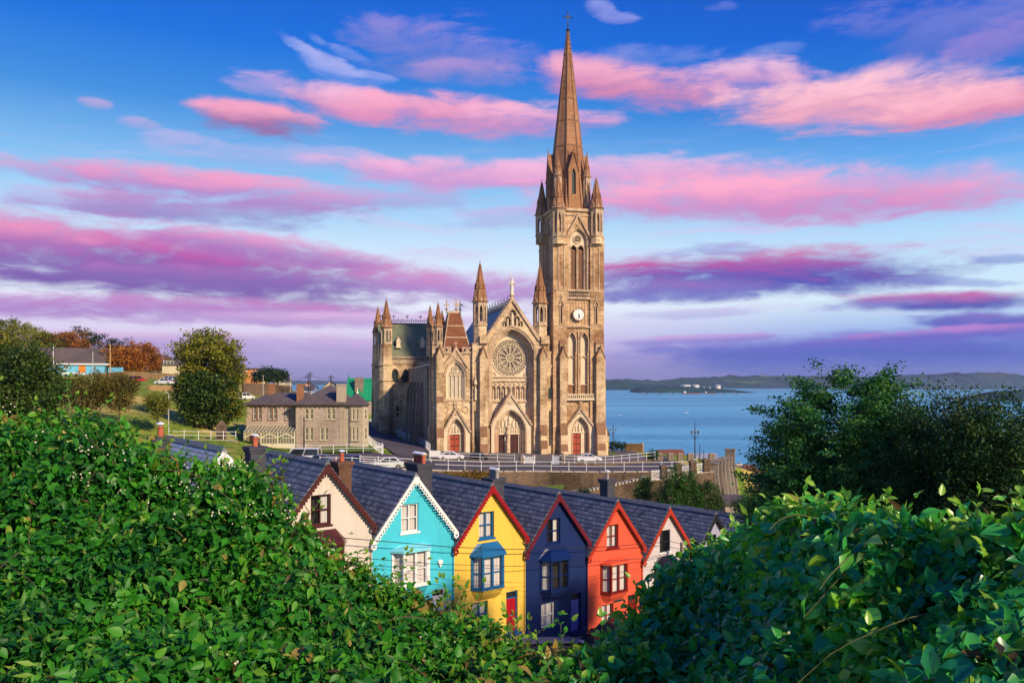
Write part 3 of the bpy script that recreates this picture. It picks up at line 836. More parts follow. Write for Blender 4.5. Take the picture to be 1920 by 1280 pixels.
# wall behind the arch, open where the rose and the arcade niches are
nic = []
for i in range(8):
    u = CU(925.5 + i * 9.05, vr)
    nic.append(lancet(u, .36, CZ(748, u, vr), CZ(729, u, vr), CZ(722.5, u, vr)))
mb.pierced(rcx - ai['h'] - .1, rcx + ai['h'] + .1, 0, zr0, nic + [lancet(CU(955, vr), (CU(985, vr) - CU(925, vr)) / 2, 0, CZ(808, rcx, vr), CZ(770, rcx, vr))], vr, .45)
mb.box(rcx - ai['h'], rcx + ai['h'], vr + .45, vr + .6, CZ(752, rcx, vr), zr0)
ztop_a = ai['apex']
K = 48                                          # spandrel ring between the rose circle and the arch
outer = []
for i in range(K):
    a = 2 * math.pi * i / K
    d = (math.cos(a), math.sin(a)); lo, hi = rr, rr * 3
    for _ in range(30):
        m_ = (lo + hi) / 2
        x, z = rcx + d[0] * m_, rcz + d[1] * m_
        cv = arch_pts(ai, 14)
        inside = z >= zr0 and abs(x - ai['cx']) <= ai['h'] and z <= float(np.interp(x, [p[0] for p in cv], [p[1] for p in cv]))
        lo, hi = (m_, hi) if inside else (lo, m_)
    outer.append((rcx + d[0] * (lo + .05), rcz + d[1] * (lo + .05)))
inner = [(rcx + rr * math.cos(2 * math.pi * i / K), rcz + rr * math.sin(2 * math.pi * i / K)) for i in range(K)]
vs = [(x, vr, z) for x, z in outer] + [(x, vr, z) for x, z in inner] + [(x, vr + .35, z) for x, z in inner]
mb.add(vs, [(i, (i + 1) % K, (i + 1) % K + K, i + K) for i in range(K)] + [(i + K, (i + 1) % K + K, (i + 1) % K + 2 * K, i + 2 * K) for i in range(K)])
panel = cpart(mb, 'rose_wall', STONE_PALE)
mb = MB()
for q in nic:
    mb.frus(q['cx'] - .56, vr - .1, q['sill'], .13, q['spring'], .11, 8)
    mb.band(arch_pts(dict(q, h=q['h'] + .08, apex=q['apex'] + .1), 5), .16, vr - .2, vr)
    mb.band([(q['cx'] - .5, q['apex'] + .1), (q['cx'], q['apex'] + .75), (q['cx'] + .5, q['apex'] + .1)], .12, vr - .16, vr)
for py, h in ((707, .25), (714, .18), (752, .35)):
    z = CZ(py, rcx, vr); mb.box(rcx - ai['h'], rcx + ai['h'], vr - .3, vr, z - h / 2, z + h / 2)
for sgn in (-1, 1):
    mb.ring(rcx + sgn * rr * .9, CZ(702, rcx, vr), .5, .14, vr - .12, vr, 12)
    mb.ring(rcx + sgn * rr * .9, CZ(702, rcx, vr), .22, .1, vr - .08, vr, 8)
cpart(mb, 'arcade', STONE_SMOOTH, panel)
for q in nic:
    mb = MB(); h = (q['apex'] - q['sill']) * .78; z = q['sill']
    if 3 <= nic.index(q) <= 4: continue
    mb.lathe(q['cx'] + .06, vr + .28, [(z, h * .1), (z + h * .6, h * .09), (z + h * .78, h * .11), (z + h * .85, h * .05), (z + h * .96, h * .06), (z + h, .02)], 7)
    cpart(mb, 'arcade_statue', STONE_PALE, panel)
# rose tracery
mb = MB(); y0, y1 = vr - .02, vr + .22
mb.ring(rcx, rcz, rr * .985, .2, vr - .14, y1, 40)
mb.ring(rcx, rcz, rr * .70, .11, y0, y1, 36)
mb.ring(rcx, rcz, rr * .20, .12, y0, y1, 16)
for k in range(6):
    a = k * math.pi / 3; mb.ring(rcx + rr * .1 * math.cos(a), rcz + rr * .1 * math.sin(a), rr * .07, .06, y0 + .04, y1, 8)
for k in range(12):
    a = 2 * math.pi * (k + .5) / 12
    ca_, sa_ = math.cos(a), math.sin(a)
    def rp(rad, off): return (rcx + ca_ * rad - sa_ * off, rcz + sa_ * rad + ca_ * off)
    mb.band([rp(rr * .20, -.045 * rr), rp(rr * .40, -.1 * rr), rp(rr * .50, -.10 * rr), rp(rr * .575, -.06 * rr), rp(rr * .60, 0), rp(rr * .575, .06 * rr), rp(rr * .50, .10 * rr), rp(rr * .40, .1 * rr), rp(rr * .20, .045 * rr)], .10, y0, y1)
    a2 = 2 * math.pi * k / 12
    mb.band([(rcx + rr * .5 * math.cos(a2), rcz + rr * .5 * math.sin(a2)), (rcx + rr * .70 * math.cos(a2), rcz + rr * .70 * math.sin(a2))], .09, y0, y1)
    mb.ring(rcx + rr * .62 * math.cos(a2), rcz + rr * .62 * math.sin(a2), rr * .05, .06, y0 + .03, y1, 8)
for k in range(16):
    a = 2 * math.pi * k / 16
    x, z = rcx + rr * .84 * math.cos(a), rcz + rr * .84 * math.sin(a)
    mb.ring(x, z, rr * .135, .09, y0, y1, 14)
    for q in range(5):
        b_ = a + q * 2 * math.pi / 5
        mb.ring(x + rr * .07 * math.cos(b_), z + rr * .07 * math.sin(b_), rr * .05, .05, y0 + .04, y1, 7)
rose = cpart(mb, 'rose_window', STONE_PALE)
mb = MB(); mb.prism_xz(inner, vr + .24, vr + .34); cpart(mb, 'window_glass', LEAD_GLASS, rose)

portal(957.5, (921, 996), 739, 796, 30, 766, 808, [(932, 949), (959, 975)], 815, 853, -.45, 1.5, 722, double=True, doorm=DOOR_DARK)
# nave buttress piers, in steps
buttress('nave_buttress', uP0, uP1, [(-.5, zb(846, 906), -1.9), (zb(846, 906), zb(817, 906), -1.6), (zb(806, 906), zb(672, 906), -1.2)], .6, (zb(671, 906), zb(651, 906)))
buttress('nave_buttress', uQ0, uQ1, [(-.5, zb(838, 1019), -1.9), (zb(838, 1019), zb(814, 1019), -1.6), (zb(806, 1019), zb(670, 1019), -1.2)], .6, (zb(669, 1019), zb(651, 1019)))
mb = MB()                                       # upper parts of the piers behind the gablets and the turret bases
for u0, u1 in ((CU(885, .2), CU(914, .2)), (CU(1000, .2), CU(1029, .2))):
    mb.box(u0, u1, -.3, 2.4, 0, zb(644, 906)); mb.box(u0 - .08, u1 + .08, -.4, 2.5, zb(645, 906), zb(643, 906))
    mb.box(u0 - .08, u1 + .08, -.38, 2.5, z_str - .15, z_str + .15)
    mb.box(u0 + 1.35, u1 - .1, -.8, .3, zb(644, 906), zb(629, 906))
pier = cpart(mb, 'nave_pier', STONE)
mb = MB()
for u0, u1 in ((CU(885, .2), CU(914, .2)), (CU(1000, .2), CU(1029, .2))):
    mb.add([(u0 + 1.3, -.85, zb(644, 906)), (u1 - .05, -.85, zb(644, 906)), (u1 - .05, -.1, zb(627, 906)), (u0 + 1.3, -.1, zb(627, 906)), (u0 + 1.3, .4, zb(627, 906)), (u1 - .05, .4, zb(627, 906))], [(0, 1, 2, 3), (3, 2, 5, 4)])
    for z in (CZ(720, u0), CZ(828, u0)):
        pass
cpart(mb, 'pier_capping', BROWN_STONE, pier)
mb = MB()                                       # slit niches with figures on the pier's left faces
for px in (891, 1031):
    u = CU(px, -.3)
    mb.box(u - .3, u + .3, -.34, -.302, CZ(748, u, -.3), CZ(727, u, -.3))
    mb.box(u - .16, u + .16, -.34, -.302, CZ(835, u, -.3), CZ(770, u, -.3))
cpart(mb, 'slit_window', LEAD_GLASS_DARK, pier)
mb = MB(); u = CU(891, -.3); mb.lathe(u, -.55, [(CZ(749, u), .3), (CZ(747, u), .22), (CZ(735, u), .2), (CZ(730, u), .26), (CZ(728, u), .1), (CZ(726, u), .15), (CZ(723.5, u), .03)], 8)
mb.lathe(u, -.5, [(CZ(721, u), .3), (CZ(718, u), .34), (CZ(706, u), .03)], 6)
cpart(mb, 'pier_statue', STONE_PALE, pier)
turret('nave_turret', CU(900, 1.0), 1.0, 1.30, zb(644, 900, 1), zb(608, 900, 1), zb(566, 900, 1), zb(486, 900, 1))
turret('nave_turret', CU(1012.5, 1.0), 1.0, 1.30, zb(644, 1012, 1), zb(609, 1012, 1), zb(569, 1012, 1), zb(490, 1012, 1))

# statue on the gable
sx, sz = gap[0], gap[1]
mb = MB()
mb.lathe(sx, .1, [(sz - .2, .5), (sz + .5, .35), (sz + .7, .55), (sz + .9, .55)], 8)
gs = cpart(mb, 'statue_pedestal', STONE_SMOOTH)
mb = MB()
z = sz + .9
mb.lathe(sx, .1, [(z, .42), (z + .5, .38), (z + 1.5, .34), (z + 2.3, .44), (z + 2.65, .34), (z + 2.72, .14), (z + 2.8, .2), (z + 3.05, .22), (z + 3.25, .12), (z + 3.3, .02)], 10)
mb.tube([(sx + .38, .0, z + 2.5), (sx + .55, -.25, z + 2.0), (sx + .3, -.5, z + 2.2)], .11, 6); mb.tube([(sx - .38, .0, z + 2.5), (sx - .55, -.2, z + 2.0), (sx - .25, -.45, z + 1.8)], .11, 6)
mb.tube([(sx - .3, -.05, z + 3.2), (sx - .3, -.05, z + 4.3)], .05, 5); mb.box(sx - .5, sx - .1, -.1, 0, z + 3.95, z + 4.05)
cpart(mb, 'gable_statue', STATUE_WHITE, smooth=False)

# ---- nave roof, clerestory and cresting
zridge = CZ(572, CU(955, 1), 1); zeav = zridge - (CU(1003) - CU(913)) * .5 * 1.55
hwn = (CU(1003) - CU(913)) / 2 + .3
rv0, rv1 = 2.3, 40
mb = MB(); mb.prism_xz([(gap[0] - hwn, zeav), (gap[0] + hwn, zeav), (gap[0], zridge)], rv0, rv1)
nroof = cpart(mb, 'nave_roof', TEAL_SLATE)
def cresting(mb, a, b, z, n, h=1.2, axis='v', w=0.0):
    for k in range(n + 1):
        t = a + (b - a) * k / n
        big = k % 3 == 0
        hh = h * (1.7 if big else 1.0)
        p = (w, t) if axis == 'v' else (t, w)
        mb.tube([(p[0], p[1], z), (p[0], p[1], z + hh)], .05, 4)
        mb.knob((p[0], p[1], z + hh), .12); mb.knob((p[0], p[1], z + hh * .7), .16 if big else .1)
        if big:
            if axis == 'v': mb.box(p[0] - .04, p[0] + .04, p[1] - .4, p[1] + .4, z + hh * .78, z + hh * .86)
            else: mb.box(p[0] - .4, p[0] + .4, p[1] - .04, p[1] + .04, z + hh * .78, z + hh * .86)
        if k < n:
            t2 = a + (b - a) * (k + .5) / n
            for zz in (.1, .5 * h, .62 * h):
                if axis == 'v': mb.box(w - .035, w + .035, t, a + (b - a) * (k + 1) / n, z + zz, z + zz + .07)
                else: mb.box(t, a + (b - a) * (k + 1) / n, w - .035, w + .035, z + zz, z + zz + .07)
            p2 = (w, t2) if axis == 'v' else (t2, w)
            mb.knob((p2[0], p2[1], z + .32 * h), .17); mb.knob((p2[0], p2[1], z + .8 * h), .1)
mb = MB(); cresting(mb, 1.2, 36, zridge, 36, 1.15, 'v', gap[0]); mb.box(gap[0] - .2, gap[0] + .2, .9, 39, zridge - .15, zridge + .12)
cpart(mb, 'ridge_cresting', IRON, nroof)
mb = MB(); mb.box(gap[0] - hwn + .3, gap[0] + hwn - .3, 3, 40, 0, zeav)
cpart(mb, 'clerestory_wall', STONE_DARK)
# north aisle wall running back to the transept with its buttresses
mb = MB(); zaw = CZ(690, 0, 20) 
mb.box(.35, gap[0] - hwn + .2, 2.6, 40, -.5, zaw)
mb.add([(.2, 2.6, zaw), (gap[0] - hwn + .3, 2.6, zaw + 3.2), (gap[0] - hwn + .3, 40, zaw + 3.2), (.2, 40, zaw)], [(0, 1, 2, 3)])
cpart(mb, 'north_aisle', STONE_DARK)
for v in (9, 15.5, 22, 28.5):
    mb = MB()
    mb.frus_box((-1.9, .5, v - .55, v + .55), (-1.5, .5, v - .5, v + .5), -.6, 5.5); mb.frus_box((-1.3, .5, v - .5, v + .5), (-.9, .5, v - .45, v + .45), 5.5, 12.5)
    mb.frus_box((-.9, .5, v - .45, v + .45), (-.05, .5, v - .4, v + .4), 12.5, 14.5)
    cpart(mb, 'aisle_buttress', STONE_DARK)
for v in (12.3, 18.8, 25.3):
    mb = MB(); mb.prism_yz([(v - .8, 4), (v + .8, 4), (v + .8, 9), (v, 11), (v - .8, 9)], .28, .345)
    cpart(mb, 'aisle_window', LEAD_GLASS_DARK)

# ---- north transept
TV = 37.0
tu0, tu1 = CU(712, TV), 12.0
zp = CZ(678, CU(760, TV), TV)
zrt = CZ(607, CU(760, TV + 5.5), TV + 5.5)
mb = MB()
L = []
for px, sill, spg, ap, h in ((740.5, 716, 700, 692, .75), (760.5, 716, 700, 692, .75), (789, 704, 697, 690, .7)):
    u = CU(px, TV); L.append(lancet(u, h, CZ(sill, u, TV), CZ(spg, u, TV), CZ(ap, u, TV)))
us = CU(745.5, TV); L.append(lancet(us, .34, CZ(782, us, TV), CZ(765, us, TV), CZ(758, us, TV)))
td = lancet(CU(747, TV), .85, -.5, CZ(811, us, TV), CZ(801, us, TV))
mb.pierced(tu0, tu1, -.8, zp, L + [td], TV, .5)
mb.box(tu0, tu1, TV + .6, TV + 11, -.8, zp)
mb.prism_yz([(TV, zp), (TV + 11, zp), (TV + 5.5, zrt)], tu0, tu0 + .6)
trans = cpart(mb, 'transept_wall', STONE)
for q in L:
    mb = MB(); mb.prism_xz([(q['cx'] - q['h'], q['sill'])] + arch_pts(q, 6) + [(q['cx'] + q['h'], q['sill'])], TV + .4, TV + .46); cpart(mb, 'window_glass', LEAD_GLASS_DARK, trans)
mb = MB()
for py in (680.5, 720, 740, 747, 772): 
    z = CZ(py, us, TV); mb.box(tu0, CU(775, TV), TV - .25, TV, z - .14, z + .14)
for q in L[:3]: mb.band(arch_pts(dict(q, h=q['h'] + .18, apex=q['apex'] + .22), 6), .24, TV - .15, TV)
for x in [q['cx'] + d for q in L[:2] for d in (-1.15, 1.15)]: mb.frus(x, TV - .1, L[0]['sill'], .13, L[0]['spring'] + .2, .12, 6)
mb.band([(td['cx'] - 1.3, td['spring']), (td['cx'], td['apex'] + 1.5), (td['cx'] + 1.3, td['spring'])], .25, TV - .5, TV)
finial(mb, td['cx'], TV - .3, td['apex'] + 1.9, .9)
mb.band(arch_pts(dict(td, h=1.05, apex=td['apex'] + .3), 6), .25, TV - .4, TV)
n = 16
for k in range(n):
    u = CU(733, TV) + (CU(800, TV) - CU(733, TV)) * (k + .5) / n
    mb.ring(u, zp + .62, .26, .1, TV - .1, TV + .2, 8)
mb.box(tu0, tu1, TV - .16, TV + .25, zp, zp + .25); mb.box(tu0, tu1, TV - .16, TV + .25, zp + 1.0, zp + 1.2)
cpart(mb, 'string_course', STONE_SMOOTH, trans)
mb = MB(); mb.box(td['cx'] - .8, td['cx'] + .8, TV + .3, TV + .42, -.6, td['spring'] - .1); dd = cpart(mb, 'door', DOOR_RED, trans)
mb = MB(); mb.prism_xz([(td['cx'] - .85, td['spring'] - .1)] + arch_pts(td, 6) + [(td['cx'] + .85, td['spring'] - .1)], TV + .25, TV + .4); cpart(mb, 'door_tympanum', STONE_PALE, trans)
mb = MB()
mb.add([(tu0 - .1, TV - .1, zp + .2), (tu1, TV - .1, zp + .2), (tu1, TV + 5.5, zrt), (tu0 - .1, TV + 5.5, zrt), (tu0 - .1, TV + 11.1, zp + .2), (tu1, TV + 11.1, zp + .2)], [(0, 1, 2, 3), (3, 2, 5, 4)])
tro = cpart(mb, 'transept_roof', GREEN_SLATE)
mb = MB(); cresting(mb, tu0 + .5, tu1 - 3, zrt, 14, 1.25, 'u', TV + 5.5); mb.box(tu0, tu1, TV + 5.3, TV + 5.7, zrt - .1, zrt + .15)
cpart(mb, 'ridge_cresting', IRON, tro)
for px in (746.5, 792):
    u, z = CU(px, TV + 2), CZ(649, CU(px, TV + 2), TV + 2)
    mb = MB(); mb.box(u - .45, u + .45, TV + 1.2, TV + 3.4, z - .2, z + 1.0); mb.prism_xz([(u - .6, z + 1.0), (u + .6, z + 1.0), (u, z + 2.2)], TV + 1.1, TV + 3.6); mb.box(u - .7, u + .7, TV + 1.0, TV + 1.6, z - .4, z - .2)
    cpart(mb, 'roof_dormer', STONE_PALE, tro)
zc = lambda py: CZ(py, tu0, TV)
turret('transept_turret', CU(724.5, TV), TV + .1, 1.28, zc(690), zc(645), zc(614), zc(557))
turret('transept_turret', CU(708.5, TV + 8), TV + 8, 1.2, zc(690), zc(647), zc(620), zc(566))
mb = MB()
for (px, v, r) in ((723, TV, 1.5), (707.5, TV + 8, 1.35)):
    u = CU(px, v)
    mb.frus(u, v, -1.0, r * 1.12, zc(747), r * 1.08, 8); mb.frus(u, v, zc(747), r * 1.08, zc(720), r, 8); mb.frus(u, v, zc(720), r, zc(682), r, 8); mb.frus(u, v, zc(682), r * .95, zc(646), r * .9, 8)
    for py in (712, 747, 683): mb.frus(u, v, zc(py) - .2, r * 1.16, zc(py) + .2, r * 1.16, 8)
cpart(mb, 'stair_turret_shaft', STONE)
mb = MB(); mb.box(CU(702, TV + 4), tu0 + .3, TV + 1, TV + 9, -1, zc(690)); cpart(mb, 'transept_end_wall', STONE)

# ---- south-west tower
tw0, tw1 = CU(1039.5, 0), CU(1128, 0)
tvc = 4.9; tv1 = 9.8
tuc = (tw0 + tw1) / 2
tz = lambda py: CZ(py, tuc, 0)
c0, c1 = CU(1062, 0), CU(1105, 0)
zA, zB_, zC_, zD = tz(748), tz(613), tz(546), tz(394)
def tower_face(width, full):
    """front of the tower in its own plane: x from -w/2..w/2, y=0 outer face"""
    hw = width / 2
    ops = []
    wall = MB(); trim = MB(); sash = MB(); slat = MB(); pale = MB(); lanc = []; shut = []
    for sgn in (-1, 1):
        cx = sgn * hw * .262 + (-.02 if full else 0)
        ops.append(lancet(cx, hw * .15, tz(738), tz(641), tz(624)))
    bo = lancet(0, hw * .405, tz(543), tz(453), tz(427))
    blind = [lancet(-hw * .37 + hw * .74 * i / 6, hw * .042, tz(609), tz(571), tz(566)) for i in range(7)]
    pd = [lancet(CU(1088.5) - tuc, 1.55, -.6, tz(809), tz(784))] if full else []
    wall.pierced(-hw, hw, -.6, zD, ops + [bo] + blind + pd, 0, .75)
    for q in ops:
        lb_ = MB(); lanc.append(lb_); lb_.prism_xz([(q['cx'] - q['h'], q['sill'])] + arch_pts(q, 6) + [(q['cx'] + q['h'], q['sill'])], .62, .74)
        trim.band([(q['cx'] - q['h'] * 1.2, tz(660))] + arch_pts(dict(q, h=q['h'] * 1.25, apex=q['apex'] + .25), 7) + [(q['cx'] + q['h'] * 1.2, tz(660))], .2, -.14, .02)
        for z in (tz(672),): trim.band(arch_pts(lancet(q['cx'], q['h'], 0, z - .5, z + .5), 5), .18, .35, .62)
        trim.box(q['cx'] - q['h'], q['cx'] + q['h'], .3, .62, tz(722), tz(720))
        sb_ = MB(); shut.append(sb_); sb_.box(q['cx'] - q['h'] * .7, q['cx'] + q['h'] * .7, .56, .615, tz(737), tz(722))
    for q in blind: wall.box(q['cx'] - q['h'], q['cx'] + q['h'], .1, .2, q['sill'], q['apex'])
    trim.box(-.06, .06, -.2, 0, tz(740), tz(622))
    # belfry opening
    order_rings(trim, bo, .04, 3, .15, .2)
    bi = dict(bo, h=bo['h'] - .42, apex=bo['apex'] - .46)
    lts = [lancet(sgn * bi['h'] * .49, bi['h'] * .36, tz(542), tz(467), tz(460)) for sgn in (-1, 1)]
    cvb = arch_pts(bi, 9)
    pale.pierced(-bi['h'], bi['h'], bo['sill'], lambda x: float(np.interp(x, [p[0] for p in cvb], [p[1] for p in cvb])), lts + [dict(cx=0, h=.55, sill=tz(452), spring=tz(448), apex=tz(442))], .66, .2, extra=[p[0] for p in cvb])
    trim.ring(0, tz(447.5), .82, .14, .5, .7, 16)
    for k in range(6): trim.band([(0, tz(447.5)), (.75 * math.cos(k * math.pi / 3 + .5), tz(447.5) + .75 * math.sin(k * math.pi / 3 + .5))], .1, .6, .72)
    for q in lts:
        nz = 22
        for k in range(nz):
            z = q['sill'] + (q['spring'] - q['sill']) * k / nz
            slat.add([(q['cx'] - q['h'], .78, z), (q['cx'] + q['h'], .78, z), (q['cx'] + q['h'], 1.05, z + .36), (q['cx'] - q['h'], 1.05, z + .36), (q['cx'] - q['h'], .78, z - .06), (q['cx'] + q['h'], .78, z - .06)], [(0, 1, 2, 3), (0, 4, 5, 1)])
        trim.band(arch_pts(dict(q, h=q['h'] + .1, apex=q['apex'] + .15), 6), .16, .52, .66)
        for sg in (-1, 1): trim.frus(q['cx'] + sg * (q['h'] + .1), .58, q['sill'], .1, q['spring'], .1, 6)
    sash.prism_xz([(-bi['h'], bo['sill'])] + cvb + [(bi['h'], bo['sill'])], 1.15, 1.2)
    # gable over it
    trim.band([(-hw * .46, tz(441)), (0, tz(403)), (hw * .46, tz(441))], .3, -.35, .1)
    crockets(trim, (-hw * .46, tz(441) + .4), (0, tz(403) + .5), -.15, 9, .2); crockets(trim, (hw * .46, tz(441) + .4), (0, tz(403) + .5), -.15, 9, .2)
    trim.ring(0, tz(419), .4, .13, -.15, .05, 12)
    for py, p_, h in ((545, .5, .3), (560, .42, .25), (613, .4, .25), (394, .4, .5), (404, .2, .2)): trim.box(-hw - .06, hw + .06, -p_, 0, tz(py) - h / 2, tz(py) + h / 2)
    nb = 10                                    # pierced band
    for r_ in range(2):
        for k in range(nb):
            x = -hw * .43 + hw * .86 * (k + .5) / nb
            sash.box(x - .17, x + .17, -.33, -.298, tz(549.5 + 5 * r_) - .2, tz(549.5 + 5 * r_) + .16)
    trim.box(-hw * .47, hw * .47, -.30, 0, tz(559), tz(546.5))
    # corner strips with blind slits
    for sgn in (-1, 1):
        cx = sgn * hw * .74
        wall.box(cx - hw * .25, cx + hw * .25, -.4, 0, zB_, tz(443)); wall.box(cx - hw * .25, cx + hw * .25, -.34, 0, -.6, zB_ - .13)
        wall.box(sgn * hw * .99 - (.4 if sgn < 0 else 0), sgn * hw * .99 + (.4 if sgn > 0 else 0), -.38, .02, -.6, tz(443))
        for dx in (-.45, .45): trim.frus(cx + dx * hw * .25, -.45, tz(543), .12, tz(462), .12, 6)
        trim.band([(cx - hw * .12, tz(575)), (cx, tz(561.5)), (cx + hw * .12, tz(575))], .16, -.62, -.4)
        sash.box(cx - .17, cx + .17, -.43, -.402, tz(606), tz(574))
        for sg in (-1, 1): trim.box(cx + sg * .26 - .07, cx + sg * .26 + .07, -.55, -.4, tz(608), tz(574))
        finial(trim, cx, -.5, tz(562), .9)
        trim.box(cx - hw * .26, cx + hw * .26, -.62, 0, tz(460), tz(457)); trim.box(cx - hw * .26, cx + hw * .26, -.62, 0, tz(446), tz(443))
    return [wall, trim, sash, slat, pale] + lanc + shut
tower_o = None
for (ux, vy, rz_, wd) in ((tuc, 0.0, 0.0, tw1 - tw0), (tw0, tvc, -math.pi / 2, tv1), (tw1, tvc, math.pi / 2, tv1)):
    fs = tower_face(wd, rz_ == 0.0)
    for mbx in fs:
        Mx = Matrix.Translation((ux, vy, 0)) @ Matrix.Rotation(rz_, 4, 'Z')
        mbx.v = [tuple(Mx @ Vector(p)) for p in mbx.v]
    if tower_o is None:
        fs[0].box(tw0 + .8, tw1 - .8, 1.3, tv1 - .2, -.6, zD); fs[0].box(tw0, tw1, tv1 - .1, tv1, -.6, zD); fs[0].box(tw0, tw1, 0.1, tv1, zD - .3, zD)
        tower_o = cpart(fs[0], 'tower', TOWER_STONE)
    else:
        cpart(fs[0], 'tower_wall', TOWER_STONE, tower_o)
    cpart(fs[1], 'tower_moulding', STONE_SMOOTH, tower_o); cpart(fs[2], 'tower_opening', DARK_VOID, tower_o); cpart(fs[3], 'belfry_louvre', BROWN_STONE, tower_o); cpart(fs[4], 'tower_panel', STONE_PALE, tower_o)
    for q in fs[5:7]: cpart(q, 'lancet_panel', STONE_PALE, tower_o)
    for q in fs[7:]: cpart(q, 'lancet_shutter', BROWN_STONE, tower_o)
# balcony band above the tower portal
mb = MB(); u0, u1 = CU(1062.5, -.5), CU(1117, -.5)
mb.box(u0, u1, -.75, 0, tz(750), tz(746)); mb.box(u0, u1, -.75, -.5, tz(740), tz(738.5))
for k in range(14): mb.box(u0 + (u1 - u0) * (k + .3) / 14, u0 + (u1 - u0) * (k + .7) / 14, -.72, -.54, tz(746), tz(740))
cpart(mb, 'tower_balcony', STONE_PALE)
mb = MB()
mb.box(CU(1040), tw1, -.42, 0, tz(749) - .15, tz(749) + .15)
cpart(mb, 'string_course', STONE_SMOOTH)
for px in (1069, 1105):
    mb = MB(); u = CU(px); mb.ring(u, CZ(764, u), .5, .12, -.1, 0, 14); cpart(mb, 'roundel', STONE_SMOOTH)
portal(1088.5, (1063, 1115), 766, 802, 17.5, 780, 809, [(1076, 1092)], 812, 848, -.35, .85, 752)
buttress('tower_buttress', CU(1050.5, -1.2), CU(1063, -1.2), [(-.5, tz(842), -1.9), (tz(842), tz(812), -1.65), (tz(800), tz(671), -1.2)], .4, (tz(670), tz(651)))
buttress('tower_buttress', CU(1118.5, -1.2), CU(1133.5, -1.2), [(-.5, tz(842), -1.9), (tz(842), tz(812), -1.65), (tz(800), tz(671), -1.2)], .4, (tz(670), tz(651)))
mb = MB(); cp = MB()
for a, b in ((1050, 1062), (1117, 1130)):
    u0, u1 = CU(a, -.7), CU(b, -.7)
    mb.box(u0, u1, -.75, .2, tz(660), tz(645)); cp.add([(u0 - .05, -.8, tz(645)), (u1 + .05, -.8, tz(645)), (u1 + .05, -.05, tz(630)), (u0 - .05, -.05, tz(630))], [(0, 1, 2, 3)])
    mb.add([(u0, -.75, tz(645)), (u0, 0, tz(645)), (u0, 0, tz(630)), (u1, -.75, tz(645)), (u1, 0, tz(645)), (u1, 0, tz(630))], [(0, 1, 2), (3, 5, 4)])
ob = cpart(mb, 'tower_buttress', STONE); cpart(cp, 'buttress_capping', BROWN_STONE, ob)
for sgn, ux in ((1, tw1), (-1, tw0)):             # side buttresses
    for v in (.9, tv1 - .9):
        mb = MB(); mb.frus_box((ux, ux + sgn * 1.5, v - .7, v + .7), (ux, ux + sgn * 1.2, v - .65, v + .65), -.6, tz(800)); mb.frus_box((ux, ux + sgn * .95, v - .65, v + .65), (ux, ux + sgn * .9, v - .6, v + .6), tz(800), tz(672)); mb.frus_box((ux, ux + sgn * .9, v - .6, v + .6), (ux, ux + sgn * .05, v - .5, v + .5), tz(672), tz(645))
        cpart(mb, 'tower_buttress', STONE)
# plinth mouldings along the whole front
mb = MB()
for a, b in ((808, 832), (1039, 1062), (1117, 1137)): mb.box(CU(a), CU(b), -.12 - (1.95 if a != 1039 and a != 1117 else 0) * 0, 0.02, .0, 1.5)
cpart(mb, 'plinth', STONE)
# small window bay between the nave and the tower
mb = MB(); u = CU(1036, .1); q = [lancet(CU(px, .1), .3, CZ(744, u, .1), CZ(712, u, .1), CZ(703, u, .1)) for px in (1031.5, 1036)]
mb.pierced(CU(1026, .1), CU(1046, .1), 0, tz(661), q + [lancet(CU(1035, .1), .22, CZ(806, u, .1), CZ(768, u, .1), CZ(763, u, .1))], .1, .4); mb.box(CU(1026, .1), CU(1046, .1), .6, 3, 0, tz(661))
mb.box(CU(1026, .1), CU(1046, .1), -.05, .4, tz(662), tz(659))
lb = cpart(mb, 'link_bay', STONE)
mb = MB(); mb.band([(CU(1028, 0), CZ(697, u)), (u, CZ(682, u)), (CU(1043, 0), CZ(697, u))], .25, -.12, .2); finial(mb, u, 0, CZ(681, u), .9)
cpart(mb, 'window_gablet', STONE_SMOOTH, lb)
mb = MB(); mb.box(CU(1026, .1), CU(1046, .1), -.05, .1, z_str - .12, z_str + .12); cpart(mb, 'string_course', STONE_SMOOTH, lb)
# clock
mb = MB(); kcx, kcz = tuc, tz(589.7)
mb.M = Matrix.Translation((kcx, -.42, kcz)) @ Matrix.Rotation(R(90), 4, 'X')
mb.frus(0, 0, -.3, 1.22, .06, 1.22, 36); mb.M = None
clock = cpart(mb, 'clock_face', CLOCK_WHITE)
mb = MB()
mb.ring(kcx, kcz, 1.2, .12, -.58, -.3, 36)
for k in range(12):
    a = k * math.pi / 6; mb.band([(kcx + .82 * math.cos(a), kcz + .82 * math.sin(a)), (kcx + 1.02 * math.cos(a), kcz + 1.02 * math.sin(a))], .07, -.52, -.485)
cpart(mb, 'clock_ring', BROWN_STONE, clock)
mb = MB(); mb.band([(kcx + .02, kcz + .15), (kcx - .02, kcz - .92)], .08, -.56, -.53); cpart(mb, 'clock_hand', IRON, clock)
mb = MB(); mb.band([(kcx - .05, kcz + .15), (kcx + .18, kcz - .55)], .12, -.60, -.57); cpart(mb, 'clock_hand', IRON, clock)
# corner turrets of the tower
for (px, v, tip) in ((1046.5, -.25, 322), (1118, -.25, 328), (1016, tv1 - 1.6, 335)):
    u = CU(px, v); q = lambda py: CZ(py, u, v)
    turret('tower_turret', u, v, 1.22, q(458), q(442), q(392 if v < 5 else 404), q(tip))
u = CU(1093, tv1 - 1.2)
turret('tower_turret', u, tv1 - 1.2, 1.2, tz(458), tz(442), tz(398), tz(336))
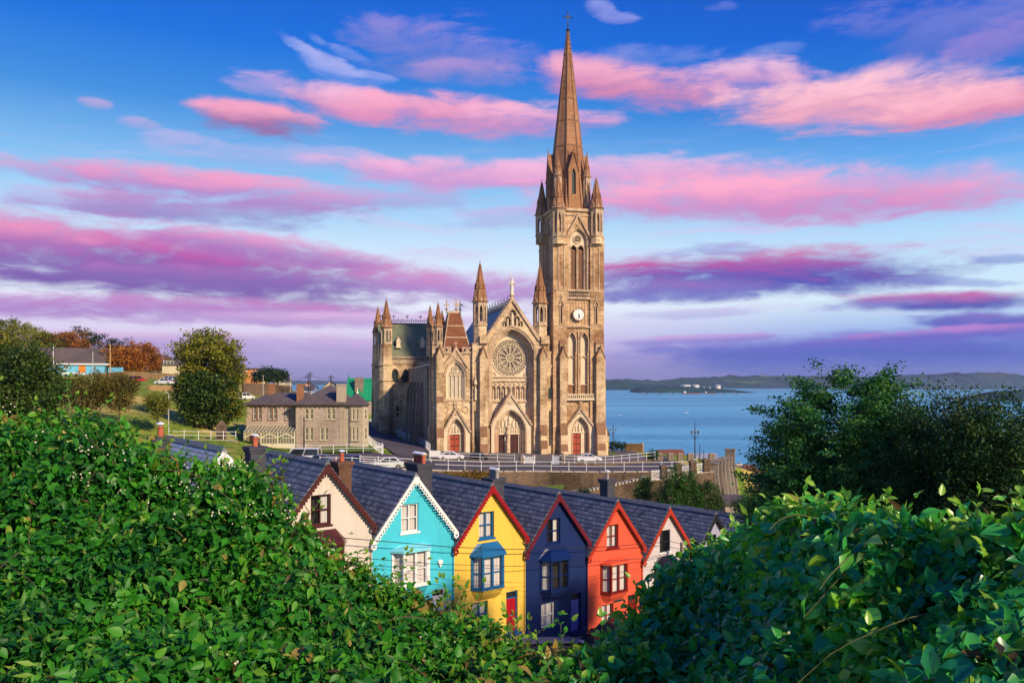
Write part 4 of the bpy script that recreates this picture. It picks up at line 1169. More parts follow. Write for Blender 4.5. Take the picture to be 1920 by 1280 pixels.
# spire
sz0, szt = zD, CZ(58, tuc, tvc)
spr = 37.0 / F * (CP0[1] + sa * tuc + ca * tvc) / math.cos(math.pi / 8)
suc = CU(1061, tvc) * .6 + tuc * .4
mb = MB(); nseg = 14
for i in range(nseg):
    t0, t1 = i / nseg, (i + 1) / nseg
    mb.frus(suc, tvc, sz0 + (szt - sz0) * t0, spr * (1 - t0) + .18 * t0, sz0 + (szt - sz0) * t1, spr * (1 - t1) + .18 * t1, 8, cap=False)
spire = cpart(mb, 'spire', SPIRE_STONE)
mb = MB()
for k in range(8):
    a = math.pi / 8 + k * math.pi / 4
    mb.tube([(suc + spr * math.cos(a), tvc + spr * math.sin(a), sz0), (suc + .18 * math.cos(a), tvc + .18 * math.sin(a), szt)], .17, 5, .09)
for py in (103,):
    t = (CZ(py, tuc, tvc) - sz0) / (szt - sz0); r_ = spr * (1 - t) + .18 * t
    mb.frus(suc, tvc, CZ(py, tuc, tvc) - .25, r_ * 1.22, CZ(py, tuc, tvc) + .25, r_ * 1.22, 8)
for t in np.linspace(.8, .97, 8):
    r_ = spr * (1 - t) + .18 * t; z = sz0 + (szt - sz0) * t
    for k in range(8):
        a = math.pi / 8 + k * math.pi / 4; mb.knob((suc + r_ * math.cos(a), tvc + r_ * math.sin(a), z), .2)
for t in (.2, .36, .5, .62, .72):
    r_ = spr * (1 - t) + .18 * t; z = sz0 + (szt - sz0) * t
    mb.frus(suc, tvc, z - .09, r_ * 1.015 + .05, z + .09, r_ * 1.0 + .05, 8)
cpart(mb, 'spire_rib', BROWN_STONE, spire)
mb = MB()
mb.lathe(suc, tvc, [(szt - .3, .3), (szt + .1, .42), (szt + .35, .12), (szt + 1.9, .08), (szt + 3.9, .05)], 8)
mb.box(suc - .85, suc + .85, tvc - .07, tvc + .07, szt + 2.55, szt + 2.75); mb.box(suc - .09, suc + .09, tvc - .07, tvc + .07, szt + 1.4, szt + 3.7)
for dx, dz in ((-.85, 2.65), (.85, 2.65), (0, 3.75)): mb.knob((suc + dx, tvc, szt + dz), .2)
cpart(mb, 'spire_cross', IRON, spire)
for k in range(4):                              # lucarnes on the cardinal faces
    mb = MB(); gl = MB()
    M_ = Matrix.Translation((suc, tvc, 0)) @ Matrix.Rotation(k * math.pi / 2, 4, 'Z')
    apo = spr * math.cos(math.pi / 8)
    zl0, zl1, zla = CZ(368, tuc, 0), CZ(318, tuc, 0), CZ(281, tuc, 0)
    mb.M = gl.M = M_
    hw = 1.05
    mb.pierced(-hw, hw, sz0, lambda x: zl1 + (zla - zl1) * max(0, 1 - abs(x) / hw), [lancet(0, .42, zl0 + .6, zl1 - .8, zl1 + .5)], -apo - .05, .4, extra=(0,))
    mb.box(-hw, -hw + .1, -apo - .04, -apo * .4, sz0, zl1); mb.box(hw - .1, hw, -apo - .04, -apo * .4, sz0, zl1)
    mb.add([(-hw - .1, -apo - .2, zl1 - .2), (0, -apo - .2, zla + .15), (0, -apo * .15, zla + .15), (-hw - .1, -apo * .15, zl1 - .2)], [(0, 1, 2, 3)]); mb.add([(hw + .1, -apo - .2, zl1 - .2), (0, -apo - .2, zla + .15), (0, -apo * .15, zla + .15), (hw + .1, -apo * .15, zl1 - .2)], [(0, 1, 2, 3)])
    mb.band([(-hw - .1, zl1 - .2), (0, zla + .1), (hw + .1, zl1 - .2)], .22, -apo - .25, -apo)
    finial(mb, 0, -apo - .1, zla + .3, .8)
    mb.box(-hw - .3, hw + .3, -apo - .3, -apo + .6, sz0, sz0 + .5)
    lo = cpart(mb, 'lucarne', SPIRE_STONE, spire)
    gl.box(-.45, .45, -apo + .3, -apo + .36, zl0, zl1 + .5)
    cpart(gl, 'lucarne_opening', LEAD_GLASS_DARK, spire)
for k in range(4):                              # inner pinnacles against the spire's foot
    a = math.pi / 4 + k * math.pi / 2
    u, v = suc + spr * .98 * math.cos(a), tvc + spr * .98 * math.sin(a)
    q = lambda py: CZ(py, tuc, 0)
    turret('spire_pinnacle', u, v, .74, sz0 - .2, q(384), q(328), q(279), shaft=SPIRE_STONE)
# ================================================================== the land
HW = 5.4                                       # frontage of one terrace house
HA = math.atan2(0.62, 0.785); hc, hs = math.cos(HA), math.sin(HA)
HA0 = Vector((-9.79, 42.6, 0))
def hpos(n, back=0.0, along=0.0):
    """point on the terrace's front line: house number n (0 = cream), metres back and along"""
    return Vector((HA0.x + (n * HW + along) * hc - back * hs, HA0.y + (n * HW + along) * hs + back * hc, 0))
def hbase(n): return 36.2 - 1.0 * n
W1 = [(-32, 96.5), (-18.5, 98.5), (-12.6, 103), (-10.6, 106), (-4.2, 110.5), (3.0, 114), (10.6, 115.3), (21.6, 117.3), (27, 121), (29, 127)]   # the road's retaining wall, plan
W1Z = [39.1, 39.0, 38.2, 37.8, 37.1, 36.75, 36.5, 36.3, 36.1, 36.0]
PTS_UP = [at(*p) for p in [
    (560, 874, 100), (690, 880, 98), (765, 882, 103), (810, 884, 107), (1000, 885, 115), (1100, 885, 116), (1240, 885, 118), (1300, 874, 128),
    (800, 863, 134), (1000, 871, 134), (1140, 875, 135), (1225, 868, 141), (860, 850, 151), (960, 851, 154), (1090, 851, 161), (1139, 853, 163), (1180, 846, 176),
    (745, 826, 180), (690, 803, 232), (700, 850, 120), (640, 839, 131), (460, 839, 131), (560, 853, 122), (690, 839, 133),
    (390, 799, 126), (440, 826, 113), (310, 824, 112), (250, 776, 120), (250, 741, 150), (250, 713, 195), (120, 706, 215), (330, 708, 222), (40, 701, 230), (0, 741, 140),
    (-200, 700, 150), (150, 692, 280), (330, 692, 300), (465, 746, 190), (500, 743, 215), (560, 746, 215), (620, 746, 240), (500, 724, 300), (0, 690, 330), (-300, 660, 300),
    (100, 805, 60), (0, 800, 40), (250, 812, 70), (760, 845, 140), (720, 822, 170)]]
PTS_UP += [Vector(p) for p in [(-14, 260, 32), (-10, 330, 22), (-20, 420, 6), (-80, 420, 16), (-200, 450, 36), (-90, 600, -6), (60, 220, 22), (58, 190, 25), (90, 300, 6), (110, 380, -5), (30, 300, 12), (30, 420, -6), (0, 520, -8), (-300, 700, 30), (-330, 100, 60), (60, 150, 29),
                              (36, 165, 34.2), (30, 180, 33.6), (20, 195, 33), (-4, 215, 34.5), (140, 700, -10), (300, 700, -10), (300, 420, -8), (0, 700, -10), (-150, 700, -8)]]
PTS_LO = [Vector(p) for p in [(0, 0, 48.2), (-10, 0, 48.5), (10, 0, 47.7), (0, -40, 49), (-60, -40, 53), (60, -40, 46), (0, 7, 46.6), (-6, 7, 47.4), (6, 7, 46.2), (-14, 10, 48), (14, 9, 45), (-10, 13, 45.2), (-5, 13, 44.2), (0, 13, 43.6), (6, 13, 43), (11, 13, 42), (-12, 19, 43), (-6, 19, 41.2), (0, 19, 40), (6, 19, 39.5), (12, 19, 38), (-12, 27, 40.5), (-5, 27, 37.8), (1, 28, 36.6), (8, 28, 35.4), (0, 9.5, 45.6), (5, 9.5, 45.2), (-5, 9.5, 46.2), (-25, 25, 47.5),
                              (-20, 75, 37), (0, 76, 33.5), (20, 82, 31), (35, 86, 29), (-10, 103, 33), (3, 111, 32.2), (10, 112, 32), (21, 113, 30.8), (29, 113, 29.8), (-12, 90, 35.5), (36, 110, 29), (45, 120, 28), (55, 150, 26),
                              (36, 60, 30), (30, 32, 35), (45, 40, 31), (70, 60, 27), (90, 120, 20), (120, 250, 3), (200, 100, 18), (300, 60, 15), (300, 250, -6), (300, -30, 40), (120, 0, 40), (24, 14, 43), (60, 190, 22), (90, 300, 4), (150, 420, -8), (-40, 60, 44), (-60, 50, 47), (300, 720, -10)]]
for n_ in range(-3, 10):
    for back, dz in ((-12, 1.0), (-8.5, -.1), (-3.5, -.15), (0, -.2), (4, -.1), (9, 0.1)):
        p = hpos(n_, back); p.z = hbase(n_) + dz; PTS_LO.append(p)
def rbf(P):
    A = np.array([[p.x, p.y] for p in P]); z = np.array([p.z for p in P])
    D = np.sqrt(((A[:, None] - A[None]) ** 2).sum(-1) + 1.0)
    n = len(A); M_ = np.zeros((n + 3, n + 3))
    M_[:n, :n] = D + np.eye(n) * 0.02; M_[:n, n] = 1; M_[:n, n + 1:] = A; M_[n, :n] = 1; M_[n + 1:, :n] = A.T
    w = np.linalg.solve(M_, np.concatenate([z, np.zeros(3)]))
    def f(x, y):
        x = np.asarray(x, float).ravel(); y = np.asarray(y, float).ravel()
        d = np.sqrt((x[:, None] - A[None, :, 0]) ** 2 + (y[:, None] - A[None, :, 1]) ** 2 + 1.0)
        return d @ w[:n] + w[n] + x * w[n + 1] + y * w[n + 2]
    return f
f_up, f_lo = rbf(PTS_UP), rbf(PTS_LO)
def behind_wall(x, y):
    x = np.asarray(x, float).ravel(); y = np.asarray(y, float).ravel()
    wx = [p[0] for p in W1]; wy = [p[1] for p in W1]
    yy = np.interp(x, [-400, -60] + wx[:-1] + [29.2], [18, 55] + wy[:-1] + [121.5]) + 1.2
    return (y > yy) & ((x < 29.0) | (y > 420) | ((x < 29 + (y - 127) * .55) & (y > 127)))
def ground(x, y):
    b = behind_wall(x, y)
    return np.where(b, f_up(x, y), f_lo(x, y))
def gz(x, y): return float(ground([x], [y])[0])

GRASS = None
def ground_material():
    m, N, b = new_mat('hillside_grass_and_earth')
    p = N.n('ShaderNodeNewGeometry').outputs['Position']
    big = N.noise(p, 0.05, 5, 0.6); mid = N.noise(p, 0.35, 6, 0.65); fine = N.noise(p, 4.0, 5, 0.7)
    g = N.mix(N.smooth(mid, .38, .62), (0.09, 0.17, 0.018), (0.28, 0.30, 0.04))
    g = N.mix(N.smooth(big, .5, .62), g, (0.55, 0.40, 0.11))
    g = N.mix(N.m('MULTIPLY', N.smooth(mid, .62, .75), .7), g, (0.32, 0.19, 0.07))
    g = N.mix(.7, g, N.mix(1.0, g, N.ramp(fine, [(.3, (.45, .45, .45)), (.7, (1.5, 1.5, 1.5))]), 'MULTIPLY'))
    N.put(b.inputs['Base Color'], g); b.inputs['Roughness'].default_value = .95; b.inputs['Specular IOR Level'].default_value = .1
    bump(N, b, N.m('ADD', fine, mid), .8, .15)
    return m
GROUND = ground_material()
def axis(a, spans):
    out = [a]
    for b, st in spans:
        k = max(1, round((b - out[-1]) / st)); s0 = out[-1]
        out += [s0 + (b - s0) * (i + 1) / k for i in range(k)]
    return np.array(out)
gx = axis(-330, [(-100, 6), (-50, 2.2), (45, 1.5), (120, 4), (320, 10)])
gy = axis(-40, [(10, 4), (95, 2.2), (175, 1.5), (260, 3), (720, 10)])
X, Y = np.meshgrid(gx, gy)
Zg = ground(X.ravel(), Y.ravel())
rng = np.random.default_rng(3)
Zg = Zg + np.array([mnoise.noise(Vector((x * .12, y * .12, 0))) * .18 for x, y in zip(X.ravel(), Y.ravel())]) * (np.hypot(X.ravel(), Y.ravel()) > 12)
V = np.stack([X.ravel(), Y.ravel(), Zg], 1)
nx_, ny_ = len(gx), len(gy)
idx = np.arange(nx_ * ny_).reshape(ny_, nx_)
Fq = np.stack([idx[:-1, :-1].ravel(), idx[:-1, 1:].ravel(), idx[1:, 1:].ravel(), idx[1:, :-1].ravel()], 1)
me = bpy.data.meshes.new('ground'); me.from_pydata(V.tolist(), [], Fq.tolist()); me.materials.append(GROUND)
me.polygons.foreach_set('use_smooth', [True] * len(me.polygons))
go = bpy.data.objects.new('ground', me); COL.objects.link(go); tag(go, kind='structure')

# sea
def sea_material():
    m, N, b = new_mat('harbour_water')
    p = N.n('ShaderNodeNewGeometry').outputs['Position']
    mp = N.n('ShaderNodeMapping'); mp.inputs['Scale'].default_value = (0.35, 1.0, 1.0); N.put(mp.inputs[0], p)
    w1 = N.noise(mp.outputs[0], 0.35, 6, 0.65); w2 = N.noise(mp.outputs[0], 0.03, 4, 0.55)
    mp2 = N.n('ShaderNodeMapping'); mp2.inputs['Scale'].default_value = (0.12, 1.0, 1.0); N.put(mp2.inputs[0], p)
    w3 = N.noise(mp2.outputs[0], 0.006, 6, 0.62, 0.6)
    c = N.mix(N.smooth(w3, .40, .62), (0.035, 0.25, 0.43), (0.10, 0.42, 0.60))  # reflected sky brightness and pale ripples put into the matte water colour
    c = N.mix(N.m('MULTIPLY', N.smooth(w1, .42, .66), .6), c, (0.20, 0.52, 0.66))
    N.put(b.inputs['Base Color'], c)
    b.inputs['Roughness'].default_value = .3; b.inputs['Specular IOR Level'].default_value = .0
    bump(N, b, N.m('ADD', w1, N.m('MULTIPLY', w2, 2.0)), .9, .6)
    gl = N.n('ShaderNodeBsdfGlossy'); gl.inputs['Roughness'].default_value = .25; mx = N.n('ShaderNodeMixShader'); mx.inputs[0].default_value = .16
    N.t.links.new(b.inputs['Normal'].links[0].from_socket, gl.inputs['Normal'])
    N.t.links.new(b.outputs[0], mx.inputs[1]); N.t.links.new(gl.outputs[0], mx.inputs[2])
    N.t.links.new(mx.outputs[0], [n for n in N.t.nodes if n.type == 'OUTPUT_MATERIAL'][0].inputs[0])
    return m
SEA = sea_material()
mb = MB(); mb.add([(-7000, -400, 0), (7000, -400, 0), (7000, 8500, 0), (-7000, 8500, 0)], [(0, 1, 2, 3)])
tag(mb.build('sea', SEA, recalc=False), kind='structure')

# hills across the harbour
def hill_material(name, cols, sc=0.006):
    m, N, b = new_mat(name)
    p = N.n('ShaderNodeNewGeometry').outputs['Position']
    vor = N.n('ShaderNodeTexVoronoi', feature='F1'); vor.inputs['Scale'].default_value = sc
    mpv = N.n('ShaderNodeMapping'); mpv.inputs['Scale'].default_value = (1, .6, 2.5); N.put(mpv.inputs[0], p); N.put(vor.inputs['Vector'], mpv.outputs[0])
    fld = N.sep(vor.outputs['Color'])[0]
    n1 = N.noise(p, .02, 6, .65); n2 = N.noise(p, .005, 4, .5)
    c = N.ramp(fld, cols, 'CONSTANT')
    c = N.mix(N.smooth(n2, .42, .55), c, cols[0][1])
    c = N.mix(.75, c, N.mix(1.0, c, N.ramp(n1, [(.3, (.35, .4, .45)), (.7, (1.5, 1.45, 1.4))]), 'MULTIPLY'))
    N.put(b.inputs['Base Color'], c); b.inputs['Roughness'].default_value = 1; b.inputs['Specular IOR Level'].default_value = 0
    bump(N, b, n1, 1.0, 12)
    return m
HILL_G = hill_material('far_woods_and_fields', [(0.0, (0.025, 0.070, 0.075)), (.35, (0.045, 0.12, 0.065)), (.55, (0.035, 0.085, 0.095)), (.85, (0.10, 0.15, 0.075))])  # distance haze put into the hill colours as extra blue
HILL_B = hill_material('far_headland', [(0.0, (0.035, 0.080, 0.115)), (.35, (0.075, 0.095, 0.10)), (.6, (0.05, 0.09, 0.12)), (.85, (0.13, 0.11, 0.10))])
HILL_D = hill_material('near_island', [(0.0, (0.012, 0.055, 0.06)), (.5, (0.02, 0.075, 0.055)), (.8, (0.035, 0.085, 0.06))], .012)
def hill(prof, Yf, depth, mat, shore_py, steep=.5, seed=0, rough=1.0):
    """prof: skyline (px, py) at distance Yf+depth*steep; drops to the shore at Yf"""
    rng = random.Random(seed)
    px = np.arange(prof[0][0], prof[-1][0] + .1, 2.0)
    py = np.interp(px, [p[0] for p in prof], [p[1] for p in prof])
    rows = [0, .08, .2, .35, .5, .7, 1.0]
    vs = []; fs = []
    for i, (a, b_) in enumerate(zip(px, py)):
        Yr = Yf + depth * steep
        zr = CAMZ + (HZ - b_) / F * Yr
        x = (a - CX) / F * Yr
        jit = mnoise.fractal(Vector((a * .11, seed, 0)), 1.0, 2.0, 4) * 10 * rough
        zr = max(.5, zr + jit * min(1, max(0, zr) / 40))
        for t in rows:
            h = math.sin(min(1, t / steep) * math.pi / 2) ** .8 if t <= steep else math.cos((t - steep) / (1 - steep) * math.pi / 2)
            yy = Yf + depth * t + mnoise.noise(Vector((a * .03, t * 3, seed))) * depth * .05
            vs.append((x, yy, zr * h + (mnoise.noise(Vector((a * .2, t * 9, seed + 5))) * 6 * rough * h) - (2 if t in (0, 1.0) else 0)))
    m_ = len(rows)
    for i in range(len(px) - 1):
        for j in range(m_ - 1):
            fs.append((i * m_ + j, (i + 1) * m_ + j, (i + 1) * m_ + j + 1, i * m_ + j + 1))
    mb = MB(); mb.add(vs, fs)
    o = mb.build('hill', mat, smooth=True); tag(o, kind='structure'); return o
hill([(1050, 722), (1100, 713), (1135, 711.5), (1170, 710.5), (1200, 712), (1230, 713.5), (1258, 712.5), (1280, 708.5), (1310, 707.5), (1330, 708), (1350, 706.5), (1380, 706), (1420, 704.5), (1500, 705.5), (1560, 706), (1640, 707.5), (1700, 712), (1740, 726)], 3750, 1200, HILL_G, 728, seed=1)
hill([(1370, 733.5), (1388, 724), (1430, 719), (1480, 717), (1560, 718), (1660, 720), (1700, 732)], 3700, 500, HILL_B, 728, seed=7)
hill([(1185, 736), (1192, 728), (1205, 725.5), (1240, 725), (1290, 724), (1330, 727), (1372, 730), (1400, 735)], 2650, 300, HILL_D, 735, seed=2, rough=.6)
hill([(1590, 724), (1640, 710), (1672, 706), (1700, 704.5), (1740, 704), (1775, 702.5), (1800, 700.5), (1840, 699), (1870, 699), (1890, 700), (1905, 704), (1925, 709), (1990, 716), (2060, 728)], 3500, 700, HILL_B, 729, steep=.35, seed=3, rough=1.2)
hill([(1806, 747), (1830, 745.5), (1858, 744), (1866, 737), (1880, 733.5), (1900, 732.5), (1925, 731), (1990, 730), (2100, 735), (2200, 746)], 1700, 260, HILL_D, 751, steep=.4, seed=4, rough=.5)
hill([(-200, 700), (300, 706), (480, 712), (530, 716), (560, 714), (600, 713.5), (640, 715), (700, 714), (780, 715), (900, 713), (1060, 722)], 5600, 1500, HILL_B, 728, seed=5)
hill([(1060, 724), (1110, 718), (1150, 716.5), (1190, 719), (1240, 722), (1300, 731)], 3300, 300, HILL_D, 729, seed=6, rough=.6)

# asphalt, kerbs and lawn as sheets over the ground
def asphalt_material(name, c1, c2):
    return noise_mat(name, c1, c2, .9, .85, .25, spec=.25, world=True, contrast=.18)
ASPHALT = asphalt_material('purple_grey_asphalt', (0.062, 0.052, 0.062), (0.10, 0.085, 0.092))
YARD = asphalt_material('cathedral_yard_paving', (0.10, 0.088, 0.088), (0.15, 0.13, 0.125))
LAWN = noise_mat('mown_lawn', (0.06, 0.13, 0.012), (0.14, 0.19, 0.02), 1.2, .95, .6, world=True)
KERB = noise_mat('kerb_stone', (0.30, 0.28, 0.26), (0.40, 0.37, 0.33), 2, .85, .2)
def ribbon(name, A, B, mat, lift=.07, step=1.6, kind='structure', across=10, zfun=None):
    A = [Vector((p[0], p[1], 0)) for p in A]; B = [Vector((p[0], p[1], 0)) for p in B]
    rowsA, rowsB = [], []
    for i in range(len(A) - 1):
        k = max(1, int(max((A[i + 1] - A[i]).length, (B[i + 1] - B[i]).length) / step))
        for j in range(k):
            rowsA.append(A[i].lerp(A[i + 1], j / k)); rowsB.append(B[i].lerp(B[i + 1], j / k))
    rowsA.append(A[-1]); rowsB.append(B[-1])
    xs, ys = [], []
    for a, b_ in zip(rowsA, rowsB):
        for j in range(across + 1):
            p = a.lerp(b_, j / across); xs.append(p.x); ys.append(p.y)
    z = (f_up if zfun is None else zfun)(xs, ys) + lift
    mb = MB(); m_ = across + 1
    mb.add(list(zip(xs, ys, z)), [(i * m_ + j, (i + 1) * m_ + j, (i + 1) * m_ + j + 1, i * m_ + j + 1) for i in range(len(rowsA) - 1) for j in range(across)])
    o = mb.build(name, mat, smooth=True); tag(o, kind=kind) if kind else None
    return o
def P2(px, Y): return ((px - CX) / F * Y, Y)
ribbon('road', W1 + [(30, 140), (30, 165)], [P2(560, 114), P2(690, 120), P2(745, 124), P2(770, 130), P2(860, 134.6), P2(1000, 134.6), P2(1135, 135.6), P2(1228, 141), (27.5, 150), (27.8, 156), (28.2, 160), (28, 166)], ASPHALT, .14, across=14)
ribbon('hill_road', [P2(752, 122), P2(722, 140), P2(705, 155), P2(690, 172), P2(676, 200), P2(668, 236)], [P2(806, 146), P2(797, 155), P2(775, 168), P2(745, 186), P2(717, 210), P2(692, 236)], ASPHALT, .2)
ribbon('pavement', [P2(800, 135.5), P2(860, 135.2), P2(1000, 135.2), P2(1135, 136.2), P2(1226, 141.6), (25.5, 150)], [P2(806, 166), P2(860, 170), P2(1000, 172), P2(1135, 176), P2(1180, 182), (26.5, 182)], YARD, .1)
ribbon('lawn', [P2(470, 123.5), P2(560, 122), P2(640, 121.5), P2(705, 121.5)], [P2(470, 131), P2(560, 133), P2(640, 133), P2(697, 139)], LAWN, .25)
ribbon('lawn', [P2(1118, 160), P2(1142, 160.5), P2(1158, 163)], [P2(1120, 166), P2(1140, 168), P2(1158, 166)], LAWN, .22)
# the terrace's street
def f_street(xs, ys):
    out = []
    for x, y in zip(xs, ys):
        d = Vector((x, y, 0)) - HA0
        al = d.x * hc + d.y * hs
        out.append(36.2 - al / HW - .12)
    return np.array(out)
def hp2(n, back): p = hpos(n, back); return (p.x, p.y)
NS = list(np.arange(-5, 11.1, 1.0))
ribbon('street', [hp2(n, -1.7) for n in NS], [hp2(n, -8.5) for n in NS], ASPHALT, .0, zfun=f_street)
ribbon('pavement', [hp2(n, .3) for n in NS], [hp2(n, -1.65) for n in NS], KERB, .12, zfun=f_street)
# ================================================================== the painted terrace
SLATE = masonry('blue_black_slate', (0.22, 0.23, 0.28), (0.08, 0.085, 0.112), (0.025, 0.027, 0.032), 0.40, 0.24, 0.026, rough=.5, stain=(.42, .46, .38), stain_amt=.85, bmp=.9, spec=.5, stain_scale=.35)
SLATE_L = masonry('pale_blue_slate', (0.46, 0.49, 0.54), (0.34, 0.37, 0.43), (0.08, 0.09, 0.1), 0.34, 0.20, 0.022, rough=.45, stain=(.7, .7, .68), stain_amt=.5, bmp=.9, spec=.5, stain_scale=.35)
LEAD = noise_mat('lead_flashing', (0.10, 0.105, 0.115), (0.17, 0.175, 0.185), 2, .5, .15)
CURTAIN = noise_mat('net_curtain', (0.62, 0.58, 0.56), (0.80, 0.77, 0.74), 2.0, .9, .3, stretch=(14, 1, .3))
ROOM = noise_mat('dark_room', (0.012, 0.011, 0.010), (0.035, 0.03, 0.026), .8, 1, 0)
PANE = glass_mat('window_pane', (0.03, 0.035, 0.045), .14)
CHIM_BRICK = masonry('rendered_brick_chimney', (0.20, 0.095, 0.055), (0.15, 0.075, 0.05), (0.10, 0.07, 0.05), .22, .08, .01, stain=(.5, .5, .5), stain_amt=.6)
CHIM_DARK = noise_mat('sooty_chimney_render', (0.030, 0.034, 0.05), (0.07, 0.07, 0.085), 2.2, .9, .3)
POT_RED = noise_mat('terracotta_pot', (0.36, 0.07, 0.04), (0.46, 0.12, 0.06), 4, .8, .1)
POT_GREY = noise_mat('weathered_pot', (0.20, 0.18, 0.17), (0.32, 0.29, 0.27), 4, .8, .1)
POT_CAP = noise_mat('pale_chimney_cowl', (0.55, 0.60, 0.68), (0.68, 0.72, 0.78), 5, .5, .05)
DARK_METAL = noise_mat('dark_painted_metal', (0.02, 0.02, 0.022), (0.04, 0.04, 0.042), 5, .5, .05)
WHITE_P = paint('white_gloss_paint', (238, 238, 236), .85, .4, .05, .15)

def frame_bars(mb, x0, x1, z0, z1, y, w=.07, d=.09, vert=(), horiz=()):
    mb.box(x0, x0 + w, y, y + d, z0, z1); mb.box(x1 - w, x1, y, y + d, z0, z1)
    mb.box(x0 + w, x1 - w, y, y + d, z0, z0 + w * 1.3); mb.box(x0 + w, x1 - w, y, y + d, z1 - w, z1)
    for v in vert: mb.box(v - w * .5, v + w * .5, y + .004, y + d - .004, z0 + w * 1.3, z1 - w)
    for h in horiz: mb.box(x0 + w, x1 - w, y + .008, y + d - .012, h - w * .4, h + w * .4)

def sash_window(parent, x0, x1, z0, z1, y, frame_m, sill_m, vert=1, horiz=1, curtain=True, half=None, name='window', curtm=None, M=None, room=True, sill=True, w=.07):
    fm = MB(); fm.M = M
    vs = [x0 + (x1 - x0) * (i + 1) / (vert + 1) for i in range(vert)]
    hs_ = [z0 + (z1 - z0) * (i + 1) / (horiz + 1) for i in range(horiz)]
    frame_bars(fm, x0, x1, z0, z1, y, w, .09, vs, hs_)
    win = fm.build(name, frame_m, parent)
    g = MB(); g.M = M; g.add([(x0 + .05, y + .055, z0 + .05), (x1 - .05, y + .055, z0 + .05), (x1 - .05, y + .055, z1 - .05), (x0 + .05, y + .055, z1 - .05)], [(0, 1, 2, 3)])
    g.build('pane', PANE, win, recalc=False)
    if curtain:
        c = MB(); c.M = M
        spans = [(x0 + .06, x1 - .06)] if half is None else half(x0, x1)
        for a, b in spans:
            k = max(6, int((b - a) / .05))
            top = [(a + (b - a) * i / k, y + .17 + .025 * math.sin(i * 2.1) + .01 * math.sin(i * .7), 0) for i in range(k + 1)]
            vsx = [(p[0], p[1], z0 + .08) for p in top] + [(p[0], p[1], z1 - .05) for p in top]
            c.add(vsx, [(i, i + 1, i + k + 2, i + k + 1) for i in range(k)])
        c.build('curtain', curtm or CURTAIN, win, recalc=False)
    if room:
        r = MB(); r.M = M; r.add([(x0 + .02, y + .45, z0), (x1 - .02, y + .45, z0), (x1 - .02, y + .45, z1), (x0 + .02, y + .45, z1), (x0 + .02, y + .06, z0), (x1 - .02, y + .06, z0), (x1 - .02, y + .06, z1), (x0 + .02, y + .06, z1)],
                                 [(0, 1, 2, 3), (0, 4, 7, 3), (1, 5, 6, 2), (0, 1, 5, 4), (3, 2, 6, 7)])
        r.build('room', ROOM, win, recalc=False)
    if sill:
        s_ = MB(); s_.M = M; s_.box(x0 - .1, x1 + .1, y - .16, y + .03, z0 - .1, z0 + .002); s_.build('sill', sill_m, win)
    return win

def bargeboard(parent, mat, hw, ze, za, y0, lace=True, drop=True, scale=1.0):
    mb = MB()
    L = math.hypot(hw, za - ze); n = int(L / (.20 * scale))
    for sgn in (-1, 1):
        a = Vector((sgn * hw, 0, ze)); b = Vector((0, 0, za)); d = (b - a).normalized(); pass
        nrm = Vector((-sgn * d.z * 1.0, 0, -abs(d.x)))
        P = lambda t, o: (a.x + (b.x - a.x) * t + nrm.x * o, a.z + (b.z - a.z) * t + nrm.z * o)
        w = .15 * scale
        mb.prism_xz([P(0, 0), P(1, 0), P(1, w), P(0, w)], y0, y0 + .05)
        for k in range(n):
            t0, t1 = k / n, (k + 1) / n
            if lace:                              # pierced scallop: ring and drop
                cx, cz = P((t0 + t1) / 2, w + .05 * scale)
                mb.ring(cx, cz, .082 * scale, .045 * scale, y0 + .004, y0 + .046, 9)
                if k % 2 == 0: mb.band([P((t0 + t1) / 2, w + .12 * scale), P((t0 + t1) / 2, w + .2 * scale)], .05 * scale, y0 + .006, y0 + .044)
            else:
                pts = [P(t0, w - .01)] + [P(t0 + (t1 - t0) * (.5 - .5 * math.cos(q * math.pi / 6)), w + .13 * scale * math.sin(q * math.pi / 6)) for q in range(7)] + [P(t1, w - .01)]
                mb.prism_xz(pts, y0 + .003, y0 + .047)
        if drop:
            cx, cz = P(.0, w + .06); mb.ring(cx - sgn * .0, cz - .02, .13, .09, y0 - .01, y0 + .06, 12); mb.knob((cx, y0 + .02, cz - .2), .07)
    mb.prism_xz([(-.16, za - .12), (.16, za - .12), (.05, za - .5), (0, za - .62), (-.05, za - .5)], y0 - .006, y0 + .056)
    return mb.build('bargeboard', mat, parent)

def chimney(parent, x, y, z0, z1, sx, sy, stack_m, pots=3, pot_m=POT_RED, cap=True):
    mb = MB()
    mb.box(x - sx / 2, x + sx / 2, y - sy / 2, y + sy / 2, z0, z1 - .32)
    mb.box(x - sx / 2 - .06, x + sx / 2 + .06, y - sy / 2 - .06, y + sy / 2 + .06, z1 - .32, z1 - .18)
    mb.box(x - sx / 2 - .12, x + sx / 2 + .12, y - sy / 2 - .12, y + sy / 2 + .12, z1 - .18, z1)
    o = mb.build('chimney', stack_m, parent)
    for k in range(pots):
        t = (k + .5) / pots - .5
        px, py = (x, y + t * (sy - .1)) if sy >= sx else (x + t * (sx - .1), y)
        p = MB(); p.lathe(px, py, [(z1, .15), (z1 + .1, .14), (z1 + .38, .115), (z1 + .4, .15), (z1 + .46, .15), (z1 + .47, .09)], 10)
        po = p.build('chimney_pot', pot_m, o)
        if cap:
            c = MB(); c.lathe(px, py, [(z1 + .46, .05), (z1 + .56, .05), (z1 + .57, .2), (z1 + .62, .19), (z1 + .68, .03)], 10); c.build('pot_cowl', POT_CAP, o)
    return o

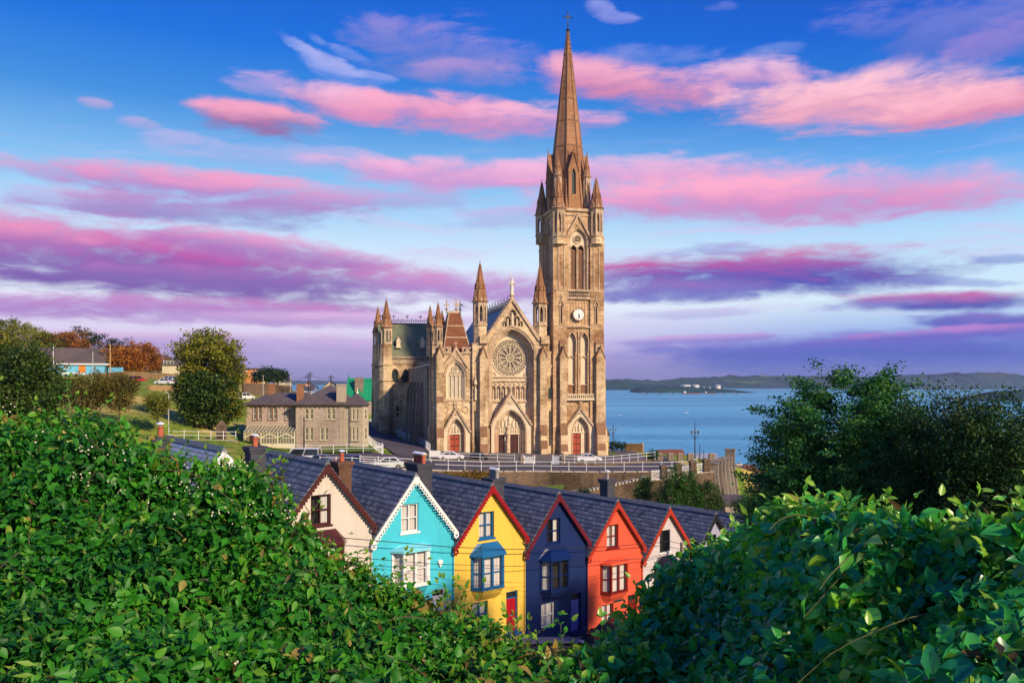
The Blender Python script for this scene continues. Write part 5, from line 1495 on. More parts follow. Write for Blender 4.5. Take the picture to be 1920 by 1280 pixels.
def canted(cx, w, d, fw, z0, z1, grow=0.0):
    """plan of a canted bay: (x,y) corners from left wall to right wall"""
    return [(cx - w / 2 - grow, 0), (cx - fw / 2 - grow * .6, -d - grow), (cx + fw / 2 + grow * .6, -d - grow), (cx + w / 2 + grow, 0)]

def terrace_house(n, label, wall_m, trim_m, barge_m, sill_m, lace=False, sash_m=None, canopy_m=None, apron_m=None, door_m=None, bay_curtain=True, top_curtain=True, roof_m=None,
                  detail=True, chim=None, ground_win_m=None, canopy_flat=False, door=True, top_dark=False):
    b = hpos(n); zb = hbase(n)
    e = empty('terrace_house', (b.x, b.y, zb), HA, label, 'house', 'painted terrace houses')
    hw = HW / 2; ze, za = 5.85, 9.18; D = 8.0
    sash_m = sash_m or trim_m; canopy_m = canopy_m or trim_m; apron_m = apron_m or wall_m
    top = lambda x: ze + (za - ze) * (1 - abs(x) / hw)
    wx0, wx1, wz0, wz1 = -.85, .28, 6.08, 7.68
    bx, bw, bd, bfw, bz0, bz1 = -.22, 2.35, .55, 1.5, 3.10, 5.10
    gx0, gx1, gz0, gz1 = -1.35, -.2, .75, 2.3
    dx0, dx1, dz1 = 1.22, 2.12, 2.55
    wall = MB()
    ops = [rect(wx0, wx1, wz0, wz1), rect(bx - bw / 2 + .1, bx + bw / 2 - .1, bz0, bz1), rect(gx0, gx1, gz0, gz1), rect(dx0, dx1, 0, dz1)]
    wall.pierced(-hw, hw, -1.6, top, ops, 0, .3, extra=(0,))
    wall.add([(-hw, 0, -1.6), (-hw, D, -1.6), (-hw, D, ze), (-hw, 0, ze), (hw, 0, -1.6), (hw, D, -1.6), (hw, D, ze), (hw, 0, ze), (0, D, za), (0, 0, za)], [(0, 1, 2, 3), (4, 5, 6, 7), (1, 5, 6, 8, 2)])
    wall.build('wall', wall_m, e, recalc=False)
    # roof: two slate slopes with thickness, ridge tiles, flashing strip
    rf = MB(); ov = .14; sl = (za - ze) / hw
    for sgn in (-1, 1):
        a = (sgn * (hw + ov), ze - ov * sl + .06); r_ = (0, za + .06)
        nx2 = (sgn * (hw + ov), ze - ov * sl + .19); nr = (0, za + .20)
        rf.prism_xz([a, r_, nr, nx2], -.22, D + .2)
    ro = rf.build('roof', roof_m or SLATE, e)
    rg = MB(); rg.prism_xz([(-.17, za + .08), (0, za + .30), (.17, za + .08)], -.23, D + .2); rg.build('ridge_tile', LEAD if detail else SLATE, ro)
    bargeboard(e, barge_m, hw + ov + .03, ze - (ov + .03) * sl + .12, za + .12, -.29, lace)
    sf = MB()
    for sgn in (-1, 1):                             # boards edging the verge, seen from below
        sf.prism_xz([(sgn * (hw + ov), ze - ov * sl + .0), (0, za - .0), (0, za + .055), (sgn * (hw + ov), ze - ov * sl + .055)], -.24, -.0)
    sf.build('soffit', barge_m, ro)
    # upper window
    sash_window(e, wx0, wx1, wz0, wz1, .1, sash_m, sill_m, 1, 1, top_curtain, None if not top_dark else (lambda a, c: [(a + (c - a) * .58, c - .08)]))
    # bay
    bay = MB()
    pl = canted(bx, bw, bd, bfw, 0, 0)
    apr = [(bz0 - .62, -.50), (bz0 - .5, -.36), (bz0 - .3, -.12), (bz0 - .1, .02), (bz0 - .02, .10), (bz0, .10)]
    rows = [[(p[0] + (0), p[1], z) for p in canted(bx, bw * (1 + g * .35), max(.08, bd * (1 + g * 1.4)), bfw * (1 + g * .35), 0, 0)] for z, g in apr]
    for r0, r1 in zip(rows[:-1], rows[1:]):
        bay.add(r0 + r1, [(i, i + 1, i + 5, i + 4) for i in range(3)])
    bay.add(rows[-1], [(0, 1, 2, 3)]); bay.add(rows[0], [(3, 2, 1, 0)])
    bo = bay.build('bay_window', apron_m, e)
    sl_ = MB(); sl_.prism_xy(canted(bx, bw + .2, bd + .1, bfw + .14, 0, 0), bz0 + .002, bz0 + .075); sl_.build('sill', sill_m, bo)
    post = MB()
    for p in pl: post.box(p[0] - .075, p[0] + .075, p[1] - .05 if p[1] < 0 else -.06, p[1] + .10, bz0 + .075, bz1)
    for i in range(3):
        a, c = Vector((*pl[i], 0)), Vector((*pl[i + 1], 0)); d = c - a; L = d.length; ang = math.atan2(d.y, d.x)
        M_ = Matrix.Translation(a) @ Matrix.Rotation(ang, 4, 'Z')
        post.M = M_
        if i == 1:
            frame_bars(post, .05, L - .05, bz0 + .08, bz1, 0, .06, .08, [L * .5], [bz0 + (bz1 - bz0) * .5])
            post.box(L * .5 - .06, L * .5 + .06, -.01, .09, bz0 + .08, bz1)
        else:
            frame_bars(post, .05, L - .05, bz0 + .08, bz1, 0, .06, .08, [], [bz0 + (bz1 - bz0) * .5])
        post.M = None
    post.build('frame', sash_m, bo)
    pane = MB(); cur = MB(); rm = MB()
    for i in range(3):
        a, c = pl[i], pl[i + 1]
        pane.add([(a[0], a[1] + .045, bz0 + .1), (c[0], c[1] + .045, bz0 + .1), (c[0], c[1] + .045, bz1 - .03), (a[0], a[1] + .045, bz1 - .03)], [(0, 1, 2, 3)])
        if bay_curtain is True or (bay_curtain == 'left' and i == 0):
            k = 16
            ln = [(a[0] + (c[0] - a[0]) * (q / k * .92 + .04), a[1] + (c[1] - a[1]) * (q / k * .92 + .04) + .17 + .03 * math.sin(q * 2.3)) for q in range(k + 1)]
            cur.add([(x, y, bz0 + .12) for x, y in ln] + [(x, y, bz1 - .05) for x, y in ln], [(q, q + 1, q + k + 2, q + k + 1) for q in range(k)])
    pane.build('pane', PANE, bo, recalc=False)
    if cur.v: cur.build('curtain', CURTAIN, bo, recalc=False)
    rm.prism_xy([(bx - bw / 2 + .12, .30), (bx + bw / 2 - .12, .30), (bx + bw / 2 - .12, .34), (bx - bw / 2 + .12, .34)], bz0, bz1); rm.build('room', ROOM, bo)
    cn = MB(); c0_ = canted(bx, bw + .36, bd + .2, bfw + .3, 0, 0); hC = .20 if canopy_flat else .62
    c1_ = [(bx - bw * .33, 0), (bx - bfw * .32, -.1), (bx + bfw * .32, -.1), (bx + bw * .33, 0)]
    cn.prism_xy(c0_, bz1 - .02, bz1 + .10)
    cn.add([(x, y, bz1 + .10) for x, y in c0_] + [(x, y, bz1 + .10 + hC) for x, y in c1_], [(0, 1, 5, 4), (1, 2, 6, 5), (2, 3, 7, 6), (4, 5, 6, 7)])
    cn.build('canopy', canopy_m, bo)
    # ground floor
    sash_window(e, gx0, gx1, gz0, gz1, .1, ground_win_m or sash_m, sill_m, 1, 1, True)
    if door and door_m:
        dm = MB(); dm.box(dx0 + .07, dx1 - .07, .14, .20, .05, 2.08)
        for zz in ((.25, .95), (1.1, 1.95)):
            for xx in (dx0 + .17, (dx0 + dx1) / 2 + .03): dm.box(xx, xx + .25, .115, .139, *zz)
        do = dm.build('door', door_m, e)
        hh = MB(); hh.knob((dx1 - .17, .09, 1.05), .045); hh.box((dx0 + dx1) / 2 - .13, (dx0 + dx1) / 2 + .13, .1, .138, 1.0, 1.06); hh.build('handle', LEAD, do)
        df = MB(); df.box(dx0, dx0 + .07, .1, .24, 0, dz1); df.box(dx1 - .07, dx1, .1, .24, 0, dz1); df.box(dx0 + .07, dx1 - .07, .1, .24, 2.09, 2.15); df.box(dx0 + .07, dx1 - .07, .1, .24, dz1 - .07, dz1); df.box(dx0 - .1, dx1 + .1, -.35, .3, -.12, .045)
        df.build('door_frame', sash_m if door_m is not None else trim_m, do)
        tr = MB(); tr.box(dx0 + .07, dx1 - .07, .17, .19, 2.15, dz1 - .07); tr.build('transom_pane', PANE, do); tr2 = MB(); tr2.box(dx0 + .05, dx1 - .05, .3, .33, 0, dz1); tr2.build('hallway', ROOM, do)
    # gutter step and downpipe at the valley
    gt = MB(); gt.tube([(hw - .02, -.1, ze - .3), (hw - .02, .1, ze - .5), (hw - .04, -.06, ze - .9), (hw - .04, -.06, -.1)], .038, 6); gt.build('downpipe', wall_m, e)
    if n in (1, 3, 4):                             # patched lead strips on the slope
        lf = MB()
        for (ya, yb, ta, tb) in (((1.2, 2.9, .52, .57), (2.6, 5.4, .38, .43)) if n == 3 else ((4.8, 7.2, .70, .74),)):
            P = lambda y, t: (-(hw + ov) + (hw + ov) * t - .02, y, ze - ov * sl + .2 + (za + .01 - ze + ov * sl) * t)
            lf.add([P(ya, ta), P(yb, ta), P(yb, tb), P(ya, tb)], [(0, 1, 2, 3)])
        lf.build('lead_patch', LEAD, ro, recalc=False)
    if chim: chimney(e, *chim)
    return e

CREAM = paint('cream_render', (244, 232, 218), .64); SKYB = paint('turquoise_render', (70, 204, 226), .80); YELL = paint('yellow_render', (250, 208, 84), .76); NAVY = paint('navy_render', (6, 42, 108), .62)
ORAN = paint('orange_render', (244, 98, 66), .72); WHITE_R = paint('white_render', (226, 216, 216), .68); GREY_R = paint('lilac_grey_render', (176, 176, 198), .75)
MAROON = paint('maroon_gloss', (78, 34, 34), .9, .4); BLUE_G = paint('mid_blue_gloss', (30, 104, 156), .85, .4); RED_G = paint('cherry_red_gloss', (180, 24, 40), .58, .4); NAVY_G = paint('navy_gloss', (10, 42, 104), .65, .4)
DRED = paint('crimson_gloss', (120, 20, 46), .6, .5); DOORR = paint('red_door_gloss', (176, 18, 38), .85, .35); PERI = paint('periwinkle_gloss', (104, 112, 186), .8, .35); OXRED = paint('oxblood_gloss', (132, 28, 22), .85, .4)
ORED = paint('orange_red_gloss', (206, 60, 36), .6, .5); BLACK_G = paint('black_gloss', (26, 28, 36), .9, .4); PALEB = paint('pale_turquoise_render', (136, 224, 236), .85)
ch = lambda z, pm=POT_RED, sm=CHIM_DARK, y=3.6, pots=3, sx=1.0, sy=1.1: (HW / 2, y, 5.2, z, sx, sy, sm, pots, pm)
terrace_house(-1, 'white gabled house with a pale blue slate roof, half hidden beside the cream house', WHITE_R, WHITE_P, WHITE_P, WHITE_P, lace=True, roof_m=SLATE_L, door_m=NAVY_G, chim=ch(9.15, POT_RED, CHIM_DARK, 2.9, 1, .8, .9))
terrace_house(0, 'cream terrace house with dark maroon bargeboards and a maroon window', CREAM, MAROON, MAROON, MAROON, roof_m=SLATE, door_m=MAROON, top_curtain=True, top_dark=True, chim=ch(8.95, POT_RED, CHIM_BRICK, 3.6, 1, .8, .9))
blue = terrace_house(1, 'turquoise terrace house with white lacy bargeboards and white windows', SKYB, WHITE_P, WHITE_P, WHITE_P, lace=True, canopy_m=PALEB, canopy_flat=True, apron_m=SKYB, door_m=WHITE_P, chim=ch(9.5, POT_RED, CHIM_DARK, 3.8, 4, 1.05, 1.35))
terrace_house(2, 'yellow terrace house with red bargeboards, blue bay window and red door', YELL, BLUE_G, RED_G, BLUE_G, sash_m=BLUE_G, door_m=DOORR, chim=ch(9.2, POT_GREY, CHIM_DARK, 3.2, 3, .9, 1.0))
terrace_house(3, 'navy blue terrace house with crimson bargeboards and a periwinkle door', NAVY, NAVY_G, DRED, NAVY_G, sash_m=NAVY_G, door_m=PERI, bay_curtain='left', top_dark=True, ground_win_m=WHITE_P)
terrace_house(4, 'orange terrace house with orange-red bargeboards and oxblood window frames', ORAN, OXRED, ORED, OXRED, canopy_m=ORAN, canopy_flat=True, door_m=OXRED, chim=ch(10.25, POT_GREY, CHIM_DARK, 3.5, 1, .75, .8))
terrace_house(5, 'white terrace house with red bargeboards and black windows, next to the orange house', WHITE_R, BLACK_G, ORED, WHITE_P, canopy_m=BLACK_G, door_m=BLACK_G, top_curtain=False)
terrace_house(6, 'lilac grey terrace house with dark bargeboards, half hidden by the right hedge', GREY_R, BLACK_G, BLACK_G, GREY_R, door_m=BLACK_G, top_curtain=False)
terrace_house(7, 'terrace house at the foot of the row, only its slate roof showing above the hedge', GREY_R, BLACK_G, BLACK_G, GREY_R, door_m=BLACK_G, detail=False)
# alarm box on the turquoise house
mb = MB(); mb.prism_xz([(1.62, 4.0), (1.72, 3.82), (1.82, 4.0), (1.88, 4.22), (1.72, 4.28), (1.56, 4.22)], -.12, -.002); mb.build('alarm_box', WHITE_P, blue)
# tall pair of chimney pots and stack of the house above the row, at the left edge of the roofs
p = hpos(-1.5, .6)
e = empty('chimney_stack', (p.x, p.y, hbase(-1.5)), HA, 'tall grey chimney stack with a red pot poking out of the left hedge', 'chimney')
chimney(e, 0, 0, 5.0, 9.55, .75, .75, CHIM_DARK, 1, POT_RED)
# ================================================================== other buildings
RUBBLE = masonry('rubble_limestone', (0.54, 0.42, 0.335), (0.39, 0.30, 0.245), (0.48, 0.385, 0.30), .55, .24, .03, stain=(.62, .58, .56), stain_amt=.6, warp=.12)
RUBBLE_BR = masonry('brown_rubble_wall', (0.20, 0.125, 0.075), (0.10, 0.062, 0.042), (0.20, 0.145, 0.10), .5, .22, .035, stain=(.40, .40, .34), stain_amt=.95, warp=.15, bmp=.9)
RUBBLE_GOLD = masonry('golden_rubble_wall', (0.42, 0.25, 0.10), (0.33, 0.19, 0.08), (0.40, 0.28, 0.14), .6, .26, .035, stain=(.6, .55, .5), stain_amt=.5, warp=.15)
DRESSED = masonry('dressed_quoin_stone', (0.48, 0.40, 0.29), (0.42, 0.345, 0.25), (0.34, 0.27, 0.2), .7, .34, .015, stain=(.75, .7, .65), stain_amt=.4)
ROOF_DK = masonry('grey_brown_slate', (0.15, 0.115, 0.10), (0.11, 0.085, 0.078), (0.05, 0.04, 0.04), .4, .22, .015, rough=.6, stain=(.7, .7, .7), stain_amt=.5)
BRICK_OR = masonry('orange_brick', (0.40, 0.17, 0.07), (0.32, 0.13, 0.06), (0.3, 0.2, 0.13), .22, .08, .01, stain=(.6, .6, .6), stain_amt=.4)
COPPER = masonry('green_copper_sheet', (0.010, 0.27, 0.12), (0.014, 0.32, 0.145), (0.008, 0.16, 0.08), .7, 60, .04, rough=.5, stain=(.7, .75, .7), stain_amt=.4, stain_scale=.4)
CREAMY = paint('cream_gloss_paint', (238, 226, 192), .85, .45); BROWN_P = paint('brown_gloss_paint', (108, 66, 42), .85, .45)
BLUE_W = paint('school_blue_render', (116, 196, 232), .8); ORANGE_D = paint('orange_door', (240, 140, 34), .8); CREAM_W = paint('pale_cream_render', (240, 222, 180), .8)
PEACH_W = paint('peach_render', (226, 150, 84), .8); GOLD_W = paint('gold_render', (238, 198, 110), .8); LILAC_W = paint('pale_blue_render', (150, 170, 206), .8)
CONS_GLASS = glass_mat('conservatory_glass', (0.16, 0.16, 0.13), .6)
STONE_WALLCAP = noise_mat('rough_coping_stone', (0.30, 0.25, 0.19), (0.46, 0.40, 0.32), 2.5, .9, .5)

def hip_roof(mb, x0, x1, y0, y1, z0, ridge, ov=.5, t=.12):
    """hipped roof over a rectangle; ridge=(xa,xb,y,z) line"""
    X0, X1, Y0, Y1 = x0 - ov, x1 + ov, y0 - ov, y1 + ov
    xa, xb, yr, zr = ridge
    v = [(X0, Y0, z0), (X1, Y0, z0), (X1, Y1, z0), (X0, Y1, z0), (xa, yr, zr), (xb, yr, zr), (X0, Y0, z0 - t), (X1, Y0, z0 - t), (X1, Y1, z0 - t), (X0, Y1, z0 - t)]
    mb.add(v, [(0, 1, 5, 4), (1, 2, 5), (2, 3, 4, 5), (3, 0, 4), (0, 6, 7, 1), (1, 7, 8, 2), (2, 8, 9, 3), (3, 9, 6, 0), (9, 8, 7, 6)])

# ---- the stone house with the conservatory (origin: left end of its front, plan in metres)
SY = 131.0
s_ = SY / F
def SX(px): return (px - 455) * s_
def SZ(py): return (838.5 - py) * s_
sh = empty('stone_house', at(455, 838.5, SY), 0, 'grey stone two-storey house with hipped slate roofs and a white conservatory', 'house')
pt = lambda mb, name, m, parent=None, **k: mb.build(name, m, parent or sh, **k)
def stone_win(px0, px1, py0, py1, y, fm, surround, M=None, parent=None):
    x0, x1, z0, z1 = SX(px0), SX(px1), SZ(py1), SZ(py0)
    sm = MB(); sm.M = M
    sm.box(x0 - .16, x0, y - .05, y + .1, z0, z1); sm.box(x1, x1 + .16, y - .05, y + .1, z0, z1); sm.box(x0 - .16, x1 + .16, y - .05, y + .1, z1, z1 + .2); sm.box(x0 - .2, x1 + .2, y - .12, y + .1, z0 - .16, z0)
    xm = (x0 + x1) / 2; sm.box(xm - .14, xm + .14, y - .045, y + .1, z0, z1)
    w = sm.build('window', surround, parent or sh)
    for a, b in ((x0, xm - .14), (xm + .14, x1)):
        f_ = MB(); f_.M = M; frame_bars(f_, a, b, z0, z1, y + .02, .075, .07, [], [(z0 + z1) / 2]); fo = f_.build('frame', fm, w)
        g = MB(); g.M = M; g.box(a + .05, b - .05, y + .055, y + .07, z0 + .05, z1 - .05); g.build('pane', PANE_WARM, w)
    return w
PANE_WARM = noise_mat('warm_window_pane', (0.10, 0.085, 0.06), (0.22, 0.19, 0.14), 1.5, .12, .05, spec=.6)  # opaque pane, warm brown
zE = SZ(758)
LX0, LX1, MX1 = SX(456), SX(555), SX(643)
def wallbox(name, x0, x1, y0, y1, z0, z1, wins, m=RUBBLE):
    mb = MB(); mb.pierced(x0, x1, z0, z1, [rect(SX(a), SX(b), SZ(d), SZ(c)) for a, b, c, d in wins], y0, .2)
    mb.add([(x0, y0, z0), (x0, y1, z0), (x0, y1, z1), (x0, y0, z1), (x1, y0, z0), (x1, y1, z0), (x1, y1, z1), (x1, y0, z1)], [(0, 1, 2, 3), (4, 5, 6, 7), (1, 5, 6, 2)])
    return pt(mb, name, m, recalc=False)
wl = [(469, 484, 765, 787), (498, 513, 765, 787), (530, 545, 765, 787)]
wm = [(572, 587, 766, 786), (613, 628, 766, 786), (572, 587, 801, 825), (600.5, 615.5, 801, 825)]
wallbox('wall', LX0, LX1 + .3, 1.6, 11, -1, zE, wl)
wallbox('wall', LX1, MX1, 0, 11, -1, zE, wm)
for w_ in wl: stone_win(*w_, 1.62, WHITE_P, BROWN_STONE)
for w_ in wm: stone_win(*w_, .02, CREAMY, DRESSED)
# canted return and the bay at the right
mb = MB()
bayp = [(MX1, .12), (SX(655), .16), (SX(656), -.12), (SX(680), -.12), (SX(688), 1.5), (SX(688) - 1.9, 9), (MX1, 9)]
mb.prism_xy(bayp, -1, zE); pt(mb, 'bay_wall', DRESSED)
for c_ in ((660.5, 672, 766, 787), (660.5, 672, 801, 825)): stone_win(*c_, -.2, CREAMY, DRESSED)
ang = math.atan2(1.62, SX(688) - SX(680)); L_ = math.hypot(1.62, SX(688) - SX(680))
for z0, z1 in ((SZ(787), SZ(766)), (SZ(825), SZ(801))):
    f_ = MB(); f_.M = Matrix.Translation((SX(680), -.12, 0)) @ Matrix.Rotation(ang, 4, 'Z'); frame_bars(f_, L_ * .28, L_ * .72, z0, z1, -.06, .09, .07, [], [(z0 + z1) / 2]); fo = f_.build('window', CREAMY, sh)
    g = MB(); g.M = f_.M; g.box(L_ * .3, L_ * .7, -.03, -.012, z0 + .06, z1 - .06); g.build('pane', PANE_WARM, fo)
for x in (LX0, LX1, MX1 - .5):
    mb = MB(); mb.box(x - .02 if x else -.02, x + .5, (1.56 if x == LX0 else -.04), .4 + (1.6 if x == LX0 else 0), -1, zE - .13); pt(mb, 'quoin', DRESSED)
mb = MB(); hip_roof(mb, LX0, LX1 + 1, 1.6, 11, zE, (SX(488), SX(560), 6, SZ(736.5))); pt(mb, 'roof', ROOF_DK)
mb = MB(); hip_roof(mb, LX1, MX1, 0, 11, zE + .05, (SX(602), SX(608), 5.6, SZ(723)), .55); pt(mb, 'roof', ROOF_DK)
mb = MB()
v0 = [(x + (0.0), y) for x, y in bayp]
ctr = (SX(661), 4.0, SZ(737)); n_ = len(bayp)
cxm = sum(p[0] for p in bayp) / n_; cym = sum(p[1] for p in bayp) / n_
ob_ = [(p[0] + (.35 if p[0] > cxm else -.1), p[1] + (.55 if p[1] > cym else -.5)) for p in bayp]
mb.add([(x, y, zE + .02) for x, y in ob_] + [(x, y, zE - .1) for x, y in ob_] + [ctr, (SX(648), 4.5, SZ(739))], [(i, (i + 1) % n_, 2 * n_) for i in range(n_)] + [(i, i + n_, (i + 1) % n_ + n_, (i + 1) % n_) for i in range(n_)])
rr_ = pt(mb, 'roof', ROOF_DK)
mb = MB(); mb.lathe(ctr[0], ctr[1], [(ctr[2] - .1, .25), (ctr[2] + .15, .2), (ctr[2] + .2, .1), (ctr[2] + 1.0, .03)], 8); mb.build('roof_finial', CREAMY, rr_)
for k in range(11):
    mb = MB(); mb.box(LX0 + .2 + k * .78, LX0 + .34 + k * .78, 1.2, 1.6, zE - .36, zE - .12); pt(mb, 'eaves_bracket', BROWN_P)
for k in range(10):
    mb = MB(); mb.box(LX1 + .3 + k * .75, LX1 + .44 + k * .75, -.4, 0, zE - .34, zE - .1); pt(mb, 'eaves_bracket', BROWN_P)
for (px0, px1, top_py, y, m, d) in ((485.5, 495, 720, 5.2, BRICK_OR, 1.0), (550, 560, 720, 2.0, BRICK_OR, 1.4), (630.5, 646, 720, .15, DRESSED, 1.4)):
    mb = MB(); x0, x1 = SX(px0), SX(px1); zt = SZ(top_py)
    mb.box(x0, x1, y, y + d, zE - .3, zt - .25); mb.box(x0 - .07, x1 + .07, y - .07, y + d + .07, zt - .25, zt)
    pt(mb, 'chimney', m)
# conservatory
cn0, cn1, cy0, cy1 = SX(462), SX(555.5), -1.1, 1.6
zc0, zc1 = SZ(808.5), SZ(799)
mb = MB()
for k in range(4): x = cn0 + (cn1 - cn0) * k / 3; mb.box(x - .09, x + .09, cy0, cy0 + .14, 0, zc0)
mb.box(cn0, cn1, cy0 + .01, cy0 + .13, zc0 - .14, zc0); mb.box(cn0 + (cn1 - cn0) / 3, cn1, cy0 - .02, cy0 + .12, -.3, .72); mb.box(cn0, cn0 + .12, cy0, cy1, 0, zc0)
for k in range(3):
    a, b = cn0 + (cn1 - cn0) * k / 3, cn0 + (cn1 - cn0) * (k + 1) / 3
    o_ = lancet((a + b) / 2, (b - a) / 2 - .1, 0, zc0 - .95, zc0 - .2)
    mb.band([(a, zc0 - .95), ((a + b) / 2, zc0 - .28), (b, zc0 - .95)], .16, cy0 - .01, cy0 + .1)
    if k:
        for j in range(1, 6): x = a + (b - a) * j / 6; mb.box(x - .03, x + .03, cy0 + .02, cy0 + .09, .7, zc0 - .15)
        mb.box(a, b, cy0 + .015, cy0 + .1, 1.55, 1.63)
cons = pt(mb, 'conservatory', CREAMY)
mb = MB(); mb.box(cn0 + (cn1 - cn0) / 3, cn1, cy0 + .05, cy0 + .07, .7, zc0 - .1); mb.build('pane', CONS_GLASS, cons)
mb = MB(); mb.add([(cn0 - .1, cy0 - .15, zc0 + .02), (cn1 + .1, cy0 - .15, zc0 + .02), (cn1 + .1, cy1, zc1), (cn0 - .1, cy1, zc1)], [(0, 1, 2, 3)]); mb.build('glass_roof', CONS_GLASS, cons, recalc=False)
mb = MB()
for k in range(15): x = cn0 + (cn1 - cn0) * k / 14; mb.tube([(x, cy0 - .17, zc0 + .04), (x, cy1, zc1 + .03)], .04, 4)
mb.build('glazing_bar', CREAMY, cons)
mb = MB(); mb.box(SX(463.5), SX(474), 1.2, 1.58, 0, SZ(815)); pt(mb, 'porch_door', BROWN_P)

# ---- plain houses seen at a distance
def far_house(label, px0, px1, py_e, py_b, py_r, Y, depth, wall_m, roof_m, wins=(), rot=0.0, chims=(), gable='side', win_m=None, door=None, ridge_frac=.5, group=None, cat='house', name='house', pane_m=None):
    """a house whose front spans photo columns px0..px1 at distance Y; eaves, base and ridge rows give its heights"""
    k = Y / F; x0_ = (px0 - CX) * k; cr_, sr_ = math.cos(rot), math.sin(rot)
    wx = lambda px: ((px - CX) / F * Y - x0_) / (cr_ - (px - CX) / F * sr_)
    w = wx(px1); ze = (py_b - py_e) * k; zr = (py_b - py_r) * k
    e = empty(name, at(px0, py_b, Y), rot, label, cat, group)
    wz = lambda py: (py_b - py) * k
    mb = MB()
    ops = [rect(wx(a), wx(b), wz(d), wz(c)) for a, b, c, d in wins]
    if door: ops.append(rect(wx(door[0]), wx(door[1]), 0, wz(door[2])))
    top = (lambda x: ze) if gable != 'front' else (lambda x: ze + (zr - ze) * (1 - abs(x - w / 2) / (w / 2)))
    mb.pierced(0, w, -2.5, top, ops, 0, .15, extra=(w / 2,))
    mb.add([(0, 0, -2.5), (0, depth, -2.5), (0, depth, ze), (0, 0, ze), (w, 0, -2.5), (w, depth, -2.5), (w, depth, ze), (w, 0, ze)], [(0, 1, 2, 3), (4, 5, 6, 7), (1, 5, 6, 2)])
    if gable == 'side': mb.add([(0, 0, ze), (0, depth, ze), (0, depth * ridge_frac, zr - .05), (w, 0, ze), (w, depth, ze), (w, depth * ridge_frac, zr - .05)], [(0, 1, 2), (3, 5, 4)])
    if gable == 'front': mb.add([(0, depth, ze), (w, depth, ze), (w / 2, depth, zr - .05)], [(0, 1, 2)])
    mb.build('wall', wall_m, e, recalc=False)
    mb = MB(); t = .14; o = .35
    if gable == 'side':
        yr = depth * ridge_frac
        mb.prism_yz([(-o, ze - o * (zr - ze) / yr), (yr, zr), (yr, zr + t), (-o, ze - o * (zr - ze) / yr + t)], -.2, w + .2)
        mb.prism_yz([(depth + o, ze - o * (zr - ze) / (depth - yr)), (yr, zr), (yr, zr + t), (depth + o, ze - o * (zr - ze) / (depth - yr) + t)], -.2, w + .2)
    elif gable == 'front':
        for sx in (0, w):
            s2 = -1 if sx == 0 else 1
            mb.prism_xz([(sx + s2 * .25, ze - .25 * (zr - ze) / (w / 2)), (w / 2, zr), (w / 2, zr + t), (sx + s2 * .25, ze - .25 * (zr - ze) / (w / 2) + t)], -.3, depth + .2)
    else:
        hip_roof(mb, 0, w, 0, depth, ze + .05, (w * .3, w * .7, depth / 2, zr), .35)
    mb.build('roof', roof_m, e)
    for a, b, c, d in wins:
        x0, x1, z0, z1 = wx(a), wx(b), wz(d), wz(c)
        f_ = MB(); nv = max(1, int((x1 - x0) / 1.1)); frame_bars(f_, x0, x1, z0, z1, .02, .10, .08, [x0 + (x1 - x0) * (i + 1) / (nv + 1) for i in range(nv)], [])
        fo = f_.build('window', win_m or WHITE_P, e)
        g = MB(); g.box(x0 + .05, x1 - .05, .06, .08, z0 + .05, z1 - .05); g.build('pane', pane_m or PANE_WARM, fo)
    if door:
        d_ = MB(); d_.box(wx(door[0]), wx(door[1]), .06, .12, 0, wz(door[2])); d_.box(wx(door[0]) + .05, (wx(door[0]) + wx(door[1])) / 2 - .03, .03, .058, .1, wz(door[2]) - .1); d_.build('door', door[3], e)
    for cx, cw, top_py, m in chims:
        c_ = MB(); x = wx(cx); yy = depth * ridge_frac; c_.box(x - cw / 2, x + cw / 2, yy - .5, yy + .5, ze, wz(top_py) - .2); c_.box(x - cw / 2 - .08, x + cw / 2 + .08, yy - .58, yy + .58, wz(top_py) - .2, wz(top_py)); co = c_.build('chimney', m, e)
        p_ = MB()
        for q in (-.25, .25): p_.lathe(x, yy + q, [(wz(top_py), .14), (wz(top_py) + .5, .11)], 8)
        p_.build('chimney_pot', POT_RED, co)
    return e
sc = far_house('long low school building with pale blue walls, an orange door and a brown roof', 40, 196, 682, 700, 651, 226, 11, BLUE_W, ROOF_DK, [(121.5, 128, 683, 692), (101, 108, 684, 691)], .33, [(41, 1.2, 649, CREAM_W)], door=(147.5, 160.5, 683.5, ORANGE_D), cat='school', name='school')
mb = MB(); k_ = 226 / F
mb.box(0, 22.2, -.45, -.36, (700 - 682.5) * k_ - .1, (700 - 680.5) * k_); mb.box(0, 16, -.06, -.003, -.2, .35); mb.build('fascia', WHITE_P, sc)
mb = MB(); mb.box(112.8 * k_, 118 * k_, 3.0, 3.2, (700 - 671) * k_, (700 - 668.5) * k_); mb.build('roof_light', WHITE_P, sc)
far_house('white house with a long band of windows, partly behind the big tree', 304, 352, 684, 702, 668, 232, 9, CREAM_W, ROOF_DK, [(306, 326, 675.5, 684.0)], -.05, (), gable='hip')
far_house('terraced house with an orange gable, above the brown wall left of the stone house', 457, 471, 692, 704, 690.5, 262, 8, PEACH_W, ROOF_DK, [(461, 464, 694, 699)], 0, (), )
for i, (a, b, wm_, lb_) in enumerate(((472, 484, PEACH_W, 'low peach house, first of three on the ridge above the brown wall'), (484.5, 497, CREAM_W, 'low cream house, middle one of three on the ridge above the brown wall'), (497.5, 511, LILAC_W, 'low pale blue house, last of three on the ridge above the brown wall'))):
    far_house(lb_, a, b, 704, 716, 697.5, 240 + i * 4, 8, wm_, ROOF_DK, [((a + b) / 2 - 3.5, (a + b) / 2 - 1.5, 706, 711), ((a + b) / 2 + 1.5, (a + b) / 2 + 3.5, 706, 711)], .1, [((a + 3), .9, 694, CREAM_W)], group='houses on the ridge')
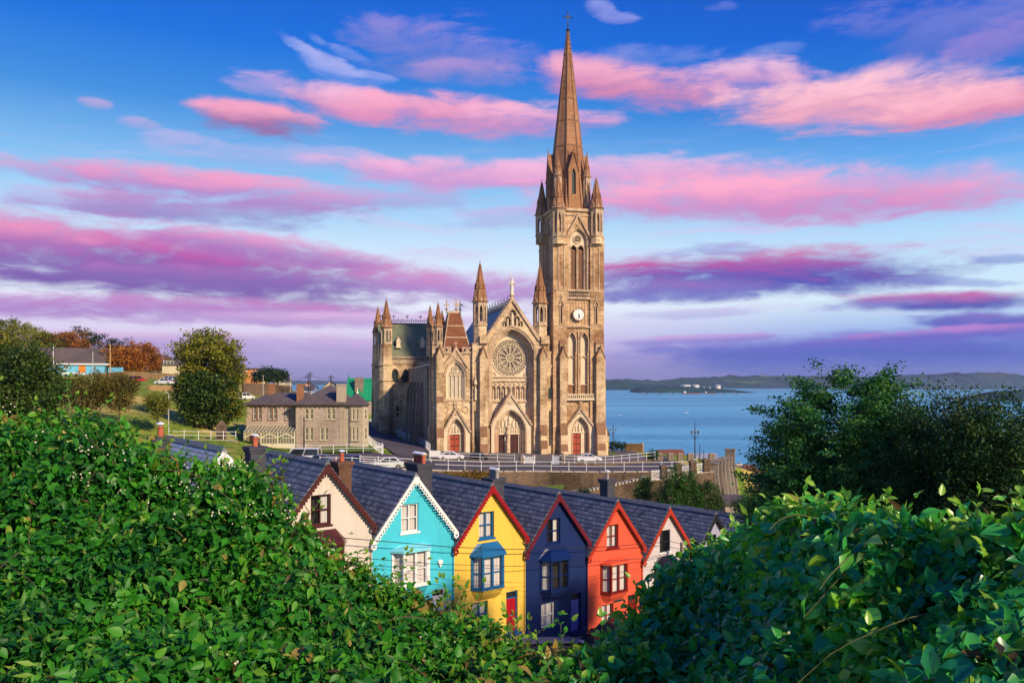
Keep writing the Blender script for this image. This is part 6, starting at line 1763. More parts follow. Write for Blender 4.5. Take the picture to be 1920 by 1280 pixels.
far_house('white gabled house beside the palm-like tree on the ridge', 513, 530, 714, 724, 704, 236, 7, CREAM_W, ROOF_DK, [(522, 526, 715, 720)], -.1, (), gable='front')
far_house('peach gabled house behind the stone house, next to two dark poles', 563, 590, 731, 748, 716.5, 205, 9, PEACH_W, ROOF_DK, [(575, 579, 733, 740)], .15, (), gable='front')
far_house('pale blue rendered house behind the stone house roof', 556, 588, 730, 746, 724, 196, 8, LILAC_W, ROOF_DK, [(560, 564, 733, 739), (570, 574, 733, 739), (580, 584, 733, 739)], .1, [(574, .8, 722, WHITE_P)])
far_house('cream gabled house showing above the main roof of the stone house', 604, 636, 728, 748, 714.5, 214, 9, CREAM_W, ROOF_DK, [(612, 616, 731, 737)], .2, (), gable='front')
# green-roofed building beyond the road
gr = far_house('grey building with a steep green copper roof, just left of the cathedral', 648, 704, 748, 806, 709.5, 246, 8.5, RUBBLE, COPPER, [(655, 659, 764, 778)], .0, (), cat='church hall', name='church_hall', win_m=DRESSED)
mb = MB(); kk = 246 / F; mb.box((664 - 648) * kk, (678.5 - 648) * kk, 1.0, 3.2, (806 - 748) * kk, (806 - 709) * kk)
for q in range(5): mb.box((664 - 648 + q * 3) * kk, (665.8 - 648 + q * 3) * kk, 1.0, 1.6, (806 - 709) * kk, (806 - 707.4) * kk)
mb.build('crenellated_dormer', STONE_DARK, gr)
mb = MB(); mb.add([(12 * kk, -.5, (806 - 748) * kk), (36 * kk, -.5, (806 - 748) * kk), (24 * kk, -.5, (806 - 729) * kk), (24 * kk, 3.6, (806 - 729) * kk)], [(0, 1, 2), (0, 2, 3), (1, 3, 2)]); mb.build('gablet_roof', COPPER, gr)
mb = MB(); mb.lathe(.2, 4.2, [((806 - 712) * kk, .3), ((806 - 705) * kk, .18), ((806 - 697) * kk, .04)], 6); mb.build('roof_finial', COPPER, gr)

# ---- the lower town on the right
far_house('tall gold rendered house with a brown roof, beyond the buttressed wall', 1350, 1377, 871, 915, 858, 215, 9, GOLD_W, BROWN_TILE, [(1370, 1374.5, 872, 881)], -.12, (), gable='hip')
far_house('low gold house with a flat parapet between the gold house and the maple', 1376, 1396, 879, 915, 876, 205, 8, GOLD_W, ROOF_DK, [(1382, 1386, 884, 890)], -.1, [(1391, 1.4, 872.5, CREAM_W)])
far_house('brown stone house with a rusty roof below the gold house', 1366, 1386, 897, 935, 887, 165, 8, RUBBLE_BR, BROWN_TILE, [(1372, 1375, 901, 907)], -.1, ())
far_house('house with a dark slate roof and a white dormer, beside the maple', 1384, 1440, 912, 945, 893, 160, 9, RUBBLE, ROOF_DK, [], -.1, [(1409, .9, 897, WHITE_P)])
far_house('orange rendered house at the foot of the slope, touching the maple leaves', 1400, 1420, 884, 912, 874, 225, 8, PEACH_W, BROWN_TILE, [(1406, 1409, 888, 894)], -.1, ())
far_house('small orange house on the shore behind the gold house', 1418, 1436, 888, 905, 882, 250, 8, PEACH_W, BROWN_TILE, [(1424, 1427, 891, 895)], 0, ())
far_house('grey roofed shed under the buttressed wall', 1360, 1400, 945, 975, 936, 110, 8, RUBBLE, ROOF_DK, [], -.1, ())
far_house('roofs of a white house just below the sea wall bollards', 1300, 1350, 862, 885, 853, 190, 8, CREAM_W, SLATE_L, [(1310, 1314, 866, 872)], 0, ())
far_house('peach house behind the bollards, left one', 1239, 1253, 852, 868, 846, 196, 7, GOLD_W, BROWN_TILE, [(1244, 1248, 855, 860)], 0, ())
far_house('orange roofed house behind the bollards, right one', 1255, 1284, 855, 870, 845.5, 200, 7, CREAM_W, BROWN_TILE, [(1262, 1266, 858, 864), (1274, 1278, 858, 864)], 0, ())
far_house('pale yellow house tucked behind the tower, its edge just showing', 1128, 1142, 815, 840, 808, 182, 7, GOLD_W, ROOF_DK, [(1137, 1140, 819, 826)], 0, ())

# ================================================================== walls
def wall_run(name, label, pts, zt, thick, mat, height=None, zb=None, cap=None, cat='wall', cap_h=.16, cap_ov=.08, jag=False, seed=0):
    """wall along plan points pts with top heights zt (list) and bottom zb (list) or height"""
    rng = random.Random(seed)
    pts = [Vector((p[0], p[1], 0)) for p in pts]
    n = len(pts); mb = MB(); L, Rr = [], []
    for i in range(n):
        d = (pts[min(i + 1, n - 1)] - pts[max(i - 1, 0)]).normalized(); nr = Vector((-d.y, d.x, 0))
        L.append(pts[i] + nr * thick / 2); Rr.append(pts[i] - nr * thick / 2)
    zbs = zb if zb is not None else [z - height for z in zt]
    vs = []
    for i in range(n): vs += [(L[i].x, L[i].y, zbs[i]), (Rr[i].x, Rr[i].y, zbs[i]), (Rr[i].x, Rr[i].y, zt[i]), (L[i].x, L[i].y, zt[i])]
    fs = [(0, 3, 2, 1), tuple((n - 1) * 4 + k for k in range(4))]
    for i in range(n - 1):
        for k in range(4): fs.append((i * 4 + k, i * 4 + (k + 1) % 4, (i + 1) * 4 + (k + 1) % 4, (i + 1) * 4 + k))
    mb.add(vs, fs)
    o = mb.build(name, mat); tag(o, label, cat)
    if cap:
        cm = MB()
        for i in range(n - 1):
            d = pts[i + 1] - pts[i]; ln = d.length; k = max(1, int(ln / (.5 if jag else 1.6))); ang = math.atan2(d.y, d.x)
            for j in range(k):
                t0, t1 = j / k, (j + 1) / k
                za, zb2 = zt[i] + (zt[i + 1] - zt[i]) * t0, zt[i] + (zt[i + 1] - zt[i]) * t1
                hgt = cap_h * (1 if not jag else rng.uniform(.6, 1.7))
                a, b = pts[i].lerp(pts[i + 1], t0 + .01), pts[i].lerp(pts[i + 1], t1 - (.01 if not jag else .10 / ln * 1.5))
                dn = d.normalized(); nr = Vector((-dn.y, dn.x, 0)) * (thick / 2 + cap_ov)
                q = [a - nr, b - nr, b + nr, a + nr]
                cm.add([(p.x, p.y, (za, zb2, zb2, za)[ii] + .003) for ii, p in enumerate(q)] + [(p.x, p.y, (za, zb2, zb2, za)[ii] + hgt) for ii, p in enumerate(q)], [(0, 3, 2, 1), (4, 5, 6, 7), (0, 1, 5, 4), (1, 2, 6, 5), (2, 3, 7, 6), (3, 0, 4, 7)])
        cm.build('coping', cap, o)
    return o
wall_run('retaining_wall', 'long brown rubble retaining wall carrying the road below the cathedral', W1[1:9], [z + .05 for z in W1Z[1:9]], .7, RUBBLE_BR, zb=[28] * 8, cap=STONE_WALLCAP)
wpts = [at(p, 880, y) for p, y in ((960, 103), (1060, 106), (1130, 107.5), (1215, 110))]
wall_run('stepped_wall', 'sloping stone wall with a jagged pale coping, in front of the road wall', [(p.x, p.y) for p in wpts], [at(960, 937, 103).z, at(1060, 927, 106).z, at(1130, 916, 107.5).z, at(1215, 895, 110).z], .6, RUBBLE_BR, zb=[26] * 4, cap=STONE_WALLCAP, jag=True, cap_h=.22)
ribbon('lawn', [P2(930, 103.5), P2(1050, 107)], [P2(905, 109.5), P2(1060, 113.6)], LAWN, .0, kind='structure', zfun=lambda xs, ys: np.array([at(1000, 927, 108).z + (y - 108) * .12 for y in ys]))
wpts = [at(p, 880, y) for p, y in ((1214, 110), (1262, 111.5), (1310, 113), (1336, 114))]
zl = [at(1214, 901, 110).z, at(1262, 897, 111.5).z, at(1310, 887, 113).z, at(1336, 884, 114).z]
wall_run('lattice_wall', 'stone wall under the white lattice panels, overgrown with ivy', [(p.x, p.y) for p in wpts], zl, .7, RUBBLE_BR, zb=[26] * 4, cap=STONE_WALLCAP, cap_h=.12)
for i, px in enumerate((1244, 1272, 1299, 1324)):
    Yp = 110 + (px - 1214) * 4 / 122; zz = np.interp(px, [1214, 1262, 1310, 1336], zl)
    p = at(px, 880, Yp)
    mb = MB(); mb.box(-.42, .42, -.42, .42, -.3, 1.5); mb.box(-.5, .5, -.5, .5, 1.5, 1.68); mb.frus_box((-.5, .5, -.5, .5), (-.15, .15, -.15, .15), 1.68, 1.9)
    o = mb.build('wall_pier', RUBBLE_BR, loc=(p.x, p.y, float(zz) + .1), rz=.15); tag(o, 'square stone pier on the ivy-covered wall, between two lattice panels', 'pier', 'piers of the lattice wall')
    o['label'] = ('square stone pier at the left end of the white lattice panels', 'square stone pier right of the first lattice panel, second from the left', 'square stone pier between the third and fourth lattice panels', 'square stone pier right of the last lattice panel, by the buttressed wall')[i]
for i, (a, b) in enumerate(((1222, 1240), (1249, 1267), (1277, 1294), (1303, 1320))):
    pa, pb = at(a, 880, 110 + (a - 1214) * 4 / 122), at(b, 880, 110 + (b - 1214) * 4 / 122); L = (pb - pa).length; zz = float(np.interp((a + b) / 2, [1214, 1262, 1310, 1336], zl)) + .14
    mb = MB(); h = 1.15; n = 4
    for k in range(-n, n):
        x0 = L * k / n; 
        for sg in (1, -1):
            A_, B_ = (x0, 0.0), (x0 + h * .8, h)
            t0 = max(0, -A_[0] / (h * .8)); t1 = min(1, (L - A_[0]) / (h * .8))
            if t1 - t0 < .05: continue
            q = [(A_[0] + h * .8 * t0, h * t0), (A_[0] + h * .8 * t1, h * t1)]
            if sg < 0: q = [(L - x, z) for x, z in q]
            mb.band(q, .05, -.02 + .02 * (sg > 0), .0 + .02 * (sg > 0))
    mb.band([(0, 0), (L, 0), (L, h), (0, h)], .07, -.03, .03, closed=True)
    o = mb.build('lattice_panel', WHITE_P, loc=(pa.x, pa.y, zz), rz=math.atan2(pb.y - pa.y, pb.x - pa.x))
    tag(o, ('white diamond lattice panel, leftmost on the ivy-covered wall', 'white diamond lattice panel second from the left on the ivy-covered wall', 'white diamond lattice panel third from the left on the ivy-covered wall', 'white diamond lattice panel rightmost on the ivy-covered wall, by the buttresses')[i], 'lattice panel', 'lattice panels on the wall')
# buttressed wall seen end-on
BA, BB = at(1338, 880, 114), at(1372, 860, 139)
d = Vector((BB.x - BA.x, BB.y - BA.y, 0)); L = d.length
bw = empty('buttressed_wall', (BA.x, BA.y, 0), math.atan2(d.y, d.x), 'high retaining wall with a row of pale battered buttresses, above the lower town', 'wall')
zA, zB2 = at(1338, 876, 114).z, at(1368, 862, 138).z
mb = MB(); mb.add([(0, 0, 24), (L, 0, 24), (L, 0, zB2), (0, 0, zA), (0, .9, 24), (L, .9, 24), (L, .9, zB2), (0, .9, zA)], [(0, 1, 2, 3), (4, 7, 6, 5), (3, 2, 6, 7), (0, 3, 7, 4), (1, 5, 6, 2)]); mb.build('wall', RUBBLE_BR, bw)
BUTT_PALE = noise_mat('streaked_pale_buttress', (0.11, 0.08, 0.06), (0.36, 0.31, 0.25), .9, .9, .5, stretch=(1.5, 1.5, .18), contrast=.2)
for k in range(6):
    x = .4 + (L - 1.2) * k / 5; zt = zA + (zB2 - zA) * x / L
    mb = MB(); mb.frus_box((x - .55, x + .55, -2.1, .02), (x - .45, x + .45, -.55, .02), 24, zt - .6); mb.box(x - .5, x + .5, -.6, .95, zt - .6, zt + (.5 if k < 5 else 1.6)); mb.box(x - .6, x + .6, -.7, 1.05, zt + (.5 if k < 5 else 1.6), zt + (.7 if k < 5 else 1.85))
    mb.build('buttress', BUTT_PALE, bw)
# low wall round the cathedral yard, hill wall, brown wall on the ridge, golden banks
def zwall(px, py, Y): return at(px, py, Y).z
W2 = [(806, 134.8), (860, 134.9), (900, 134.9), (948, 134.9)]
wall_run('yard_wall', 'low brown stone wall with clipped hedge top in front of the left portal', [P2(*p) for p in W2], [zwall(806, 860, 134.8), zwall(860, 862, 134.9), zwall(900, 862.5, 134.9), zwall(948, 864, 134.9)], .5, RUBBLE_BR, height=1.6)
W2b = [(1052, 135.4), (1135, 135.9), (1228, 141.3)]
wall_run('yard_wall', 'low brown stone wall under the white railing right of the tower steps', [P2(*p) for p in W2b], [zwall(1052, 867, 135.4), zwall(1135, 868.5, 135.9), zwall(1228, 860, 141.3)], .5, RUBBLE_BR, height=2.2)
wall_run('field_wall', 'grey stone wall with a white rail, below the grass field on the left', [P2(300, 111), P2(445, 112)], [zwall(300, 826, 111), zwall(445, 826, 112)], .5, RUBBLE, height=4, cap=STONE_WALLCAP)
wall_run('ridge_wall', 'tall brown wall crossing behind the stone house chimneys', [P2(455, 205), P2(500, 212), P2(548, 214)], [zwall(455, 718, 205), zwall(500, 719, 212), zwall(548, 724, 214)], .6, RUBBLE_BR, height=7)
wall_run('garden_wall', 'golden stone wall lit by the sun, right of the cathedral beside the bushes', [P2(1172, 176), P2(1206, 174)], [zwall(1172, 832.5, 176), zwall(1206, 832, 174)], .7, RUBBLE_GOLD, height=3.5, cap=STONE_WALLCAP)
wall_run('bank_wall', 'golden stone wall along the upper road, below the school', [P2(160, 214), P2(235, 212), P2(290, 210), P2(345, 208)], [zwall(160, 702, 214), zwall(235, 696, 212), zwall(290, 698, 210), zwall(345, 703, 208)], .6, RUBBLE_GOLD, height=6)
wall_run('bank_wall', 'lower golden stone bank on the hillside, under the parked cars', [P2(262, 176), P2(282, 175), P2(320, 176), P2(345, 178)], [zwall(262, 735, 176), zwall(282, 722, 175), zwall(320, 722, 176), zwall(345, 724, 178)], .6, RUBBLE_GOLD, height=5)
wall_run('bank_wall', 'pale wall below the school yard, behind the reddish shrubs', [P2(95, 190), P2(160, 190), P2(222, 188)], [zwall(95, 711, 190), zwall(160, 709, 190), zwall(222, 711, 188)], .5, RUBBLE_GOLD, height=5)
wall_run('fence', 'short pale blue fence at the right end of the school', [P2(203, 224), P2(231, 224)], [zwall(203, 689, 224), zwall(231, 688.5, 224)], .2, BLUE_W, height=3, cat='fence')
# dark wall with grass steps? gate pillar by the field wall
mb = MB(); mb.box(-.55, .55, -.55, .55, 0, 2.0); mb.lathe(0, 0, [(2.0, .75), (2.2, .75), (2.9, .1)], 4)
tag(mb.build('gate_pillar', RUBBLE_BR, loc=at(415, 826, 113.5)), 'squat brown gate pillar with a pyramid cap behind the white field rail', 'gate pillar')

# ================================================================== railings, gates, bollards
def railing(label, pts, h=1.1, spacing=2.2, rails=(1.0, .55), r=.035, pr=.05, mat=None, knob=True, name='railing'):
    """white post-and-rail fence; pts are 3D foot points"""
    mat = mat or WHITE_P
    pts = [Vector(p) for p in pts]
    e = empty(name, pts[0], 0, label, 'railing')
    loc = [p - pts[0] for p in pts]
    mb = MB()
    for f_ in rails: mb.tube([p + Vector((0, 0, h * f_)) for p in loc], r, 5)
    mb.build('rail', mat, e)
    tot = 0; pos = []
    for a, b in zip(loc[:-1], loc[1:]):
        k = max(1, round((b - a).length / spacing))
        pos += [a.lerp(b, i / k) for i in range(k)]
    pos.append(loc[-1])
    proto = MB(); proto.frus(0, 0, -.12, pr * 1.5, .12, pr * 1.2, 6); proto.frus(0, 0, .12, pr, h + .02, pr * .85, 6)
    if knob: proto.knob((0, 0, h + .07), pr * 1.7); proto.knob((0, 0, h * .55), pr * 1.5)
    first = proto.build('post', mat, e); first.location = pos[0]
    for p in pos[1:]:
        c = first.copy(); COL.objects.link(c); c.parent = e; c.location = p
    return e
railing('long white railing on top of the road wall below the cathedral', [(x, y, z + .2) for (x, y), z in zip(W1[1:], W1Z[1:])], 1.25, 2.55, r=.03, pr=.05)
railing('white railing up the hill road beside the transept', [(*P2(p, y), f_up([P2(p, y)[0]], [P2(p, y)[1]])[0] + .25) for p, y in ((806, 146), (797, 155), (775, 168), (745, 186), (717, 210), (692, 236))], 1.15, 2.5, r=.045, pr=.08)
railing('white railing on the yard wall left of the cathedral gates', [at(*p) for p in ((806, 861, 134.5), (860, 862, 134.6), (900, 863, 134.6), (965, 865, 134.6))], 1.1, 2.6)
railing('white railing on the yard wall right of the tower steps', [at(*p) for p in ((1058, 867, 135.2), (1135, 868.5, 135.7), (1180, 864.5, 138), (1228, 860, 141))], 1.15, 1.75)
railing('white railing along the lawn in front of the stone house', [(*P2(p, y), f_up([P2(p, y)[0]], [P2(p, y)[1]])[0] + .2) for p, y in ((545, 121), (600, 120.5), (650, 120.5), (712, 120.5))], 1.15, 2.0)
railing('white railing curving back past the right end of the stone house', [(*P2(p, y), f_up([P2(p, y)[0]], [P2(p, y)[1]])[0] + .2) for p, y in ((718, 121.5), (706, 130), (697, 140), (690, 152))], 1.15, 2.3, pr=.07)
railing('white railing beside the parked cars, behind the slate roofs', [at(*p) for p in ((600, 874, 98.5), (660, 875, 98.5), (745, 881, 100.5))], 1.1, 2.3)
railing('white post-and-rail fence on the grey field wall at the left', [at(*p) for p in ((318, 824, 111), (372, 824.5, 111.4), (442, 825, 112))], 1.15, 1.9)
def gate(label, px0, px1, py0, py1, Y, mat):
    e = empty('gate', at(px0, py1, Y), 0, label, 'gate'); k = Y / F; w = (px1 - px0) * k; h = (py1 - py0) * k
    mb = MB(); mb.band([(0, 0), (w, 0), (w, h), (0, h)], .1, -.03, .03, closed=True); mb.box(0, w, -.025, .025, h * .5, h * .56); mb.build('frame', mat, e)
    b = MB()
    for i in range(1, 9): b.box(w * i / 9 - .035, w * i / 9 + .035, -.02, .02, .03, h - .03)
    for i in range(3): b.ring(w * (i + .5) / 3, h * .78, w / 7.5, .05, -.028, .028, 12)
    for i in range(4): b.knob((w * (i + .5) / 4, 0, h + .1), .09)
    b.build('bar', mat, e)
    p = MB(); p.box(-.25, -.02, -.12, .12, -.2, h + .35); p.box(w + .02, w + .25, -.12, .12, -.2, h + .35); p.build('gate_post', mat, e)
    return e
gate('white iron entrance gate standing in front of the central portal', 984, 1000.5, 857, 876, 134.5, WHITE_P)
gate('pale grey iron entrance gate left of the tower steps', 1038, 1050, 856, 873, 135.6, paint('grey_white_gate_paint', (196, 204, 214), .8))
mb = MB(); mb.lathe(0, 0, [(0, .55), (1.0, .5), (1.3, .6), (1.7, .5), (2.3, .15)], 8); tag(mb.build('gate_pier', STONE_DARK, loc=at(978.5, 876, 134.7)), 'weathered stone gate pier left of the white entrance gate', 'gate pier')
mb = MB(); mb.lathe(0, 0, [(0, .5), (1.0, .45), (1.3, .55), (1.7, .45), (2.2, .15)], 8); tag(mb.build('gate_pier', STONE_DARK, loc=at(1055, 873, 135.7)), 'weathered stone gate pier right of the grey entrance gate', 'gate pier')
for i, px in enumerate((1237.5, 1257.5, 1275.5, 1294, 1334)):
    mb = MB(); mb.box(-.5, .5, -.5, .5, -.4, 1.25); mb.lathe(0, 0, [(1.25, .74), (1.42, .7), (1.6, .3)], 4)
    o = mb.build('stone_bollard', STONE_DARK, loc=at(px, 864.5, 148 + i * 2)); tag(o, ('stone bollard at the left end of the row on the sea wall', 'second stone bollard from the left on the sea wall', 'third stone bollard from the left on the sea wall', 'stone bollard just left of the tall lamp post on the sea wall', 'stone bollard by itself, near the top of the buttressed wall')[i], 'bollard', 'stone bollards on the sea wall')

# ================================================================== poles, lamps, cables
def pole(label, px, py0, py1, Y, r=.1, mat=None, arms=0, name='utility_pole', lamp=None, cat='pole'):
    k = Y / F; h = (py1 - py0) * k
    e = empty(name, at(px, py1, Y), 0, label, cat)
    mb = MB(); mb.frus(0, 0, -.5, r, h, r * .65, 8); mb.build('pole', mat or WOOD, e)
    if arms:
        a = MB()
        for q in range(arms): a.box(-.7, .7, -.06, .06, h - .5 - q * .6, h - .38 - q * .6); [a.knob((x, 0, h - .3 - q * .6), .07) for x in (-.6, 0, .6)]
        a.build('crossarm', mat or WOOD, e)
    if lamp == 'arm':
        a = MB(); a.tube([(0, 0, h - .1), (.1, -.3, h + .15), (.25, -.9, h + .25)], .05, 6); ao = a.build('lamp_arm', mat or WOOD, e)
        l = MB(); l.frus_box((.12, .38, -1.3, -.8), (.16, .34, -1.25, -.85), h + .15, h + .3); l.build('lamp_head', STEEL, ao)
    if lamp == 'globe':
        a = MB()
        for sx in (-1, 0, 1): a.tube([(0, 0, h * .72), (sx * .55, 0, h * .76), (sx * .55, 0, h * .84 + (0.15 if sx == 0 else 0))], .04, 5)
        a.knob((0, 0, h * .7), .2); a.frus(0, 0, h, .07, h * 1.22, .02, 6); ao = a.build('lamp_bracket', DARK_METAL, e)
        l = MB()
        for sx in (-1, 0, 1): l.lathe(sx * .55, 0, [(h * .84 + .02, .08), (h * .87, .2), (h * .9, .2), (h * .93, .05)], 8)
        l.build('lantern', PANE_WARM, ao)
    return e
WOOD = noise_mat('weathered_pole_wood', (0.16, 0.11, 0.075), (0.26, 0.19, 0.13), 3, .9, .3, stretch=(4, 4, .5))
WOOD_DK = noise_mat('tarred_pole_wood', (0.025, 0.022, 0.022), (0.05, 0.045, 0.04), 3, .9, .3)
STEEL = noise_mat('galvanised_steel', (0.42, 0.41, 0.38), (0.55, 0.53, 0.5), 4, .5, .05, metallic=.3)
TIMBER_OR = noise_mat('golden_timber_pole', (0.42, 0.26, 0.10), (0.52, 0.34, 0.15), 3, .9, .3, stretch=(4, 4, .5))  # golden brown timber
pole('tall dark lamp post with three lanterns on the sea wall', 1303, 802, 868, 135, .11, DARK_METAL, lamp='globe', name='lamp_post', cat='lamp post')
pole('dark lamp post with lanterns beside the cathedral tower, against the water', 1149.5, 800, 842, 166, .10, DARK_METAL, lamp='globe', name='lamp_post', cat='lamp post')
pole('thin dark pole just right of the tall sea-wall lamp post', 1312, 834, 870, 136, .08, DARK_METAL)
pole('thinner, shorter pole, second to the right of the tall sea-wall lamp post', 1319.5, 842, 871, 136, .06, DARK_METAL)
pole('dark wooden pole standing in front of the stone house', 570, 781, 862, 112, .12, WOOD_DK)
pole('dark pole with crossarms behind the stone house, left of a pair', 578, 701, 745, 190, .16, WOOD_DK, 2)
pole('taller dark pole behind the stone house, right of a pair', 581.5, 697, 745, 192, .14, WOOD_DK, 1)
pole('dark pole with crossarms above the main roof of the stone house', 620.5, 703, 745, 196, .2, WOOD_DK, 2)
pole('slim pale pole rising between the brown wall and the orange chimney', 545, 703, 745, 188, .1, STEEL)
pole('slim pale pole by the ridge houses, left of the dark bush', 493.5, 703, 740, 200, .1, STEEL)
pole('dark telegraph pole in front of the orange gabled house on the ridge', 477, 690, 726, 226, .14, WOOD_DK, 1)
pole('white flagpole in front of the middle of the school', 100, 646, 704, 218, .13, WHITE_P, name='flagpole', cat='flagpole')
pole('white flagpole before the left part of the school roof', 71, 646, 704, 218, .12, WHITE_P, name='flagpole', cat='flagpole')
pole('pale lamp column before the right part of the school', 174, 659, 720, 196, .12, STEEL, name='lamp_post', cat='lamp post')
pole('leaning golden timber pole at the right end of the school', 206.5, 645, 702, 222, .2, TIMBER_OR)
pole('grey lamp column standing in the grass field on the left', 316, 738, 812, 113, .09, STEEL, lamp='arm', name='lamp_post', cat='lamp post')
pole('white signpost at the bend of the hill road', 716.5, 830, 866, 119, .07, WHITE_P, name='signpost', cat='signpost')
mb = MB(); p = at(711, 837, 118.9); mb.box(-.5, .42, -.03, .03, -.14, .14); o = mb.build('sign_board', WHITE_P, loc=p); o.parent = [q for q in bpy.data.objects if q.get('label') == 'white signpost at the bend of the hill road'][0]; o.location = p - o.parent.location
p5 = hpos(5, -1.2); up = empty('utility_pole', (p5.x, p5.y, hbase(5) - .1), HA, 'wooden pole carrying the house cables, in front of the white terrace house', 'pole')
zt_ = at(1253, 1014, p5.y).z - hbase(5)
mb = MB(); mb.frus(.12, 0, -.5, .13, zt_, .10, 10); mb.build('pole', WOOD, up)
mb = MB()
for q in range(4): mb.tube([(.12, -.12, zt_ - .15 - q * .25), (-.12, -.14, zt_ - .15 - q * .25)], .02, 5); mb.knob((-.14, -.14, zt_ - .12 - q * .25), .05)
mb.tube([(.2, -.02, zt_ - .1), (.5, -.05, zt_ - 1.2), (.26, -.02, zt_ - 1.9)], .015, 5)
mb.build('insulator', DARK_METAL, up)
CABLE = noise_mat('black_cable', (0.01, 0.01, 0.012), (0.02, 0.02, 0.022), 5, .6, 0)
def cable(label, pts, r=.022, sag=0.0):
    mb = MB(); P = [at(*p) for p in pts]; out = []
    for a, b in zip(P[:-1], P[1:]):
        for k in range(10):
            t = k / 10; q = a.lerp(b, t); q.z -= sag * 4 * t * (1 - t); out.append(q)
    out.append(P[-1]); mb.tube(out, r, 5)
    o = mb.build('overhead_cable', CABLE); return tag(o, label, 'cable', 'cables along the terrace')
yc = lambda n: hpos(n, -1.4).y
cable('thick black cable crossing the turquoise, yellow and navy houses to the wooden pole', [(560, 996, yc(-.3)), (646, 1008, yc(.25)), (845, 1025, yc(1.5)), (960, 1029.5, yc(2.35)), (1130, 1025, yc(3.8)), (1252, 1015, p5.y - .15)], .022)
cable('black cable just below the thick one, from the cream house to the wooden pole', [(600, 1037, yc(0)), (654, 1044, yc(.3)), (820, 1057, yc(1.35)), (971, 1061, yc(2.4)), (1213, 1046, yc(4.6)), (1252, 1037, p5.y - .15)], .017)
cable('thin cable drooping over the middle of the yellow house', [(680, 1060, yc(.45)), (845, 1087, yc(1.5)), (977, 1092, yc(2.5)), (1090, 1084, yc(3.45)), (1252, 1056, p5.y - .15)], .010)
cable('thin cable rising from the yellow house door to the orange house', [(760, 1118, yc(.95)), (846, 1107, yc(1.5)), (905, 1096, yc(1.9)), (1093, 1124, yc(3.5)), (1190, 1100, yc(4.4))], .010)
cable('black cable running right from the wooden pole to the hedge', [(1254, 1013, p5.y - .1), (1300, 1026, yc(5.6)), (1360, 1030, yc(6.4))], .018)
for i, (a, b, lb_) in enumerate((((577, 704, 190), (545, 712, 188), 'sagging wire left of the paired poles behind the stone house'), ((581, 702, 192), (620, 706, 196), 'sagging wire between the paired poles and the pole above the main roof'), ((621, 706, 196), (700, 713, 200), 'wire from the pole above the main roof towards the cathedral'), ((578, 706, 190), (500, 700, 200), 'wire from the paired poles up to the ridge houses'))):
    cable(lb_, [a, b], .035, .6)['group'] = 'wires behind the stone house'
# ================================================================== cars
TYRE = noise_mat('black_tyre', (0.012, 0.012, 0.012), (0.025, 0.025, 0.025), 6, .9, .1)
RIM = noise_mat('alloy_rim', (0.35, 0.35, 0.36), (0.5, 0.5, 0.5), 6, .35, 0, metallic=.7)
CAR_GLASS = noise_mat('tinted_car_window', (0.01, 0.014, 0.018), (0.022, 0.028, 0.034), 2, .08, 0, spec=.7)
LIGHT_W = noise_mat('headlight_lens', (0.6, 0.62, 0.64), (0.75, 0.77, 0.8), 8, .15, 0, spec=.7)
LIGHT_R = noise_mat('tail_light_lens', (0.35, 0.01, 0.01), (0.45, 0.02, 0.02), 8, .2, 0, spec=.7)
PLATE = noise_mat('number_plate', (0.6, 0.6, 0.58), (0.7, 0.7, 0.68), 8, .5, 0)
def car_paint(name, c, rough=.25):
    return noise_mat(name, tuple(v * .92 for v in c), c, 1.2, rough, 0, spec=.6, contrast=.4)
